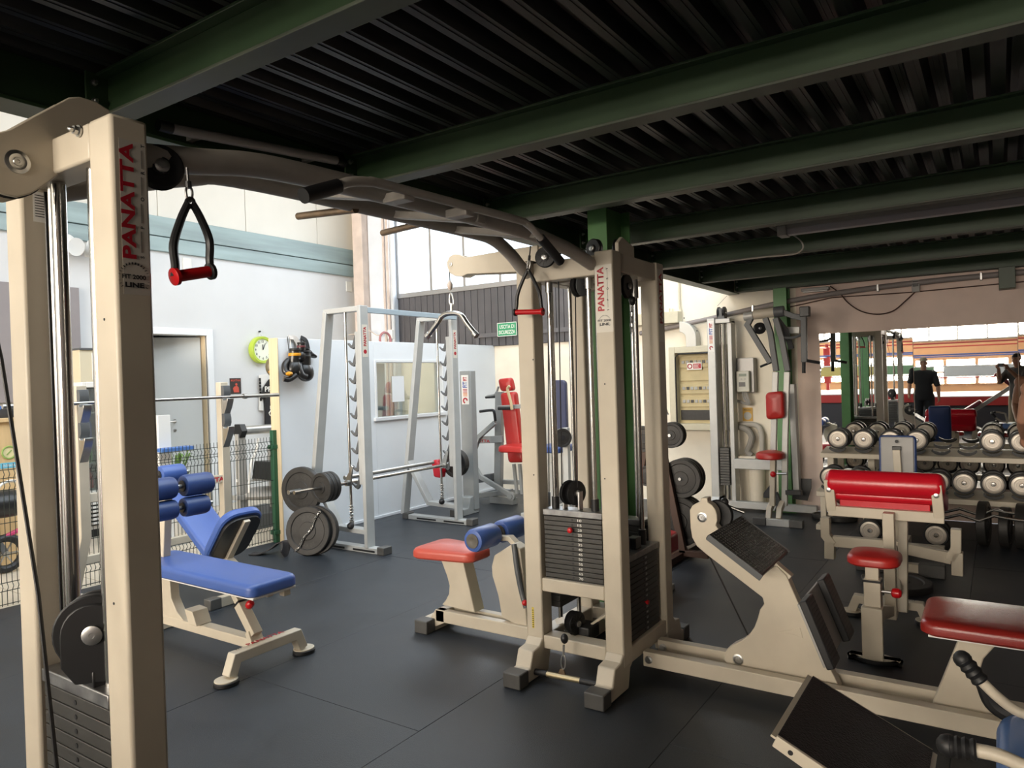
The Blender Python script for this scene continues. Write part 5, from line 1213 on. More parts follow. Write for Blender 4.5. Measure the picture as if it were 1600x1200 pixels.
tag(move_origin(MB().box((-7.85, a.y-.25, zc_), (-7.6, a.y+.07, zc_+.11)).build('storage_box', mat('blue_box', (.06, .16, .45), .5), bevel=.006), (-7.72, a.y-.1, zc_)), 'blue box on the wooden reception counter', 'box')
b = MB().sphere((0, 0, 0), 1, 16, 8)
for p in b.v: p.x *= .10; p.y *= .11; p.z = max(p.z, -.3)*.08+.024
cpc = PX(18, 648, -7.58); b.v = [Vector((-7.6, cpc.y, zc_))+p for p in b.v]
CPX = b.build('flat_cap', SHIRTB); tag(move_origin(CPX, (-7.6, cpc.y, zc_)), 'black cap lying on the reception counter', 'cap')
# scooter parked behind the fence
SC = thing('kick_scooter', 'small dark scooter with spoked wheel parked behind the fence at far left', 'scooter', (-7.2, 2.6, 0))
def wheel(parent, c, r, wd):
    MB().tube([Vector(c)+Vector((0, r*cos(t_), r*sin(t_))) for t_ in [2*pi*k/28 for k in range(28)]], wd, 10, closed=True).build('tyre', BLACK, parent)
    for k in range(6):
        t_ = 2*pi*k/6; MB().bar([c, Vector(c)+Vector((0, (r-wd)*cos(t_), (r-wd)*sin(t_)))], .012, .012, (1, 0, 0)).build('spoke', STEEL, parent)
    MB().cyl(Vector(c)-Vector((.03, 0, 0)), Vector(c)+Vector((.03, 0, 0)), .025, seg=12).build('hub', STEEL, parent)
wc = PX(8, 853, -7.2); wheel(SC, (-7.2, wc.y, .17), .135, .035); wheel(SC, (-7.2, wc.y-.75, .17), .135, .035)
MB().bar([(-7.2, wc.y, .17), (-7.2, wc.y-.12, .42), (-7.2, wc.y-.75, .30)], .05, .05, (1, 0, 0)).build('frame', DARKGREY, SC, bevel=.004)
MB().bar([(-7.2, wc.y-.02, .31), (-7.2, wc.y+.12, .36)], .05, .03, (1, 0, 0)).build('mudguard', mat('pink_plastic', (.5, .05, .15), .4), SC, bevel=.006)
MB().bar([(-7.2, wc.y-.1, .42), (-7.2, wc.y-.02, .70)], .04, .04, (1, 0, 0)).build('head_tube', DARKGREY, SC, bevel=.004)
b = MB().sphere((-7.2, wc.y+.02, .60), 1, 20, 10, (.12, .24, .12)); b.build('saddle', BLACKPL, SC)
MB().tube([Vector((-7.2, wc.y+.06, .72))+Vector((0, .10*cos(t_), .075*sin(t_))) for t_ in [pi*k/10 for k in range(11)]], .012, 8).build('carry_loop', WHITEPL, SC)
# sign, plant
q = PX(254, 700, -6.9)
SG = thing('sign_stand', 'white sign stand with blue shelf behind the fence left of the door', 'sign', (-6.9, q.y, 0))
MB().box((-6.92, q.y-.05, .05), (-6.88, q.y+.08, 1.30)).build('sign_board', WHITEPL, SG, bevel=.004); MB().box((-7.02, q.y-.14, 0), (-6.78, q.y+.17, .05)).build('foot', WHITEPL, SG, bevel=.004)
q2 = PX(255, 702, -6.88); MB().box((-6.88, q.y-.1, q2.z-.02), (-6.74, q.y+.24, q2.z+.015)).build('blue_shelf', mat('blue_box', (.06, .16, .45), .5), SG, bevel=.004)
q = PX(272, 722, -7.45)
PT = thing('potted_plant', 'green potted plant behind the fence in front of the grey door', 'plant', (-7.45, q.y, 0))
MB().lathe([(.11, 0), (.14, .25), (.15, .26), (.15, .29), (.12, .28)], (-7.45, q.y, 0), (0, 0, 1), 20).build('pot', mat('pot_white', (.6, .58, .54), .5), PT)
LEAF = mat('leaf_green', (.10, .20, .035), .5); rnd = random.Random(3)
for k in range(26):
    a_ = rnd.uniform(0, 2*pi); l_ = rnd.uniform(.35, .62); sp = rnd.uniform(.08, .26); d = Vector((cos(a_), sin(a_), 0)); sd = Vector((-sin(a_), cos(a_), 0))
    base = Vector((-7.45, q.y, .28)); p1 = base+d*sp*.4+Vector((0, 0, l_*.6)); p2 = base+d*sp+Vector((0, 0, l_)); p3 = base+d*(sp*1.7)+Vector((0, 0, l_*.9))
    b = MB(); b.add([base-sd*.006, base+sd*.006, p1+sd*.016, p1-sd*.016, p2+sd*.012, p2-sd*.012, p3], [(0, 1, 2, 3), (3, 2, 4, 5), (5, 4, 6)]); b.build('leaf', LEAF, PT)
# treadmill behind the fence
TM = thing('treadmill', 'silver treadmill console and rails behind the fence near the partition', 'treadmill', (-7.0, 5.3, 0))
def Q(u, v, x=-7.0): return PX(u, v, x)
a, b_ = Q(378, 673), Q(445, 668)
MB().tube([a, b_], .05, 16).build('console_bar', STEEL, TM)
MB().cyl(a-Vector((0, .06, 0)), a+Vector((0, .01, 0)), .085, seg=6).build('end_knob', BLACKPL, TM)
MB().bar([Q(375, 678), Q(379, 795)], .10, .06, (0, 1, 0)).build('upright', GREYPL, TM, bevel=.006); MB().bar([Q(424, 700), Q(428, 795)], .07, .06, (0, 1, 0)).build('upright', GREYPL, TM, bevel=.006)
for dx in (0, .25):
    MB().tube(smooth([Q(404, 685, -7+dx), Q(400, 705, -7+dx), Q(392, 727, -7+dx), Q(389, 770, -7+dx)], 4), .014, 8).build('hand_rail', WHITEPL, TM)
MB().prism([Q(397, 720), Q(437, 718), Q(436, 744), Q(393, 748)], (.35, 0, 0)).build('motor_hood', BLACKPL, TM, bevel=.01)
MB().tube([Q(370, 751), Q(432, 748)], .018, 8).build('cross_rail', WHITEPL, TM)
q = Q(412, 770); b = MB().sphere(q, 1, 20, 8, (.3, .30, .07)); b.build('shroud', GREYPL, TM)
MB().bar([Q(365, 778), Q(440, 772)], .12, .05, (1, 0, 0)).build('side_rail', GREYPL, TM, bevel=.004)
MB().box((-7.3, Q(365, 790).y, .0), (-6.7, Q(440, 790).y, .16)).build('deck', DARKGREY, TM, bevel=.01)
# exit sign
a, b_ = PY(777, 505, YW-.07), PY(808, 524, YW-.07)
ES = tag(move_origin(MB().box((a.x, YW-.075, b_.z), (b_.x, YW-.06, a.z)).build('exit_sign', EXITG, bevel=.002), (a.x, YW-.07, b_.z)), 'green emergency exit sign on the dark cladding', 'sign')
hh = a.z-b_.z; ww = b_.x-a.x
text('lettering', 'USCITA DI', WHITEINK, ES, (a.x+ww*.12, YW-.076, b_.z+hh*.56), (1, 0, 0), (0, 0, 1), hh*.27, ww*.76, bold=.01)
text('lettering', 'SICUREZZA', WHITEINK, ES, (a.x+ww*.08, YW-.076, b_.z+hh*.16), (1, 0, 0), (0, 0, 1), hh*.27, ww*.84, bold=.01)
b = MB(); e_ = .008
b.box((a.x, YW-.0765, b_.z), (b_.x, YW-.0755, b_.z+e_)); b.box((a.x, YW-.0765, a.z-e_), (b_.x, YW-.0755, a.z)); b.box((a.x, YW-.0765, b_.z), (a.x+e_, YW-.0755, a.z)); b.box((b_.x-e_, YW-.0765, b_.z), (b_.x, YW-.0755, a.z)); b.build('sign_border', WHITEINK, ES)
# wall hook / red ring above the partition
p = PX(602, 531, XP0); MB_ = MB().tube([p+Vector((0, .09*cos(t_), .09*sin(t_))) for t_ in [2*pi*k/20 for k in range(20)]], .014, 8, closed=True).build('red_ring', mat('ring_dull_red', (.32, .12, .12), .5)); tag(move_origin(MB_, p), 'dull red ring standing on top of the partition by the pier', 'ring')
# ================================================================ RIGHT SIDE
# ---- mirror
MR = thing('wall_mirror', 'wide wall mirror in tall panels behind the dumbbell rack', 'mirror', (.7, YW-.02, 1.14))
mxs = [PY(1282, 600, 8.38).x, PY(1428, 600, 8.38).x, PY(1592, 600, 8.38).x, 1.05, 1.92, 2.8]
zM = PY(1440, 513, 8.38).z
for i in range(5):
    th = (.004, -.003, .0, .002, 0)[i]
    b = MB().cbox(((mxs[i]+mxs[i+1])/2, 8.385, (.34+zM)/2), (mxs[i+1]-mxs[i]-.004, .008, zM-.34), Matrix.Rotation(th*.5, 3, 'X'))
    b.build('mirror_panel', MIRROR, MR)
# ---- pipes, panel and electrics on the far wall
cp = [PY(u, v, 8.33) for u, v in ((1000, 521), (1100, 500), (1210, 475), (1300, 459), (1430, 442), (1600, 425))] + [Vector((2.2, 8.33, 2.43))]
CPI = thing('wall_conduit', 'long grey conduit pipe running along the top of the far wall', 'pipe', (-1.2, 8.35, 2.3))
MB().tube(smooth(cp, 3), .028, 12).build('pipe', mat('conduit_grey', (.25, .22, .21), .5), CPI)
for u, v in ((1177, 482), (1372, 450), (1533, 432)): p = PY(u, v, 8.33); MB().cbox(p, (.02, .07, .075)).build('clip', STEEL, CPI, bevel=.003)
TC = thing('thin_wall_cable', 'thin dark cable sagging under the conduit on the far wall', 'cable', PY(1380, 480, 8.37))
MB().tube([PY(u, v, 8.375) for u, v in ((1228, 481), (1300, 465), (1420, 457), (1600, 440))], .006, 6).build('cable', BROWNM, TC)
SG_ = thing('hanging_wire', 'brown wire looping from the small batten lamp to the wall box', 'cable', PY(1370, 490, 8.34))
MB().tube(smooth([PY(u, v, 8.345) for u, v in ((1297, 447), (1312, 458), (1325, 473), (1345, 486), (1370, 491), (1395, 486), (1415, 470), (1430, 456))], 5), .007, 6).build('wire', BROWNM, SG_)
p = PY(1431, 447, 8.34); JB = thing('wall_socket_box', 'small grey junction box on the far wall below the conduit', 'junction box', p)
MB().cbox(p, (.07, .06, .12)).build('box', GREYPL, JB, bevel=.005); MB().cbox(p+Vector((0, -.032, .02)), (.05, .008, .05)).build('cover', BLACKPL, JB, bevel=.003)
p = PY(1274, 452, 8.33); LB = thing('batten_lamp', 'short grey batten lamp under the last beam on the far wall', 'lamp', p)
MB().cbox(p, (.28, .07, .035)).build('housing', GREYPL, LB, bevel=.008); MB().cbox(p+Vector((0, -.0, -.022)), (.25, .05, .015)).build('diffuser', WHITEPL, LB, bevel=.005)
# cable duct and bend
DU = thing('cable_duct', 'off-white metal cable duct curving down to the electrical panel', 'cable duct', PY(1085, 500, 8.3))
a, b_ = PY(1020, 494, 8.34), PY(1064, 502, 8.34)
MB().box((a.x-.5, 8.24, b_.z-.02), (b_.x, 8.39, a.z+.03)).build('duct', PANELB, DU, bevel=.004)
cc = Vector((PY(1068, 520, 8.3).x, 8.315, PY(1068, 520, 8.3).z)); ro, n = .20, 10
ri = .075
cxy = Vector((PY(1067, 521, 8.3).x-.02, 0, PY(1067, 521, 8.3).z-.0))
o_ = [Vector((cxy.x+ro*cos(radians(t)), 8.24, cxy.z+ro*sin(radians(t))-.06)) for t in range(90, -1, -9)]
i_ = [Vector((cxy.x+ri*cos(radians(t)), 8.24, cxy.z+ri*sin(radians(t))-.06)) for t in range(0, 91, 9)]
zpan = PY(1100, 541, 8.3).z
MB().prism(o_ + [Vector((cxy.x+ro, 8.24, zpan)), Vector((cxy.x+ri, 8.24, zpan))] + i_, (0, .15, 0)).build('duct_bend', mat('duct_grey', (.50, .49, .45), .4, .2), DU, bevel=.004)
for u, v in ((1069, 497), (1089, 517)): MB().lathe([(.008, 0), (.008, .004)], PY(u, v, 8.235), (0, -1, 0), 8).build('screw', BLACKINK, DU)
MB().tube(smooth([PY(u, v, 8.37) for u, v in ((1061, 440), (1062, 478), (1064, 486), (1058, 492))], 4), .012, 8).build('conduit', PANELB, DU)
for u in (1046, 1051): MB().cyl(PY(u, 495, 8.36), PY(u, 482, 8.36), .008, seg=8).build('conduit', PANELB, DU)
# electrical panel
q0, q1 = PY(1047, 543, 8.3), PY(1172, 673, 8.3)
EP = thing('electrical_panel', 'beige electrical panel with breaker rows behind clear door on the far wall', 'electrical panel', ((q0.x+q1.x)/2, 8.34, q1.z))
xa, xb2, za, zb2 = q0.x, q1.x-.22, q1.z, q0.z
f = .075
b = MB(); b.box((xa, 8.24, za), (xa+f, 8.39, zb2)); b.box((xb2-f, 8.24, za), (xb2, 8.39, zb2)); b.box((xa+f, 8.24, za), (xb2-f, 8.39, za+f)); b.box((xa+f, 8.24, zb2-f), (xb2-f, 8.39, zb2)); b.build('panel_frame', PANELB, EP, bevel=.006)
MB().box((xa+f, 8.36, za+f), (xb2-f, 8.39, zb2-f)).build('back_plate', PANELI, EP)
b = MB(); b.tube([(xa+f+.01, 8.238, za+f+.01), (xa+f+.01, 8.238, zb2-f-.05), (xa+f+.05, 8.238, zb2-f-.01), (xb2-f-.05, 8.238, zb2-f-.01), (xb2-f-.01, 8.238, zb2-f-.05), (xb2-f-.01, 8.238, za+f+.01)], .009, 8); b.build('door_seal', BLACKPL, EP)
hH = zb2-za-2*f
for k in range(5):
    z0 = za+f+.04+k*(hH-.06)/5
    MB().box((xa+f+.02, 8.345, z0), (xb2-f-.02, 8.36, z0+hH/5-.05)).build('cover_strip', PANELI if k else IRON, EP, bevel=.003)
    if k in (1, 2, 4):
        for j in range(12):
            x_ = xa+f+.05+j*.05
            if x_ > xb2-f-.06: break
            MB().box((x_, 8.335, z0+.05), (x_+.035, 8.348, z0+.085)).build('breaker', GREYPL if (j+k) % 3 else BLACKPL, EP, bevel=.002)
a = PY(1073, 567, 8.32); w2 = PY(1096, 567, 8.32).x-a.x; h2 = a.z-PY(1073, 578, 8.32).z
wl = MB().box((a.x, 8.325, a.z-h2), (a.x+w2, 8.33, a.z)).build('warning_label', WHITEINK, EP)
MB().box((a.x+w2*.42, 8.323, a.z-h2*.85), (a.x+w2*.95, 8.326, a.z-h2*.15)).build('red_field', REDINK, wl); MB().tube([Vector((a.x+w2*.2, 8.323, a.z-h2*.5))+Vector((h2*.3*cos(t_), 0, h2*.3*sin(t_))) for t_ in [2*pi*k/16 for k in range(16)]], .006, 6, closed=True).build('red_ring', REDINK, wl)
for k, wd in enumerate((.8, .65, .75)): MB().box((a.x+w2*.46, 8.3215, a.z-h2*(.36+.17*k)), (a.x+w2*(.46+.46*wd), 8.323, a.z-h2*(.30+.17*k))).build('lettering', WHITEINK, wl)
# meter box
q0, q1 = PY(1144, 560, 8.3), PY(1180, 613, 8.3)
ME = thing('electric_meter', 'grey box with cream electric meter and small display right of the panel', 'meter', ((q0.x+q1.x)/2, 8.34, q1.z))
MB().box((q0.x-.12, 8.27, q1.z), (q1.x, 8.39, q0.z)).build('back_box', mat('meter_grey', (.30, .29, .28), .4, .4), ME, bevel=.005)
a, b_ = PY(1152, 580, 8.25), PY(1173, 612, 8.25)
MB().box((a.x, 8.20, b_.z), (b_.x, 8.27, a.z)).build('meter_body', mat('meter_cream', (.55, .54, .46), .45), ME, bevel=.008)
MB().box((a.x+.03, 8.196, a.z-.06), (b_.x-.03, 8.2, a.z-.03)).build('display', mat('lcd_green', (.06, .10, .05), .3), ME); MB().box((a.x+.03, 8.196, b_.z+.06), (a.x+.10, 8.2, b_.z+.11)).build('window', BLACKPL, ME)
for k in (0, 1): MB().lathe([(.009, 0), (.009, .004)], (b_.x-.045-.04*k, 8.2, a.z-.09), (0, -1, 0), 10).build('button', GREYPL, ME)
for k in range(3): MB().tube(smooth([PY(1160+3*k, 613, 8.26), PY(1163+3*k, 623, 8.26), PY(1169+k, 632, 8.28), PY(1160, 630-k, 8.32), PY(1140, 624-k, 8.35)], 4), .009, 6).build('lead', GREYPL, ME)
a, b_ = PY(1160, 637, 8.385), PY(1176, 658, 8.385)
NT = tag(move_origin(MB().box((a.x, 8.388, b_.z), (b_.x, 8.396, a.z)).build('safety_notice', mat('notice_yellow', (.62, .36, .05), .5)), ((a.x+b_.x)/2, 8.39, b_.z)), 'small yellow safety notice on the wall below the electric meter', 'sign')
MB().lathe([(.045, 0), (.045, .002)], ((a.x+b_.x)/2, 8.388, b_.z+.06), (0, -1, 0), 18).build('round_pictogram', mat('notice_grey', (.45, .45, .42), .5), NT); text('lettering', 'PERICOLO', BLACKINK, NT, (a.x+.015, 8.387, a.z-.035), (1, 0, 0), (0, 0, 1), .02, b_.x-a.x-.03)
# pipes by the floor
PP = thing('floor_pipes', 'bundle of grey pipes and flexible hose rising beside the shoulder machine', 'pipe', PY(1180, 720, 8.3))
MB().tube(smooth([PY(u, v, 8.33) for u, v in ((1130, 663), (1160, 663), (1180, 664), (1189, 674), (1191, 700), (1192, 778))], 4), .03, 10).build('pipe', mat('pipe_pale', (.46, .43, .38), .6), PP)
MB().tube(smooth([PY(u, v, 8.28) for u, v in ((1130, 667), (1160, 668), (1174, 680), (1172, 695), (1168, 705), (1174, 712))], 5), .035, 10).build('flexible_hose', mat('hose_grey', (.30, .28, .25), .5), PP)
MB().box((PY(1152, 714, 8.3).x, 8.2, PY(1152, 718, 8.3).z), (PY(1184, 714, 8.3).x, 8.39, PY(1152, 711, 8.3).z)).build('wall_ledge', CREAMW, PP, bevel=.004)
MB().cyl((PY(1184, 740, 8.33).x, 8.31, 0), (PY(1184, 740, 8.33).x, 8.31, PY(1184, 715, 8.33).z), .085, seg=14).build('pipe', CREAMW, PP); MB().cyl((PY(1176, 740, 8.3).x, 8.28, 0), (PY(1176, 740, 8.3).x, 8.28, PY(1176, 715, 8.3).z), .02, seg=10).build('pipe', BROWNM, PP)

# ---- shoulder machine with weight column
ys_ = 8.05
SM = thing('shoulder_machine', 'grey shoulder press machine with dark swing arms and small red seat at the far wall', 'gym machine', (-2.2, 7.9, 0))
def S(u, v, y=ys_): return PY(u, v, y)
x0, x1, x2 = S(1108, 600).x, S(1120, 600).x, S(1143, 600).x
pst = MB().box((x0, ys_-.02, .06), (x1, ys_+.16, 2.16)).build('stack_post', SILVER, SM, bevel=.006)
MB().box((x2-.05, ys_+.05, .06), (x2, ys_+.20, 2.13)).build('stack_post', SILVER, SM, bevel=.006)
MB().box((x1, ys_+.0, 2.10), (x2, ys_+.18, 2.15)).build('top_tube', SILVER, SM, bevel=.005)
for xx in (x1+.04, x1+.085): MB().cyl((xx, ys_+.08, .1), (xx, ys_+.08, 2.1), .012, seg=10).build('guide_rod', CHROME, SM)
zt_ = S(1130, 700).z
for k in range(14): MB().box((x1+.005, ys_+.01, zt_-.03*(k+1)), (x2-.055, ys_+.15, zt_-.03*k-.003)).build('weight_plate', STACK, SM, bevel=.002)
for k in (-1, 1): pulley(SM, (x1+.055+k*.03, ys_+.08, 2.22), (1, 0, 0), .07, .022)
MB().box((x1+.02, ys_+.03, 2.14), (x1+.10, ys_+.13, 2.27)).build('pulley_bracket', DARKGREY, SM, bevel=.005)
q = S(1109, 550, ys_-.021); fit_sticker(pst, (x0+.012, ys_-.0205, q.z), (1, 0, 0), (0, 0, 1), x1-x0-.024, S(1115, 502).z-q.z)
MB().prism([(x0, ys_-.2, 0), (x0, ys_-.2, .07), (x0, ys_-.08, .075), (x0, ys_-.02, .15), (x0, ys_+.2, .15), (x0, ys_+.2, 0)], (x1-x0, 0, 0)).build('foot', SILVER, SM, bevel=.005)
MB().box((x0, ys_+.02, .03), (-1.62, ys_+.10, .105)).build('base_bar', SILVER, SM, bevel=.005)
MB().bar([S(1148, 724), S(1226, 727)], .08, .11, (0, 1, 0)).build('mid_beam', SILVER, SM, bevel=.006)
yq = 7.62
def A_(u, v, y=yq): return PY(u, v, y)
# twin masts
for du, dy in ((0, 0), (18, .0)):
    MB().bar([A_(1212+du, 581), A_(1209+du, 690), A_(1208+du, 790)], .05, .055, (0, 1, 0)).build('mast', SILVER, SM, bevel=.004)
MB().bar([A_(1238, 600, 7.9), A_(1246, 770, 7.9)], .10, .06, (0, 1, 0)).build('rear_mast', SILVER, SM, bevel=.004)
for du in (0, 16): MB().bar([A_(1207+du, 785), A_(1202+du, 797, 7.52), A_(1201+du, 812, 7.45)], .05, .06, (1, 0, 0)).build('front_leg', PAINT, SM, bevel=.004)
a, b_ = PZ(1191, 822), PZ(1229, 826)
MB().box((a.x+.02, 7.40, 0), (b_.x+.02, 7.46, .07)).build('front_foot', SILVER, SM, bevel=.004)
foot_cap(SM, (a.x-.10, 7.39, 0), (a.x+.03, 7.47, .075)); foot_cap(SM, (b_.x+.01, 7.39, 0), (b_.x+.14, 7.47, .075))
# arms
DG = mat('arm_charcoal', (.10, .105, .11), .45)
for pts in (((1174, 496), (1168, 508), (1204, 567)), ((1196, 497), (1204, 520), (1213, 580)), ((1212, 497), (1222, 530), (1231, 580))):
    MB().bar([A_(u, v) for u, v in pts], .05, .055, (0, 1, 0)).build('swing_arm', DG, SM, bevel=.004)
MB().bar([A_(1213, 497, 7.7), A_(1227, 515, 7.75), A_(1237, 545, 7.8)], .05, .05, (0, 1, 0)).build('swing_arm', DG, SM, bevel=.004)
MB().tube([A_(1163, 495), A_(1177, 493)], .045, 14).build('pivot_tube', SILVER, SM); MB().tube([A_(1178, 492), A_(1210, 488)], .05, 14).build('pivot_sleeve', PAINT, SM); MB().tube([A_(1210, 488), A_(1225, 486)], .055, 14).build('pivot_tube', DG, SM)
MB().bar([A_(1224, 488), A_(1240, 494), A_(1256, 497), A_(1257, 566)], .05, .055, (0, 1, 0)).build('handle_arm', DG, SM, bevel=.005)
MB().cbox(A_(1258, 487), (.09, .08, .10)).build('arm_stop', BLACKPL, SM, bevel=.006)
MB().tube([A_(1256, 565), A_(1256, 583)], .018, 10).build('hand_grip', BLACKPL, SM); MB().tube([A_(1258, 563), A_(1282, 567)], .016, 10).build('hand_grip', BLACKPL, SM); MB().tube([A_(1205, 566), A_(1188, 573)], .012, 8).build('hand_grip', BLACKPL, SM)
MB().tube(smooth([A_(1255, 518), A_(1250, 524), A_(1235, 528), A_(1222, 527)], 4), .014, 8).build('lever', DG, SM); MB().bar([A_(1222, 516, 7.9), A_(1250, 516, 7.9)], .05, .07, (0, 1, 0)).build('cross_plate', SILVER, SM, bevel=.004)
pulley(SM, A_(1187, 513), (.5, -.85, 0), .06, .04, name='cam')
slab(SM, (1200, 613), (1222, 611), (1230, 653), (1195, 656), 7.55, .09, REDV, 'back_pad')
MB().pad((A_(1203, 710, 7.5).x, 7.52, A_(1203, 710, 7.5).z-.01), (.27, .30, .07), None, .035, .25, .12).build('seat_pad', REDV, SM)
MB().bar([A_(1208, 716, 7.5), A_(1207, 790, 7.5)], .05, .05, (0, 1, 0)).build('seat_post', PAINT, SM, bevel=.004)
MB().sphere(A_(1208, 741, 7.46), .03).build('adjust_knob', REDPL, SM); MB().tube([A_(1212, 740, 7.5), A_(1229, 740, 7.5)], .01, 8).build('adjust_bar', STEEL, SM)
MB().bar([A_(1228, 769), A_(1253, 770)], .06, .05, (0, 1, 0)).build('foot_peg', BLACKPL, SM, bevel=.006); MB().bar([A_(1210, 770), A_(1219, 790), A_(1215, 800)], .06, .06, (0, 1, 0)).build('knee_tube', DG, SM, bevel=.006)
MB().prism([A_(u, v, 7.95) for u, v in ((1244, 762), (1268, 763), (1262, 783), (1238, 780))], (0, .02, .10)).build('footplate', BLACK, SM, bevel=.006)
MB().prism([A_(u, v, 7.95) for u, v in ((1207, 759), (1212, 759), (1210, 780), (1192, 778))], (0, .02, .05)).build('footplate', BLACK, SM, bevel=.006)
tb = MB().tube([PY(1121, 478, 8.1), PY(1136, 462, 8.2)], .002, 5); tag(move_origin(tb.build('string_line', BLACKPL), PY(1128, 470, 8.15)), 'thin cord running from the machine pulley up to the ceiling', 'cord')

# ---- disc tree
PTR = thing('disc_tree', 'rusty brown A-frame disc tree behind the centre tower', 'rack', (-2.4, 5.8, 0))
MB().bar([(-2.43, 5.78, 1.20), (-2.215, 5.78, .05)], .05, .06, (0, 1, 0)).build('leg', BROWNM, PTR, bevel=.004); MB().bar([(-2.47, 5.78, 1.20), (-2.72, 5.78, .05)], .05, .06, (0, 1, 0)).build('leg', BROWNM, PTR, bevel=.004)
MB().box((-2.75, 5.755, .03), (-2.0, 5.805, .08)).build('base_bar', BROWNM, PTR, bevel=.003); 
for x_ in (-2.74, -2.24): MB().box((x_-.03, 5.45, 0), (x_+.03, 6.25, .06)).build('foot', BROWNM, PTR, bevel=.004)
MB().box((-2.62, 5.76, .60), (-2.32, 5.80, .65)).build('cross_bar', BROWNM, PTR, bevel=.003)
hn = [(-2.32, 1.03, .11, 2), (-2.24, .665, .165, 3), (-2.28, .30, .215, 3)]
nm = ['top', 'middle', 'bottom']
for k, (x_, z_, r_, n_) in enumerate(hn):
    MB().cyl((x_, 5.80, z_), (x_, 6.08, z_), .013, seg=10).build('horn', STEEL, PTR); MB().cyl((x_-.3, 5.5, z_), (x_-.3, 5.8, z_), .013, seg=10).build('horn', STEEL, PTR)
    for j in range(n_): disc('%s black disc on the %s right horn of the brown disc tree' % (('front', 'second', 'rear')[j], nm[k]), 'weight plate', (x_, 5.845+.052*j, z_), (.12, -1, 0), r_, .045, 'discs on the right side of the disc tree', textbody='10 KG' if j == 0 else None)
for x_, z_, r_ in ((-2.50, 1.01, .11), (-2.47, .70, .085)):
    disc('small grey-black disc on the %s left horn of the brown disc tree' % ('upper' if z_ > .9 else 'lower'), 'weight plate', (x_, 5.66, z_), (.2, -1, 0), r_, .04, 'discs on the left side of the disc tree')
rp_ = MB().tube([PY(1035, 622, 5.9), PY(1044, 648, 5.9)], .006, 6); tag(move_origin(rp_.build('steel_cable', STEEL), PY(1040, 635, 5.9)), 'loose steel cable end above the brown disc tree', 'cable')

# ---- things glimpsed between the tower posts
BBN = thing('blue_upright_bench', 'blue upright bench half hidden behind the centre tower posts', 'bench', (-3.6, 7.2, 0))
a, b_ = PY(868, 594, 7.2), PY(884, 690, 7.2)
MB().pad(((a.x+b_.x)/2, 7.2, (a.z+b_.z)/2), (a.z-b_.z, .18, .07), basis((0, 0, 1), (1, 0, 0)), .025, .1, .05).build('back_pad', mat('slate_blue_vinyl', (.035, .04, .085), .45), BBN)
MB().pad(((a.x+b_.x)/2+.05, 6.95, b_.z-.05), (.36, .42, .07), None, .03, .15, .05).build('seat_pad', BLUED, BBN)
MB().box(((a.x+b_.x)/2-.03, 7.24, 0), ((a.x+b_.x)/2+.03, 7.30, 1.2)).build('mast', SILVER, BBN, bevel=.004); MB().box(((a.x+b_.x)/2-.03, 6.7, .04), ((a.x+b_.x)/2+.03, 7.3, .10)).build('base_bar', SILVER, BBN, bevel=.004); MB().box(((a.x+b_.x)/2-.25, 6.68, 0), ((a.x+b_.x)/2+.25, 6.75, .06)).build('foot', SILVER, BBN, bevel=.004); MB().box(((a.x+b_.x)/2-.02, 6.95, .1), ((a.x+b_.x)/2+.02, 7.0, .6)).build('seat_post', SILVER, BBN, bevel=.004)
p = PY(878, 684, 6.6)
MB_ = MB().box((p.x-.03, 6.66, 0), (p.x+.03, 6.72, p.z+.1)); MB_.cyl((p.x, 6.70, p.z), (p.x-.05, 6.55, p.z), .013, seg=10); MB_.box((p.x-.25, 6.64, 0), (p.x+.25, 6.74, .06)); tag(move_origin(MB_.build('horn_post', SILVER, bevel=.003), (p.x, 6.7, 0)), 'grey horn post holding a small dark disc between the left tower posts', 'rack')
disc('small dark disc seen between the left posts of the centre tower', 'weight plate', p, (.7, -.7, 0), .10, .06)
p = PY(927, 683, 6.2); disc('black disc seen behind the guide rod of the centre tower', 'weight plate', p, (.5, -.86, 0), .10, .05)
MB_ = MB().box((p.x-.03, 6.22, 0), (p.x+.03, 6.28, p.z+.1)); MB_.cyl((p.x, 6.22, p.z), (p.x, 6.05, p.z), .013, seg=10); MB_.box((p.x-.25, 6.2, 0), (p.x+.25, 6.3, .06)); tag(move_origin(MB_.build('horn_post', SILVER, bevel=.003), (p.x, 6.25, 0)), 'grey horn post holding the black disc behind the centre tower', 'rack')
p = PY(922, 765, 6.0); disc('red rubber disc standing behind the guide rod of the centre tower', 'weight plate', (p.x, 6.0, .165), (.85, -.5, 0), .16, .05, None, REDPL)
RB = thing('red_step_bench', 'low red padded bench behind the right side of the centre tower', 'bench', (-2.2, 4.75, 0))
MB().pad((-2.12, 4.78, .33), (.30, .60, .14), None, .03, .08, .05).build('pad', REDB, RB); MB().box((-2.15, 4.55, 0), (-2.09, 5.0, .26)).build('pedestal', SILVER, RB, bevel=.004); MB().box((-2.27, 4.6, 0), (-1.97, 4.95, .04)).build('foot_plate', SILVER, RB, bevel=.004)
# small red padded backrest seen as a sliver
a = PY(980, 655, 6.7); RBK = thing('red_backrest_bench', 'upright bench with red backrest seen as a sliver right of the centre tower', 'bench', (a.x, 6.7, 0))
MB().pad((a.x, 6.7, PY(980, 694, 6.7).z), (.46, .28, .08), basis((0, 0, 1), (1, 0, 0)), .025, .1, .05).build('back_pad', REDV, RBK); MB().box((a.x-.03, 6.745, 0), (a.x+.03, 6.80, 1.1)).build('mast', SILVER, RBK, bevel=.004); MB().box((a.x-.25, 6.70, 0), (a.x+.25, 6.82, .06)).build('foot', SILVER, RBK, bevel=.004)

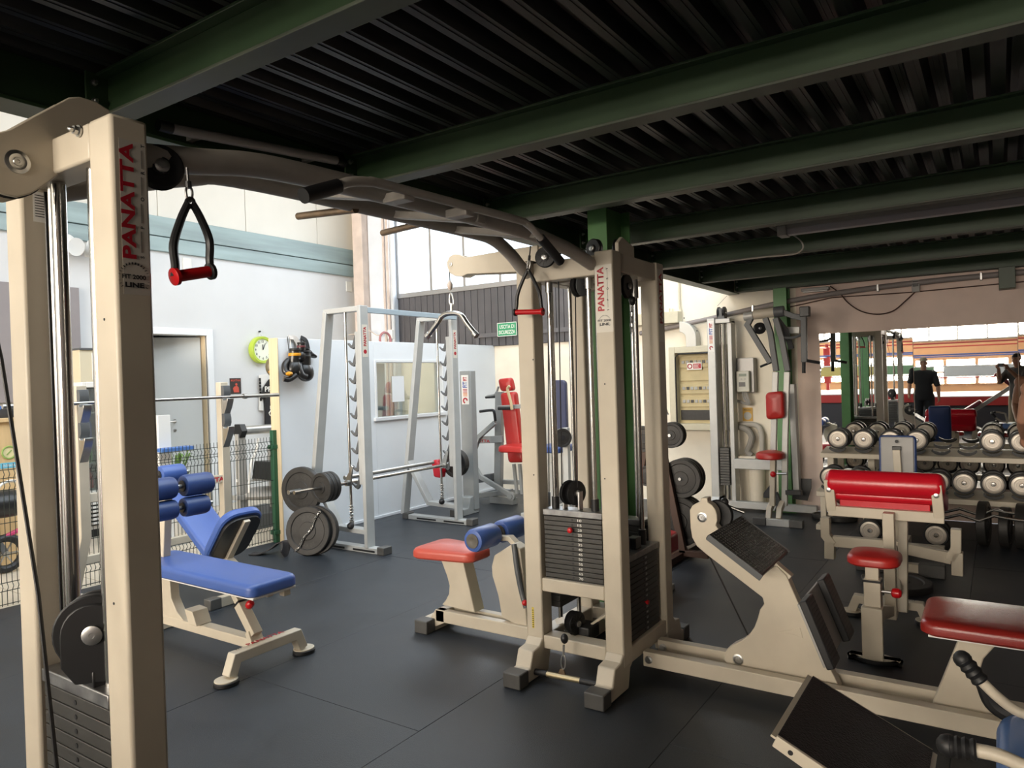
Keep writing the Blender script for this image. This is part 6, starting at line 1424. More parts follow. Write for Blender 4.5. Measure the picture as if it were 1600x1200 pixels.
# ---- dumbbell rack and dumbbells
DR = thing('dumbbell_rack', 'two-tier cream dumbbell rack standing in front of the wall mirror', 'rack', (-.35, 7.95, 0))
rx0, rx1 = -1.50, .62
zt0 = .665
tiers = [(7.72, 8.06, zt0), (7.48, 7.84, .315)]
for (ya, yb_, z) in tiers:
    MB().prism([(rx0, ya, z), (rx0, ya, z+.045), (rx0, ya+.015, z+.05), (rx0, yb_, z+.085), (rx0, yb_, z+.04), (rx0, ya+.02, z)], (rx1-rx0, 0, 0)).build('tray', PAINT, DR, bevel=.003)
for x_ in (rx0+.03, PY(1363, 720, 8.15).x, rx1-.03):
    MB().bar([(x_, 8.10, 0), (x_, 8.10, zt0+.06)], .06, .06, (1, 0, 0)).build('upright', PAINT, DR, bevel=.004); MB().box((x_-.03, 7.42, 0), (x_+.03, 8.16, .05)).build('foot', PAINT, DR, bevel=.004); MB().bar([(x_, 7.66, .03), (x_, 7.66, .33)], .05, .05, (1, 0, 0)).build('strut', PAINT, DR, bevel=.004)
def saddle(x_, y_, z_):
    out = [Vector((x_+.085*cos(radians(t)), y_, z_+.085+.085*sin(radians(t))*.75)) for t in range(205, 336, 13)]
    inn = [Vector((x_+.078*cos(radians(t)), y_, z_+.095+.075*sin(radians(t))*.62)) for t in range(335, 204, -13)]
    return MB().prism(out+inn, (0, .03, 0)).build('saddle', BLACK, DR)
def dumbbell(label, loc, r=.098, hw=.07, gap=.125, group='dumbbells on the rack'):
    t = thing('dumbbell', label, 'dumbbell', loc, group)
    L = Vector(loc)
    for sg in (-1, 1):
        y0 = sg*(gap/2); b = MB().lathe([(r*.6, 0), (r*.93, .002), (r, .012), (r, hw-.012), (r*.95, hw), (r*.86, hw), (r*.82, hw-.006)], L+Vector((0, y0, 0)), (0, sg, 0), 32); h = b.build('head', BLACK, t)
        MB().lathe([(r*.83, 0), (r*.83, .004), (r*.80, .006), (r*.58, .006), (r*.57, .003), (r*.53, .003), (r*.52, .006), (r*.30, .006), (r*.28, .002), (r*.22, .002), (r*.20, .008), (r*.16, .012), (0, .012)], L+Vector((0, y0+sg*(hw-.006), 0)), (0, sg, 0), 32).build('face_disc', DBFACE, h)
        for q_ in (.60, .84, .40): MB().tube([L+Vector((r*q_*cos(a_), y0+sg*(hw-.0005), r*q_*sin(a_))) for a_ in [2*pi*k_/28 for k_ in range(28)]], .0016, 4, closed=True).build('face_ring', GREYPL if q_ < .8 else BLACK, h)
        MB().lathe([(r*.19, 0), (r*.17, .004), (0, .005)], L+Vector((0, y0+sg*(hw+.006), 0)), (0, sg, 0), 14).build('cap_screw', CHROME, h)
    MB().lathe([(.016, -gap/2), (.014, -gap/4), (.018, 0), (.014, gap/4), (.016, gap/2)], L, (0, 1, 0), 16).build('handle', CHROME, t)
    return t
# upper row
yd_ = 7.89
zc = zt0+.088+.098
ordn = ['first', 'second', 'third', 'fourth', 'fifth', 'sixth', 'seventh', 'eighth', 'ninth', 'tenth', 'eleventh']
proto = None
ups = [PY(u, 688, yd_-.13).x for u in (1309, 1349, 1391, 1432, 1470, 1511, 1550, 1597)]
step = ups[-1]-ups[-2]
while ups[-1]+step < rx1-.1: ups.append(ups[-1]+step)
k = 0
for i, x_ in enumerate(ups):
    for yy in (tiers[0][0]+.005, tiers[0][1]-.06): saddle(x_, yy, zt0+.035+(.03 if yy > 7.9 else 0))
    if i in (4, 5): continue
    lab = 'round-headed dumbbell, %s from the left on the upper rack tier' % ordn[k] if x_ < .25 else 'round-headed dumbbell toward the right end of the upper rack tier'
    if proto is None: proto = dumbbell(lab, (x_, yd_, zc))
    else:
        c = copy_tree(proto); c.location = (x_, yd_, zc); c['label'] = lab
    k += 1
lows = [PY(u, 752, 7.52).x for u in (1297, 1340, 1381, 1424, 1466, 1506, 1552, 1597)]
step = lows[-1]-lows[-2]
while lows[-1]+step < rx1-.1: lows.append(lows[-1]+step)
for i, x_ in enumerate(lows):
    for yy in (tiers[1][0]+.005, tiers[1][1]-.06): saddle(x_, yy, .315+.035+(.03 if yy > 7.7 else 0))
    c = copy_tree(proto); c.location = (x_, 7.66, .315+.088+.098); c['label'] = 'round-headed dumbbell, %s from the left on the lower rack tier' % ordn[i] if x_ < .25 else 'round-headed dumbbell toward the right end of the lower rack tier'
for (u, v, lab) in ((1359, 828, 'dumbbell standing on the floor behind the left half of the preacher bench'), (1462, 836, 'dumbbell standing on the floor behind the right half of the preacher bench')):
    p = PZ(u+1, v+18); c = copy_tree(proto); c.location = (p.x, p.y+.12, .0985); c['label'] = lab; c['group'] = 'dumbbells on the floor'
# floor discs and curl bars
for (u, v, r_, lab) in ((1312, 812, .17, 'flat black disc lying on the floor left of the preacher bench'), (1285, 810, .10, 'thin ring-shaped disc lying on the floor beside the shoulder machine')):
    p = PZ(u, v); o = disc(lab, 'weight plate', (p.x, p.y, .026), (0, 0, 1), r_, .05)
for j, (y_, dz, lab) in enumerate(((7.15, 0, 'front chrome curl bar under the lower dumbbell tier'), (7.25, .05, 'rear chrome curl bar under the lower dumbbell tier'))):
    pts = [PY(u, v, y_)+Vector((0, 0, dz)) for u, v in ((1455, 808), (1478, 809), (1500, 804), (1530, 814), (1553, 806), (1572, 810), (1592, 813), (1625, 816))]
    CB_ = thing('curl_bar', lab, 'barbell', pts[3], 'curl bars by the dumbbell rack')
    MB().tube(pts, .0125, 10).build('bar', CHROME, CB_)
    for pq in ((pts[0]-Vector((.4, 0, .0)), pts[0]), (pts[-1], pts[-1]+Vector((.4, 0, 0)))): MB().cyl(pq[0], pq[1], .015, seg=10).build('sleeve', CHROME, CB_)
for j, (u, v, r_, lab) in enumerate(((1537, 815, .19, 'left'), (1571, 810, .17, 'middle'), (1597, 815, .19, 'right'))):
    p = PY(u, v, 7.32); disc('black disc standing on edge under the dumbbell rack, %s one of three' % lab, 'weight plate', (p.x, 7.34, r_+.001), (1, -.12, 0), r_, .07, 'discs standing under the rack')
# ---- preacher bench
PB = thing('preacher_bench', 'cream preacher curl bench with thick bright red arm pad and small dark red seat', 'bench', (-.58, 4.6, 0))
round_foot(PB, -.575, 4.2, .12, .26)
MB().prism([(-.625, 4.16, .03), (-.625, 4.16, .22), (-.625, 4.23, .22), (-.625, 4.80, .08), (-.625, 4.97, .08), (-.625, 4.97, .14), (-.625, 4.78, .14), (-.625, 4.20, .30), (-.625, 4.13, .30), (-.625, 4.13, .03)], (.10, 0, 0)).build('spine', PAINT, PB, bevel=.004)
MB().box((-.615, 4.165, .2), (-.535, 4.245, .44)).build('seat_sleeve', PAINT, PB, bevel=.004); MB().box((-.607, 4.175, .42), (-.543, 4.235, .52)).build('seat_post', PAINT, PB, bevel=.003); MB().box((-.62, 4.16, .425), (-.53, 4.25, .437)).build('sleeve_collar', BLACKPL, PB, bevel=.002)
MB().lathe([(.012, 0), (.022, .006), (.026, .02), (.024, .038), (.015, .048), (0, .05)], (-.49, 4.205, .375), (1, 0, 0), 16).build('pull_pin', REDPL, PB); MB().cyl((-.535, 4.205, .375), (-.49, 4.205, .375), .008, seg=8).build('pin_shaft', STEEL, PB)
MB().pad((-.565, 4.215, .55), (.25, .27, .055), None, .027, .25, .08).build('seat_pad', REDV, PB)
MB().bar([(-.80, 4.95, .03), (-.77, 4.95, .105), (-.42, 4.95, .105), (-.39, 4.95, .03)], .06, .05, (0, 1, 0)).build('front_foot', PAINT, PB, bevel=.004)
for x_ in (-.80, -.39): round_foot(PB, x_, 4.95, .12, .13)
text('lettering', 'PANATTA', REDINK, PB, (-.70, 4.965, .1315), (1, 0, 0), (0, -1, 0), -.03, .2, bold=.02)
text('lettering', 'FIT', BLACKINK, PB, (-.48, 4.945, .1315), (1, 0, 0), (0, 1, 0), .022, .035)
MB().bar([(-.545, 4.66, .10), (-.545, 4.66, .71)], .06, .07, (1, 0, 0)).build('post', PAINT, PB, bevel=.004); MB().bar([(-.50, 4.80, .10), (-.50, 4.95, .62)], .05, .05, (1, 0, 0)).build('rear_post', PAINT, PB, bevel=.004)
# pad: thick roll plus sloping slab
xl, xr_ = PY(1289, 740, 4.75).x, PY(1478, 755, 4.75).x
def stadium(x0, x1, y, z, r, m, name):
    prof = []
    n = 8
    pr = [(r*sin(radians(90*k/n)), -((x1-x0)/2)+r*.55*(1-cos(radians(90*k/n)))) for k in range(n+1)] + [(r*cos(radians(90*k/n)), ((x1-x0)/2)-r*.55+r*.55*sin(radians(90*k/n))) for k in range(n+1)]
    return MB().lathe(pr, ((x0+x1)/2, y, z), (1, 0, 0), 30).build(name, m, PB)
zt2, zb3 = PY(1384, 737, 4.74).z, PY(1384, 780, 4.67).z
stadium(xl, xr_, 4.75, (zt2+zb3)/2, (zt2-zb3)/2, REDB, 'arm_roll')
dirp = Vector((0, .96, -.26)).normalized(); c = Vector(((xl+xr_)/2, 4.80, .79))+dirp*.15
MB().pad(c, (.46, xr_-xl-.02, .10), Matrix((dirp, Vector((1, 0, 0)), dirp.cross(Vector((1, 0, 0))))).transposed(), .03, .05, .05).build('arm_pad', REDB, PB)
zf = PY(1380, 803, 4.72).z
MB().box((xl+.02, 4.70, zf-.03), (xr_-.01, 4.745, zf+.03)).build('pad_frame', PAINT, PB, bevel=.004)
for x_ in (xl+.03, xr_-.045):
    MB().bar([(x_+.01, 4.72, zf), (x_, 4.70, zf+.19)], .055, .04, (1, 0, 0)).build('pad_bracket', PAINT, PB, bevel=.004)
    MB().lathe([(.014, 0), (.014, .006), (.008, .008)], (x_, 4.685, zf+.13), (0, -1, 0), 12).build('bolt', STEEL, PB)
MB().box((xl+.08, 4.745, zf+.02), (xr_-.08, 4.76, zf+.20)).build('pad_skirt', REDB, PB, bevel=.004)
# bar cradle beyond the pad
yk = 5.55
def K(u, v): return PY(u, v, yk)
MB().bar([K(1302, 845), K(1400, 853), K(1487, 885)*.0+K(1487, 872)], .06, .075, (0, 1, 0)).build('cradle_bar', PAINT, PB, bevel=.004)
for pts in (((1290, 808), (1291, 836), (1302, 850)), ((1494, 826), (1494, 858), (1484, 874))): MB().bar([K(*q_) for q_ in pts], .075, .06, (0, 1, 0)).build('cradle_hook', PAINT, PB, bevel=.004)
for (u, v, v2) in ((1297, 845, 872), (1496, 862, 898)): MB().bar([K(u, v), K(u, v2)], .075, .065, (0, 1, 0)).build('cradle_leg', PAINT, PB, bevel=.004)
MB().bar([(-.52, 4.7, .25), (K(1395, 855).x, yk, K(1395, 855).z)], .05, .05, (1, 0, 0)).build('cradle_arm', PAINT, PB, bevel=.004)
# ---- utility bench behind
UB = thing('utility_bench', 'grey-backed upright utility bench with navy pad between preacher bench and dumbbell rack', 'bench', (-.65, 6.1, 0))
yu = 6.0
tl, tr, br_, bl__ = PY(1374, 683, yu), PY(1428, 682, yu), PY(1432, 745, yu), PY(1380, 745, yu)
cU = Vector(((tl.x+tr.x)/2, yu, tl.z-.22))
M_ = basis((0, .12, .99), (-1, 0, 0))
MB().pad(cU+Vector((0, .055, 0)), (.46, tr.x-tl.x+.02, .07), Matrix((Vector((0, .10, .995)), Vector((1, 0, 0)), Vector((0, .10, .995)).cross(Vector((1, 0, 0))))).transposed(), .028, .08, .03).build('back_pad', BLUED, UB)
MB().cbox(cU+Vector((0, .010, 0)), (tr.x-tl.x-.012, .012, .44), rotX(radians(-6))).build('back_board', mat('board_grey', (.40, .39, .38), .5), UB, bevel=.006)
MB().bar([cU+Vector((0, -.02, .13)), cU+Vector((.02, -.05, -.30)), (-.66, 6.05, .20)], .05, .04, (1, 0, 0)).build('back_brace', PAINT, UB, bevel=.004); MB().cbox(cU+Vector((0, -.005, .14)), (.06, .02, .03)).build('brace_stop', BLACKPL, UB, bevel=.003)
MB().lathe([(.012, 0), (.012, .004)], cU+Vector((0, .0, .19)), (0, -1, 0), 10).build('bolt', BLACKINK, UB)
MB().box((-.70, 6.02, .06), (-.64, 6.9, .13)).build('spine', PAINT , UB, bevel=.004); MB().pad((-.67, 6.45, .46), (.30, .42, .07), None, .03, .1, .05).build('seat_pad', BLUED, UB); MB().box((-.70, 6.4, .1), (-.64, 6.47, .42)).build('seat_post', PAINT, UB, bevel=.004)
a, b_ = PZ(1352, 893), PZ(1440, 902)
MB().box((a.x, 6.06, .02), (b_.x, 6.13, .085)).build('rear_foot', PAINT, UB, bevel=.004); MB().cbox(((a.x+b_.x)/2+.02, 6.09, .11), (.1, .08, .1)).build('foot_tube', PAINT, UB, bevel=.004)
foot_cap(UB, (a.x-.07, 6.05, 0), (a.x+.02, 6.14, .095)); foot_cap(UB, (b_.x-.02, 6.05, 0), (b_.x+.15, 6.14, .095)); MB().box((-.95, 6.86, 0), (-.40, 6.93, .06)).build('front_foot', PAINT, UB, bevel=.004)
disc('large black disc lying flat on the floor under the preacher bench cradle', 'weight plate', (-.63, 5.70, .028), (.03, -.02, 1), .225, .055)
# ---- foreground leg press at lower right
LP = thing('leg_press', 'leg press with big black footplate, blue seat and black handles in the right foreground', 'gym machine', (.1, 2.1, 0))
yF, yN = 2.40, 1.955
A0, A1 = PY(1270, 1056, yF), PY(1458, 1172, yF); d_ = (A1-A0).normalized(); nn = Vector((-d_.z, 0, d_.x)); LL = (A1-A0).length
e0 = A0; e1 = A1
P4 = [Vector((e0.x, yN, e0.z)), Vector((e1.x, yN, e1.z)), Vector((e1.x, yF, e1.z)), Vector((e0.x, yF, e0.z))]
MB().prism(P4, -nn*.02).build('footplate', mat('pebbled_rubber', (.007, .007, .007), .5, spec=.3, bump=.6, bscale=160), LP, bevel=.002)
for a, b_ in ((P4[3], P4[2]), (P4[3], P4[0]), (P4[1], P4[2])): MB().bar([a-nn*.008, b_-nn*.008], .006, .028, nn).build('edge_trim', PAINT, LP)
c0 = [P4[0]+Vector((0, -.006, 0)), P4[1]+Vector((0, -.006, 0))]
MB().prism([c0[0]+nn*.003, c0[1]+nn*.003, c0[1]-nn*.05, c0[0]+d_*.09-nn*.05, c0[0]+d_*.09-nn*.032, c0[0]-nn*.03], (0, .012, 0)).build('side_flange', PAINT, LP, bevel=.002)
MB().lathe([(.007, 0), (.007, .001)], c0[0]+d_*.045-nn*.015, (0, -1, 0), 10).build('bolt_hole', BLACKINK, LP)
MB().bar([(e0.x+.16, 2.18, e0.z-.10), (e0.x+.10, 2.18, .10)], .07, .07, (0, 1, 0)).build('plate_column', PAINT, LP, bevel=.005)
MB().box((e0.x+.0, 2.14, .04), (1.3, 2.22, .11)).build('base_rail', PAINT, LP, bevel=.005)
for x_ in (e0.x+.05, 1.25): MB().box((x_-.04, 1.85, 0), (x_+.04, 2.5, .05)).build('foot', PAINT, LP, bevel=.005)
zs = .57
xs0 = PZ(1556, 1200, zs).x; yf = PZ(1600, 1104, zs).y
MB().pad((xs0+.26, yf-.26, zs-.03), (.52, .52, .085), None, .035, .06, .16).build('seat_pad', mat('bright_blue_vinyl', (.07, .15, .36), .4, bump=.05, bscale=300), LP)
MB().bar([(xs0+.25, 2.0, zs-.06), (xs0+.25, 2.1, .10)], .08, .08, (1, 0, 0)).build('seat_post', PAINT, LP, bevel=.005)
for y_, pts in ((2.36, ((1504, 1030), (1532, 1063), (1560, 1090), (1592, 1112), (1640, 1125))), (1.80, ((1482, 1165), (1524, 1172), (1560, 1180), (1600, 1197), (1650, 1215)))):
    P_ = [PY(u, v, y_) for u, v in pts]
    MB().tube(smooth(P_[1:], 4)+[P_[-1]+Vector((.05, .0, -.25))], .0145, 12).build('handle_tube', PAINT, LP)
    g = MB(); n = 14; gp = smooth([P_[0], P_[0].lerp(P_[1], .5), P_[1]+(P_[1]-P_[0])*.05], 7); g.tube(gp, .02, 14, radii=[.022+.0022*sin(i*1.6) for i in range(len(gp))]); g.build('hand_grip', BLACK, LP)
    MB().sphere(P_[0], .024, 14, 8).build('grip_end', BLACK, LP)
MB().tube(smooth([PY(1538, 1070, 2.45), PY(1550, 1098, 2.45), PY(1575, 1116, 2.45), PY(1600, 1120, 2.45)], 4), .022, 10).build('lower_lever', BLACK, LP)
# ---- long fluorescent batten
LF = thing('fluorescent_batten', 'long grey fluorescent batten fixed under the fifth green beam', 'lamp', (0, 5.3, 2.56))
p0, p1 = PY(1219, 357, 5.3), PY(1600, 315, 5.3)
zl = p0.z-.01
MB().box((p0.x, 5.26, zl-.005), (1.6, 5.36, zl+.045)).build('housing', GREYPL, LF, bevel=.006)
MB().prism([(p0.x+.05, 5.255, zl-.005), (p0.x+.05, 5.275, zl-.045), (p0.x+.05, 5.345, zl-.045), (p0.x+.05, 5.365, zl-.005)], (1.5-p0.x, 0, 0)).build('diffuser', mat('diffuser_grey', (.36, .35, .38), .35), LF, bevel=.004)
MB().box((p0.x-.01, 5.25, zl-.05), (p0.x+.05, 5.37, zl+.02)).build('end_cap', GREYPL, LF, bevel=.004)
WI = thing('lamp_wire', 'thin pale wire looping from the fluorescent batten along the beam', 'cable', PY(1240, 380, 5.6))
MB().tube(smooth([PY(u, v, 5.75) for u, v in ((1218, 362), (1236, 366), (1250, 375), (1255, 385), (1250, 393), (1235, 398), (1180, 403), (1100, 414), (1035, 421))], 4), .006, 6).build('wire', mat('wire_pale', (.45, .42, .36), .6), WI)
tp = PX(268, 201, XE+.065); tq = PX(525, 251, XE+.065)
TB = thing('tube_lamp', 'slim pale tube lamp fixed inside the edge girder near the left tower', 'lamp', tp.lerp(tq, .5))
MB().tube([tp, tq], .019, 12).build('tube', mat('tube_pale', (.36, .34, .33), .4), TB); MB().cyl(tp-Vector((0, .05, 0)), tp, .021, seg=12).build('end_cap', BLACKPL, TB); MB().cyl(tq, tq+Vector((0, .05, 0)), .021, seg=12).build('end_cap', BLACKPL, TB)
for f_ in (.15, .85):
    c_ = tp.lerp(tq, f_); MB().box((XE-.012, c_.y-.012, c_.z-.012), (c_.x, c_.y+.012, c_.z+.012)).build('clip', GREYPL, TB)
# little threaded rods under the deck
for (u, v, k) in ((131, 45, 1), (237, 80, 1), (333, 33, 1)):
    pass
# ================================================================ PEOPLE
def limb(b, pts, seg=12):
    """tapered limb: tube through the joints with rounded joints and ends"""
    P = [Vector(p) for p, r in pts]; R_ = [r for p, r in pts]
    b.tube(P, 0, seg, radii=R_)
    for p, r in zip(P, R_): b.sphere(p, r, seg, 8)
    return b
def trunk(b, rings, sd, fv, seg=20):
    """rings: (centre, half width, half depth)"""
    vs_, fs_ = [], []; n = len(rings)
    for c, rx, ry in rings:
        for k in range(seg):
            a = 2*pi*k/seg; ca, sa = cos(a), sin(a)
            vs_.append(Vector(c) + sd*(rx*math.copysign(abs(ca)**.8, ca)) + fv*(ry*math.copysign(abs(sa)**.8, sa)))
    for i in range(n-1):
        for k in range(seg):
            p, q = i*seg+k, i*seg+(k+1) % seg; fs_.append((p, q, q+seg, p+seg))
    fs_ += [tuple(range(seg))[::-1], tuple(range((n-1)*seg, n*seg))]
    return b.add(vs_, fs_)
def fuse(o, voxel=.009, smooth_=4):
    rm = o.modifiers.new('remesh', 'REMESH'); rm.mode = 'VOXEL'; rm.voxel_size = voxel; rm.use_smooth_shade = True
    if smooth_:
        sm = o.modifiers.new('smooth', 'SMOOTH'); sm.factor = .5; sm.iterations = smooth_
    return o
def head_mesh(c, face, s=1.0, tilt=0.0):
    c = Vector(c); f = Vector((face[0], face[1], 0)).normalized(); r_ = f.cross(Vector((0, 0, 1))); b = MB(); b.sphere((0, 0, 0), 1, 24, 18)
    for p in b.v:
        x, y, z = p; wd = .074*(1-.22*max(0, -z)**1.4); dp = .096*(1-.18*max(0, -z)); 
        yy = y*dp; 
        if y > 0: yy = y*.086 + (.010*max(0, 1-abs(z+.72)*3))*max(0, 1-abs(x)*2)
        n_ = max(0, 1-((x/.22)**2+((z+.12)/.26)**2))*(y > 0)
        yy += .026*n_*(1-.5*max(0, z+.12)/.26)
        e_ = max(0, 1-(((abs(x)-.40)/.22)**2+((z-.10)/.14)**2))*(y > 0); yy -= .010*e_
        m_ = max(0, 1-((x/.36)**2+((z+.52)/.07)**2))*(y > 0); yy += .004*m_
        p.x, p.y, p.z = x*wd, yy, z*.118
    for sg in (-1, 1): b.sphere((sg*.075, -.008, -.005), .03, 8, 6, (.35, .7, 1.05))
    M = Matrix((r_, f, Vector((0, 0, 1)))).transposed() @ Matrix.Rotation(tilt, 3, 'X')
    b.v = [c + M@(p*s) for p in b.v]; return b, M
def hand_chains(wrist, d, palm_n, curl=.5, s=1.0):
    d = Vector(d).normalized(); n = Vector(palm_n); n = (n-d*n.dot(d)).normalized(); sd = d.cross(n); w = Vector(wrist); ch = []
    k0 = w+d*.045*s
    ch.append([(w, .026*s), (k0, .030*s), (w+d*.08*s, .026*s)])
    for i, (off, L) in enumerate(((-.030, .062), (-.010, .074), (.011, .070), (.030, .056))):
        b0 = w+d*.078*s+sd*off*s; a = curl; p1 = b0+(d*cos(a*.5)+n*sin(a*.5))*L*.42*s; p2 = p1+(d*cos(a*1.3)+n*sin(a*1.3))*L*.33*s; p3 = p2+(d*cos(a*2)+n*sin(a*2))*L*.25*s
        ch.append([(w+d*.055*s+sd*off*.7*s, .013*s), (b0, .010*s), (p1, .0088*s), (p2, .008*s), (p3, .0068*s)])
    t0 = w+d*.03*s-sd*.026*s; t1 = t0+(d*.7-sd*.6+n*.25).normalized()*.038*s; t2 = t1+(d*.9-sd*.15+n*.4).normalized()*.032*s
    ch.append([(w+d*.02*s, .018*s), (t0, .013*s), (t1, .0105*s), (t2, .008*s)])
    return ch
def person(label, pel, face, sho, hd, arms, legs, shirt, trou, shoe, hairless=False, sleeves=.45, head_tilt=0.0, capm=None):
    """pel pelvis centre, sho chest top centre, hd head centre; arms / legs: [shoulder, elbow, wrist, hand dir, palm] / [hip, knee, ankle]"""
    pel, sho, hd = Vector(pel), Vector(sho), Vector(hd)
    t = thing('person', label, 'person', (pel.x, pel.y, 0))
    fv = Vector((face[0], face[1], 0)).normalized(); sd = fv.cross(Vector((0, 0, 1)))
    waist = pel.lerp(sho, .42); chest = pel.lerp(sho, .76); neck = sho.lerp(hd, .35)
    def torso(b, g, hem):
        return trunk(b, [(pel+Vector((0, 0, hem)), .165+g, .112+g), (pel+Vector((0, 0, .02)), .172+g, .118+g), (waist, .150+g, .105+g), (waist.lerp(chest, .5), .165+g, .115+g), (chest, .185+g, .120+g), (chest.lerp(sho, .6), .190+g, .108+g), (sho+Vector((0, 0, .01)), .130+g, .085+g), (sho+Vector((0, 0, .045)), .07+g, .06+g)], sd, fv)
    b = torso(MB(), 0, -.09)
    limb(b, [(sho, .062), (neck, .057), (hd+Vector((0, 0, -.06)), .056)])
    for A in arms:
        A0, A1, A2 = Vector(A[0]), Vector(A[1]), Vector(A[2])
        limb(b, [(sho.lerp(chest, .15), .075), (A0, .064), (A0.lerp(A1, .35), .054), (A1, .042), (A1.lerp(A2, .3), .044), (A2, .029)])
        for ch in hand_chains(A[2], A[3], A[4], A[5] if len(A) > 5 else .6): limb(b, ch, 8)
    for Lg in legs:
        L0, L1, L2 = Vector(Lg[0]), Vector(Lg[1]), Vector(Lg[2])
        limb(b, [(L0, .098), (L0.lerp(L1, .4), .084), (L1, .060), (L1.lerp(L2, .35), .060), (L2, .040)])
    hb, M = head_mesh(hd, face, 1.0, head_tilt); b.add(hb.v, hb.f)
    fuse(b.build('body', SKIN, t, recalc=True, angle=180), .0075, 3)
    b = torso(MB(), .014, -.15)
    for A in arms:
        if sleeves > 0:
            A0, A1 = Vector(A[0]), Vector(A[1]); limb(b, [(sho.lerp(chest, .15), .092), (A0, .082), (A0.lerp(A1, .35), .072), (A0.lerp(A1, .40+sleeves), .068)])
    fuse(b.build('shirt', shirt, t, angle=180), .012, 4)
    b = trunk(MB(), [(pel+Vector((0, 0, .10)), .170, .118), (pel, .182, .130), (pel+Vector((0, 0, -.10)), .178, .128)], sd, fv)
    for Lg in legs:
        L0, L1, L2 = Vector(Lg[0]), Vector(Lg[1]), Vector(Lg[2])
        limb(b, [(L0, .112), (L0.lerp(L1, .4), .100), (L1, .082), (L2+Vector((0, 0, .06)), .072)])
    fuse(b.build('trousers', trou, t, angle=180), .012, 4)
    fv = Vector((face[0], face[1], 0)).normalized()
    for Lg in legs:
        a = Vector(Lg[2]); sh = MB().sphere((0, 0, 0), 1, 16, 8); R_ = Matrix((fv.cross(Vector((0, 0, 1))), fv, Vector((0, 0, 1)))).transposed()
        for p in sh.v: p.x *= .048; p.y = p.y*.135+.055; p.z = max(p.z, -.55)*.06*(1.25 if p.y < .05 else .9)
        mz = min(p.z for p in sh.v); sh.v = [Vector((a.x, a.y, -mz))+R_@p for p in sh.v]; sh.build('shoe', shoe, t, angle=60)
    # hair and eyes
    if not hairless:
        h, _ = head_mesh(hd, face, 1.06, head_tilt); keep = [f_ for f_ in h.f if all((M.transposed()@(h.v[i]-hd)).z > .03 or (M.transposed()@(h.v[i]-hd)).y < -.02 and (M.transposed()@(h.v[i]-hd)).z > -.05 for i in f_) and all(abs((M.transposed()@(h.v[i]-hd)).x) < .085 for i in f_)]
        hh = MB(); hh.v = h.v; hh.f = keep; ho = hh.build('hair', HAIR, t, recalc=False)
        bm = bmesh.new(); bm.from_mesh(ho.data); bmesh.ops.delete(bm, geom=[v_ for v_ in bm.verts if not v_.link_faces], context='VERTS'); bm.to_mesh(ho.data); bm.free()
    for sg in (-1, 1):
        e = hd + M@Vector((sg*.030, .078, .012)); MB().sphere(e, .0105, 10, 6).build('eye', BLACKPL, t); MB().cbox(hd+M@Vector((sg*.031, .086, .034)), (.03, .008, .007), M).build('eyebrow', HAIR, t)
    MB().cbox(hd+M@Vector((0, .090, -.062)), (.042, .006, .006), M).build('lips', mat('lip', (.35, .14, .11), .5), t)
    if capm:
        h = MB().sphere((0, 0, 0), 1, 20, 10)
        for p in h.v: p.x *= .084; p.y *= .104; p.z = max(p.z, 0)*.09+.05
        h.v = [hd+M@p for p in h.v]; h.build('cap', capm, t)
    return t
# photographer: stands just behind the camera, phone held up beside the lens
fw = (RW @ Vector((0, 0, -1))).normalized(); rt = (RW @ Vector((1, 0, 0))).normalized(); upv = (RW @ Vector((0, 1, 0))).normalized()
pc_ = CAM - fw*.030 + rt*.03
PHN = thing('smartphone', 'black smartphone held up in both hands by the photographer', 'phone', pc_)
MB().cbox(pc_, (.155, .075, .008), RW).build('case', BLACKPL, PHN, bevel=.003)
MB().cbox(pc_-fw*.0046, (.145, .067, .001), RW).build('screen', mat('phone_screen', (.02, .02, .025), .1), PHN)
hL, hR = pc_-rt*.095-fw*.02+upv*-.03, pc_+rt*.095-fw*.02-upv*.03
bx_, by_ = .34, -.52
dirf = Vector((-.56, .83, 0)); sdv = Vector((.83, .56, 0))
pel = Vector((bx_, by_, .98)); sho = Vector((bx_-.02, by_+.02, 1.44)); hd = Vector((bx_-.05, by_+.08, 1.645))
sL, sR = sho-sdv*.19+Vector((0, 0, -.03)), sho+sdv*.19+Vector((0, 0, -.03))
eL, eR = sL+Vector((-.16, .10, -.20)), sR+Vector((-.10, .20, -.20))
wL, wR = hL-fw*.05+Vector((0, 0, -.05)), hR-fw*.05+Vector((0, 0, -.05))
person('man in dark t-shirt and khaki trousers raising a phone, seen in the wall mirror', pel, dirf, sho, hd,
       [[sL, eL, wL, (hL-wL), rt, .9], [sR, eR, wR, (hR-wR), -rt, .9]],
       [[pel-sdv*.10+Vector((0, 0, -.08)), pel-sdv*.12+Vector((-.02, .04, -.50)), Vector((bx_, by_, .09))-sdv*.13], [pel+sdv*.10+Vector((0, 0, -.08)), pel+sdv*.13+Vector((0, .02, -.50)), Vector((bx_, by_, .09))+sdv*.16]],
       SHIRTG, TROUSER, WHITEPL)
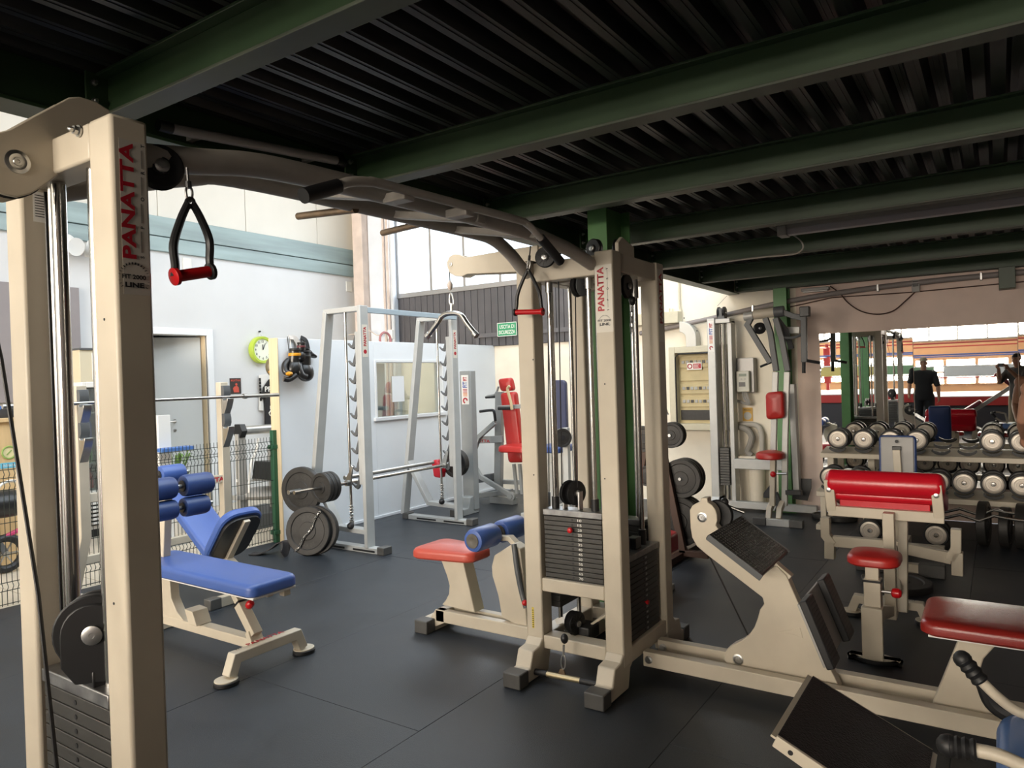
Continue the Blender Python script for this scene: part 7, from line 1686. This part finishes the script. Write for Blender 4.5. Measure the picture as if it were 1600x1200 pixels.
# second man, left of the camera
m0 = Vector((-1.385, -1.65, 0)); fy = Vector((.05, 1, 0))
pel = m0+Vector((0, 0, .97)); sho = m0+Vector((0, .01, 1.43)); hd = m0+Vector((.01, .04, 1.64)); X_ = Vector((1, -.05, 0))
person('man in black t-shirt and dark trousers standing relaxed, seen in the wall mirror', pel, fy, sho, hd,
       [[sho-X_*.20+Vector((0, 0, -.03)), sho-X_*.27+Vector((0, 0, -.30)), sho-X_*.28+Vector((0, .08, -.53)), Vector((0, .1, -1)), X_, .5], [sho+X_*.20+Vector((0, 0, -.03)), sho+X_*.27+Vector((0, 0, -.30)), sho+X_*.29+Vector((0, .08, -.53)), Vector((0, .1, -1)), -X_, .5]],
       [[pel-X_*.10+Vector((0, 0, -.08)), m0-X_*.11+Vector((0, .02, .48)), m0-X_*.12+Vector((0, 0, .09))], [pel+X_*.10+Vector((0, 0, -.08)), m0+X_*.12+Vector((0, .02, .48)), m0+X_*.14+Vector((0, 0, .09))]],
       SHIRTB, SHIRTB, BLACK, hairless=True, capm=mat('cap_pale', (.45, .38, .28), .8))
# man at the right edge, reaching for a dumbbell
m0 = Vector((.44, 6.95, 0)); fy = Vector((-.05, 1, 0)); X_ = Vector((1, .05, 0))
pel = m0+Vector((0, -.06, .93)); sho = m0+Vector((-.03, .08, 1.36)); hd = m0+Vector((-.02, .17, 1.56))
hx_ = ups[7]
person('tanned man in navy vest at right edge reaching toward the dumbbell rack', pel, fy, sho, hd,
       [[sho-X_*.21+Vector((0, 0, -.02)), sho-X_*.26+Vector((0, .05, -.27)), Vector((.165, 7.42, .93)), Vector((-.05, .6, -.8)), X_, .7], [sho+X_*.21+Vector((0, 0, -.02)), sho+X_*.26+Vector((0, .05, -.28)), sho+X_*.27+Vector((0, .16, -.50)), Vector((0, .3, -1)), -X_, .6]],
       [[pel-X_*.10+Vector((0, 0, -.08)), m0-X_*.11+Vector((0, .03, .48)), m0-X_*.12+Vector((0, -.02, .09))], [pel+X_*.10+Vector((0, 0, -.08)), m0+X_*.12+Vector((0, .03, .48)), m0+X_*.14+Vector((0, -.02, .09))]],
       NAVY, NAVY, BLACK, sleeves=0)
# ================================================================ BEHIND THE CAMERA (seen in the mirror)
RG = thing('boxing_ring', 'raised boxing ring with red, white and blue ropes, seen in the mirror', 'boxing ring', (-1.0, -5.2, 0))
rx0_, rx1_, ry0_, ry1_ = -4.6, 2.4, -7.3, -3.4
MB().box((rx0_, ry0_, .76), (rx1_, ry1_, .84)).build('platform', mat('ring_canvas', (.45, .47, .5), .7), RG, bevel=.01)
MB().box((rx0_+.02, ry0_+.02, 0), (rx1_-.02, ry1_-.02, .76)).build('skirt', mat('ring_skirt', (.05, .045, .05), .8), RG)
MB().box((rx0_-.01, ry1_-.005, .62), (rx1_+.01, ry1_+.012, .82)).build('edge_band', mat('ring_red', (.45, .03, .025), .5), RG, bevel=.004)
for x_ in (rx0_+.25, rx1_-.25):
    for y_ in (ry0_+.25, ry1_-.25):
        MB().cyl((x_, y_, .84), (x_, y_, 2.25), .05, seg=14).build('ring_post', mat('ring_red', (.45, .03, .025), .5) if x_ < 0 else NAVY, RG); MB().box((x_-.10, y_-.10, 1.05), (x_+.10, y_+.10, 2.15)).build('corner_pad', mat('ring_red', (.45, .03, .025), .5) if x_ < 0 else NAVY, RG, bevel=.04)
for k, z_ in enumerate((1.28, 1.56, 1.84, 2.12)):
    mm = (mat('ring_red', (.45, .03, .025), .5), WHITEPL, mat('rope_blue', (.04, .10, .35), .5), mat('ring_red', (.45, .03, .025), .5))[k]
    pts = [Vector((a, b, z_)) for a, b in ((rx0_+.25, ry0_+.25), (rx1_-.25, ry0_+.25), (rx1_-.25, ry1_-.25), (rx0_+.25, ry1_-.25))]
    for i in range(4): MB().tube([pts[i], pts[(i+1) % 4]], .018, 8).build('rope', mm, RG)
for k, (x_, w_) in enumerate(((-3.9, 1.3), (-2.4, 1.1), (-1.1, 1.5), (.6, 1.2))):
    MB().box((x_, ry1_-.262, 1.30), (x_+w_, ry1_-.258, 1.54)).build('rope_banner', (mat('banner_yellow', (.62, .50, .16), .6), mat('banner_green', (.20, .34, .18), .6), WHITEPL, mat('banner_yellow', (.62, .50, .16), .6))[k], RG)
# red-padded leg machine behind the camera
LM = thing('rear_press_bench', 'red padded inclined press bench behind the camera, seen in the mirror', 'bench', (-.3, -1.9, 0))
MB().bar([(-.9, -1.9, .25), (.45, -1.9, 1.25)], .10, .08, (0, 1, 0)).build('slide_rail', SILVER, LM, bevel=.006)
MB().box((-1.05, -2.2, 0), (-.95, -1.6, .07)).build('foot', SILVER, LM, bevel=.005); MB().box((.35, -2.2, 0), (.45, -1.6, .07)).build('foot', SILVER, LM, bevel=.005); MB().box((.37, -1.94, .07), (.43, -1.86, 1.15)).build('upright', SILVER, LM, bevel=.005); MB().box((-1.03, -1.94, .05), (-.9, -1.86, .30)).build('upright', SILVER, LM, bevel=.005)
MB().pad((-.55, -1.9, .62), (.55, .40, .08), rotY(-.63), .03, .1, .05).build('back_pad', mat('wine_vinyl', (.20, .03, .05), .4), LM); MB().pad((.1, -1.9, 1.22), (.45, .40, .08), rotY(.7), .03, .1, .05).build('foot_pad', mat('wine_vinyl', (.20, .03, .05), .4), LM); MB().bar([(.35, -1.9, 1.2), (.12, -1.9, 1.18)], .06, .05, (0, 1, 0)).build('pad_arm', SILVER, LM, bevel=.004)
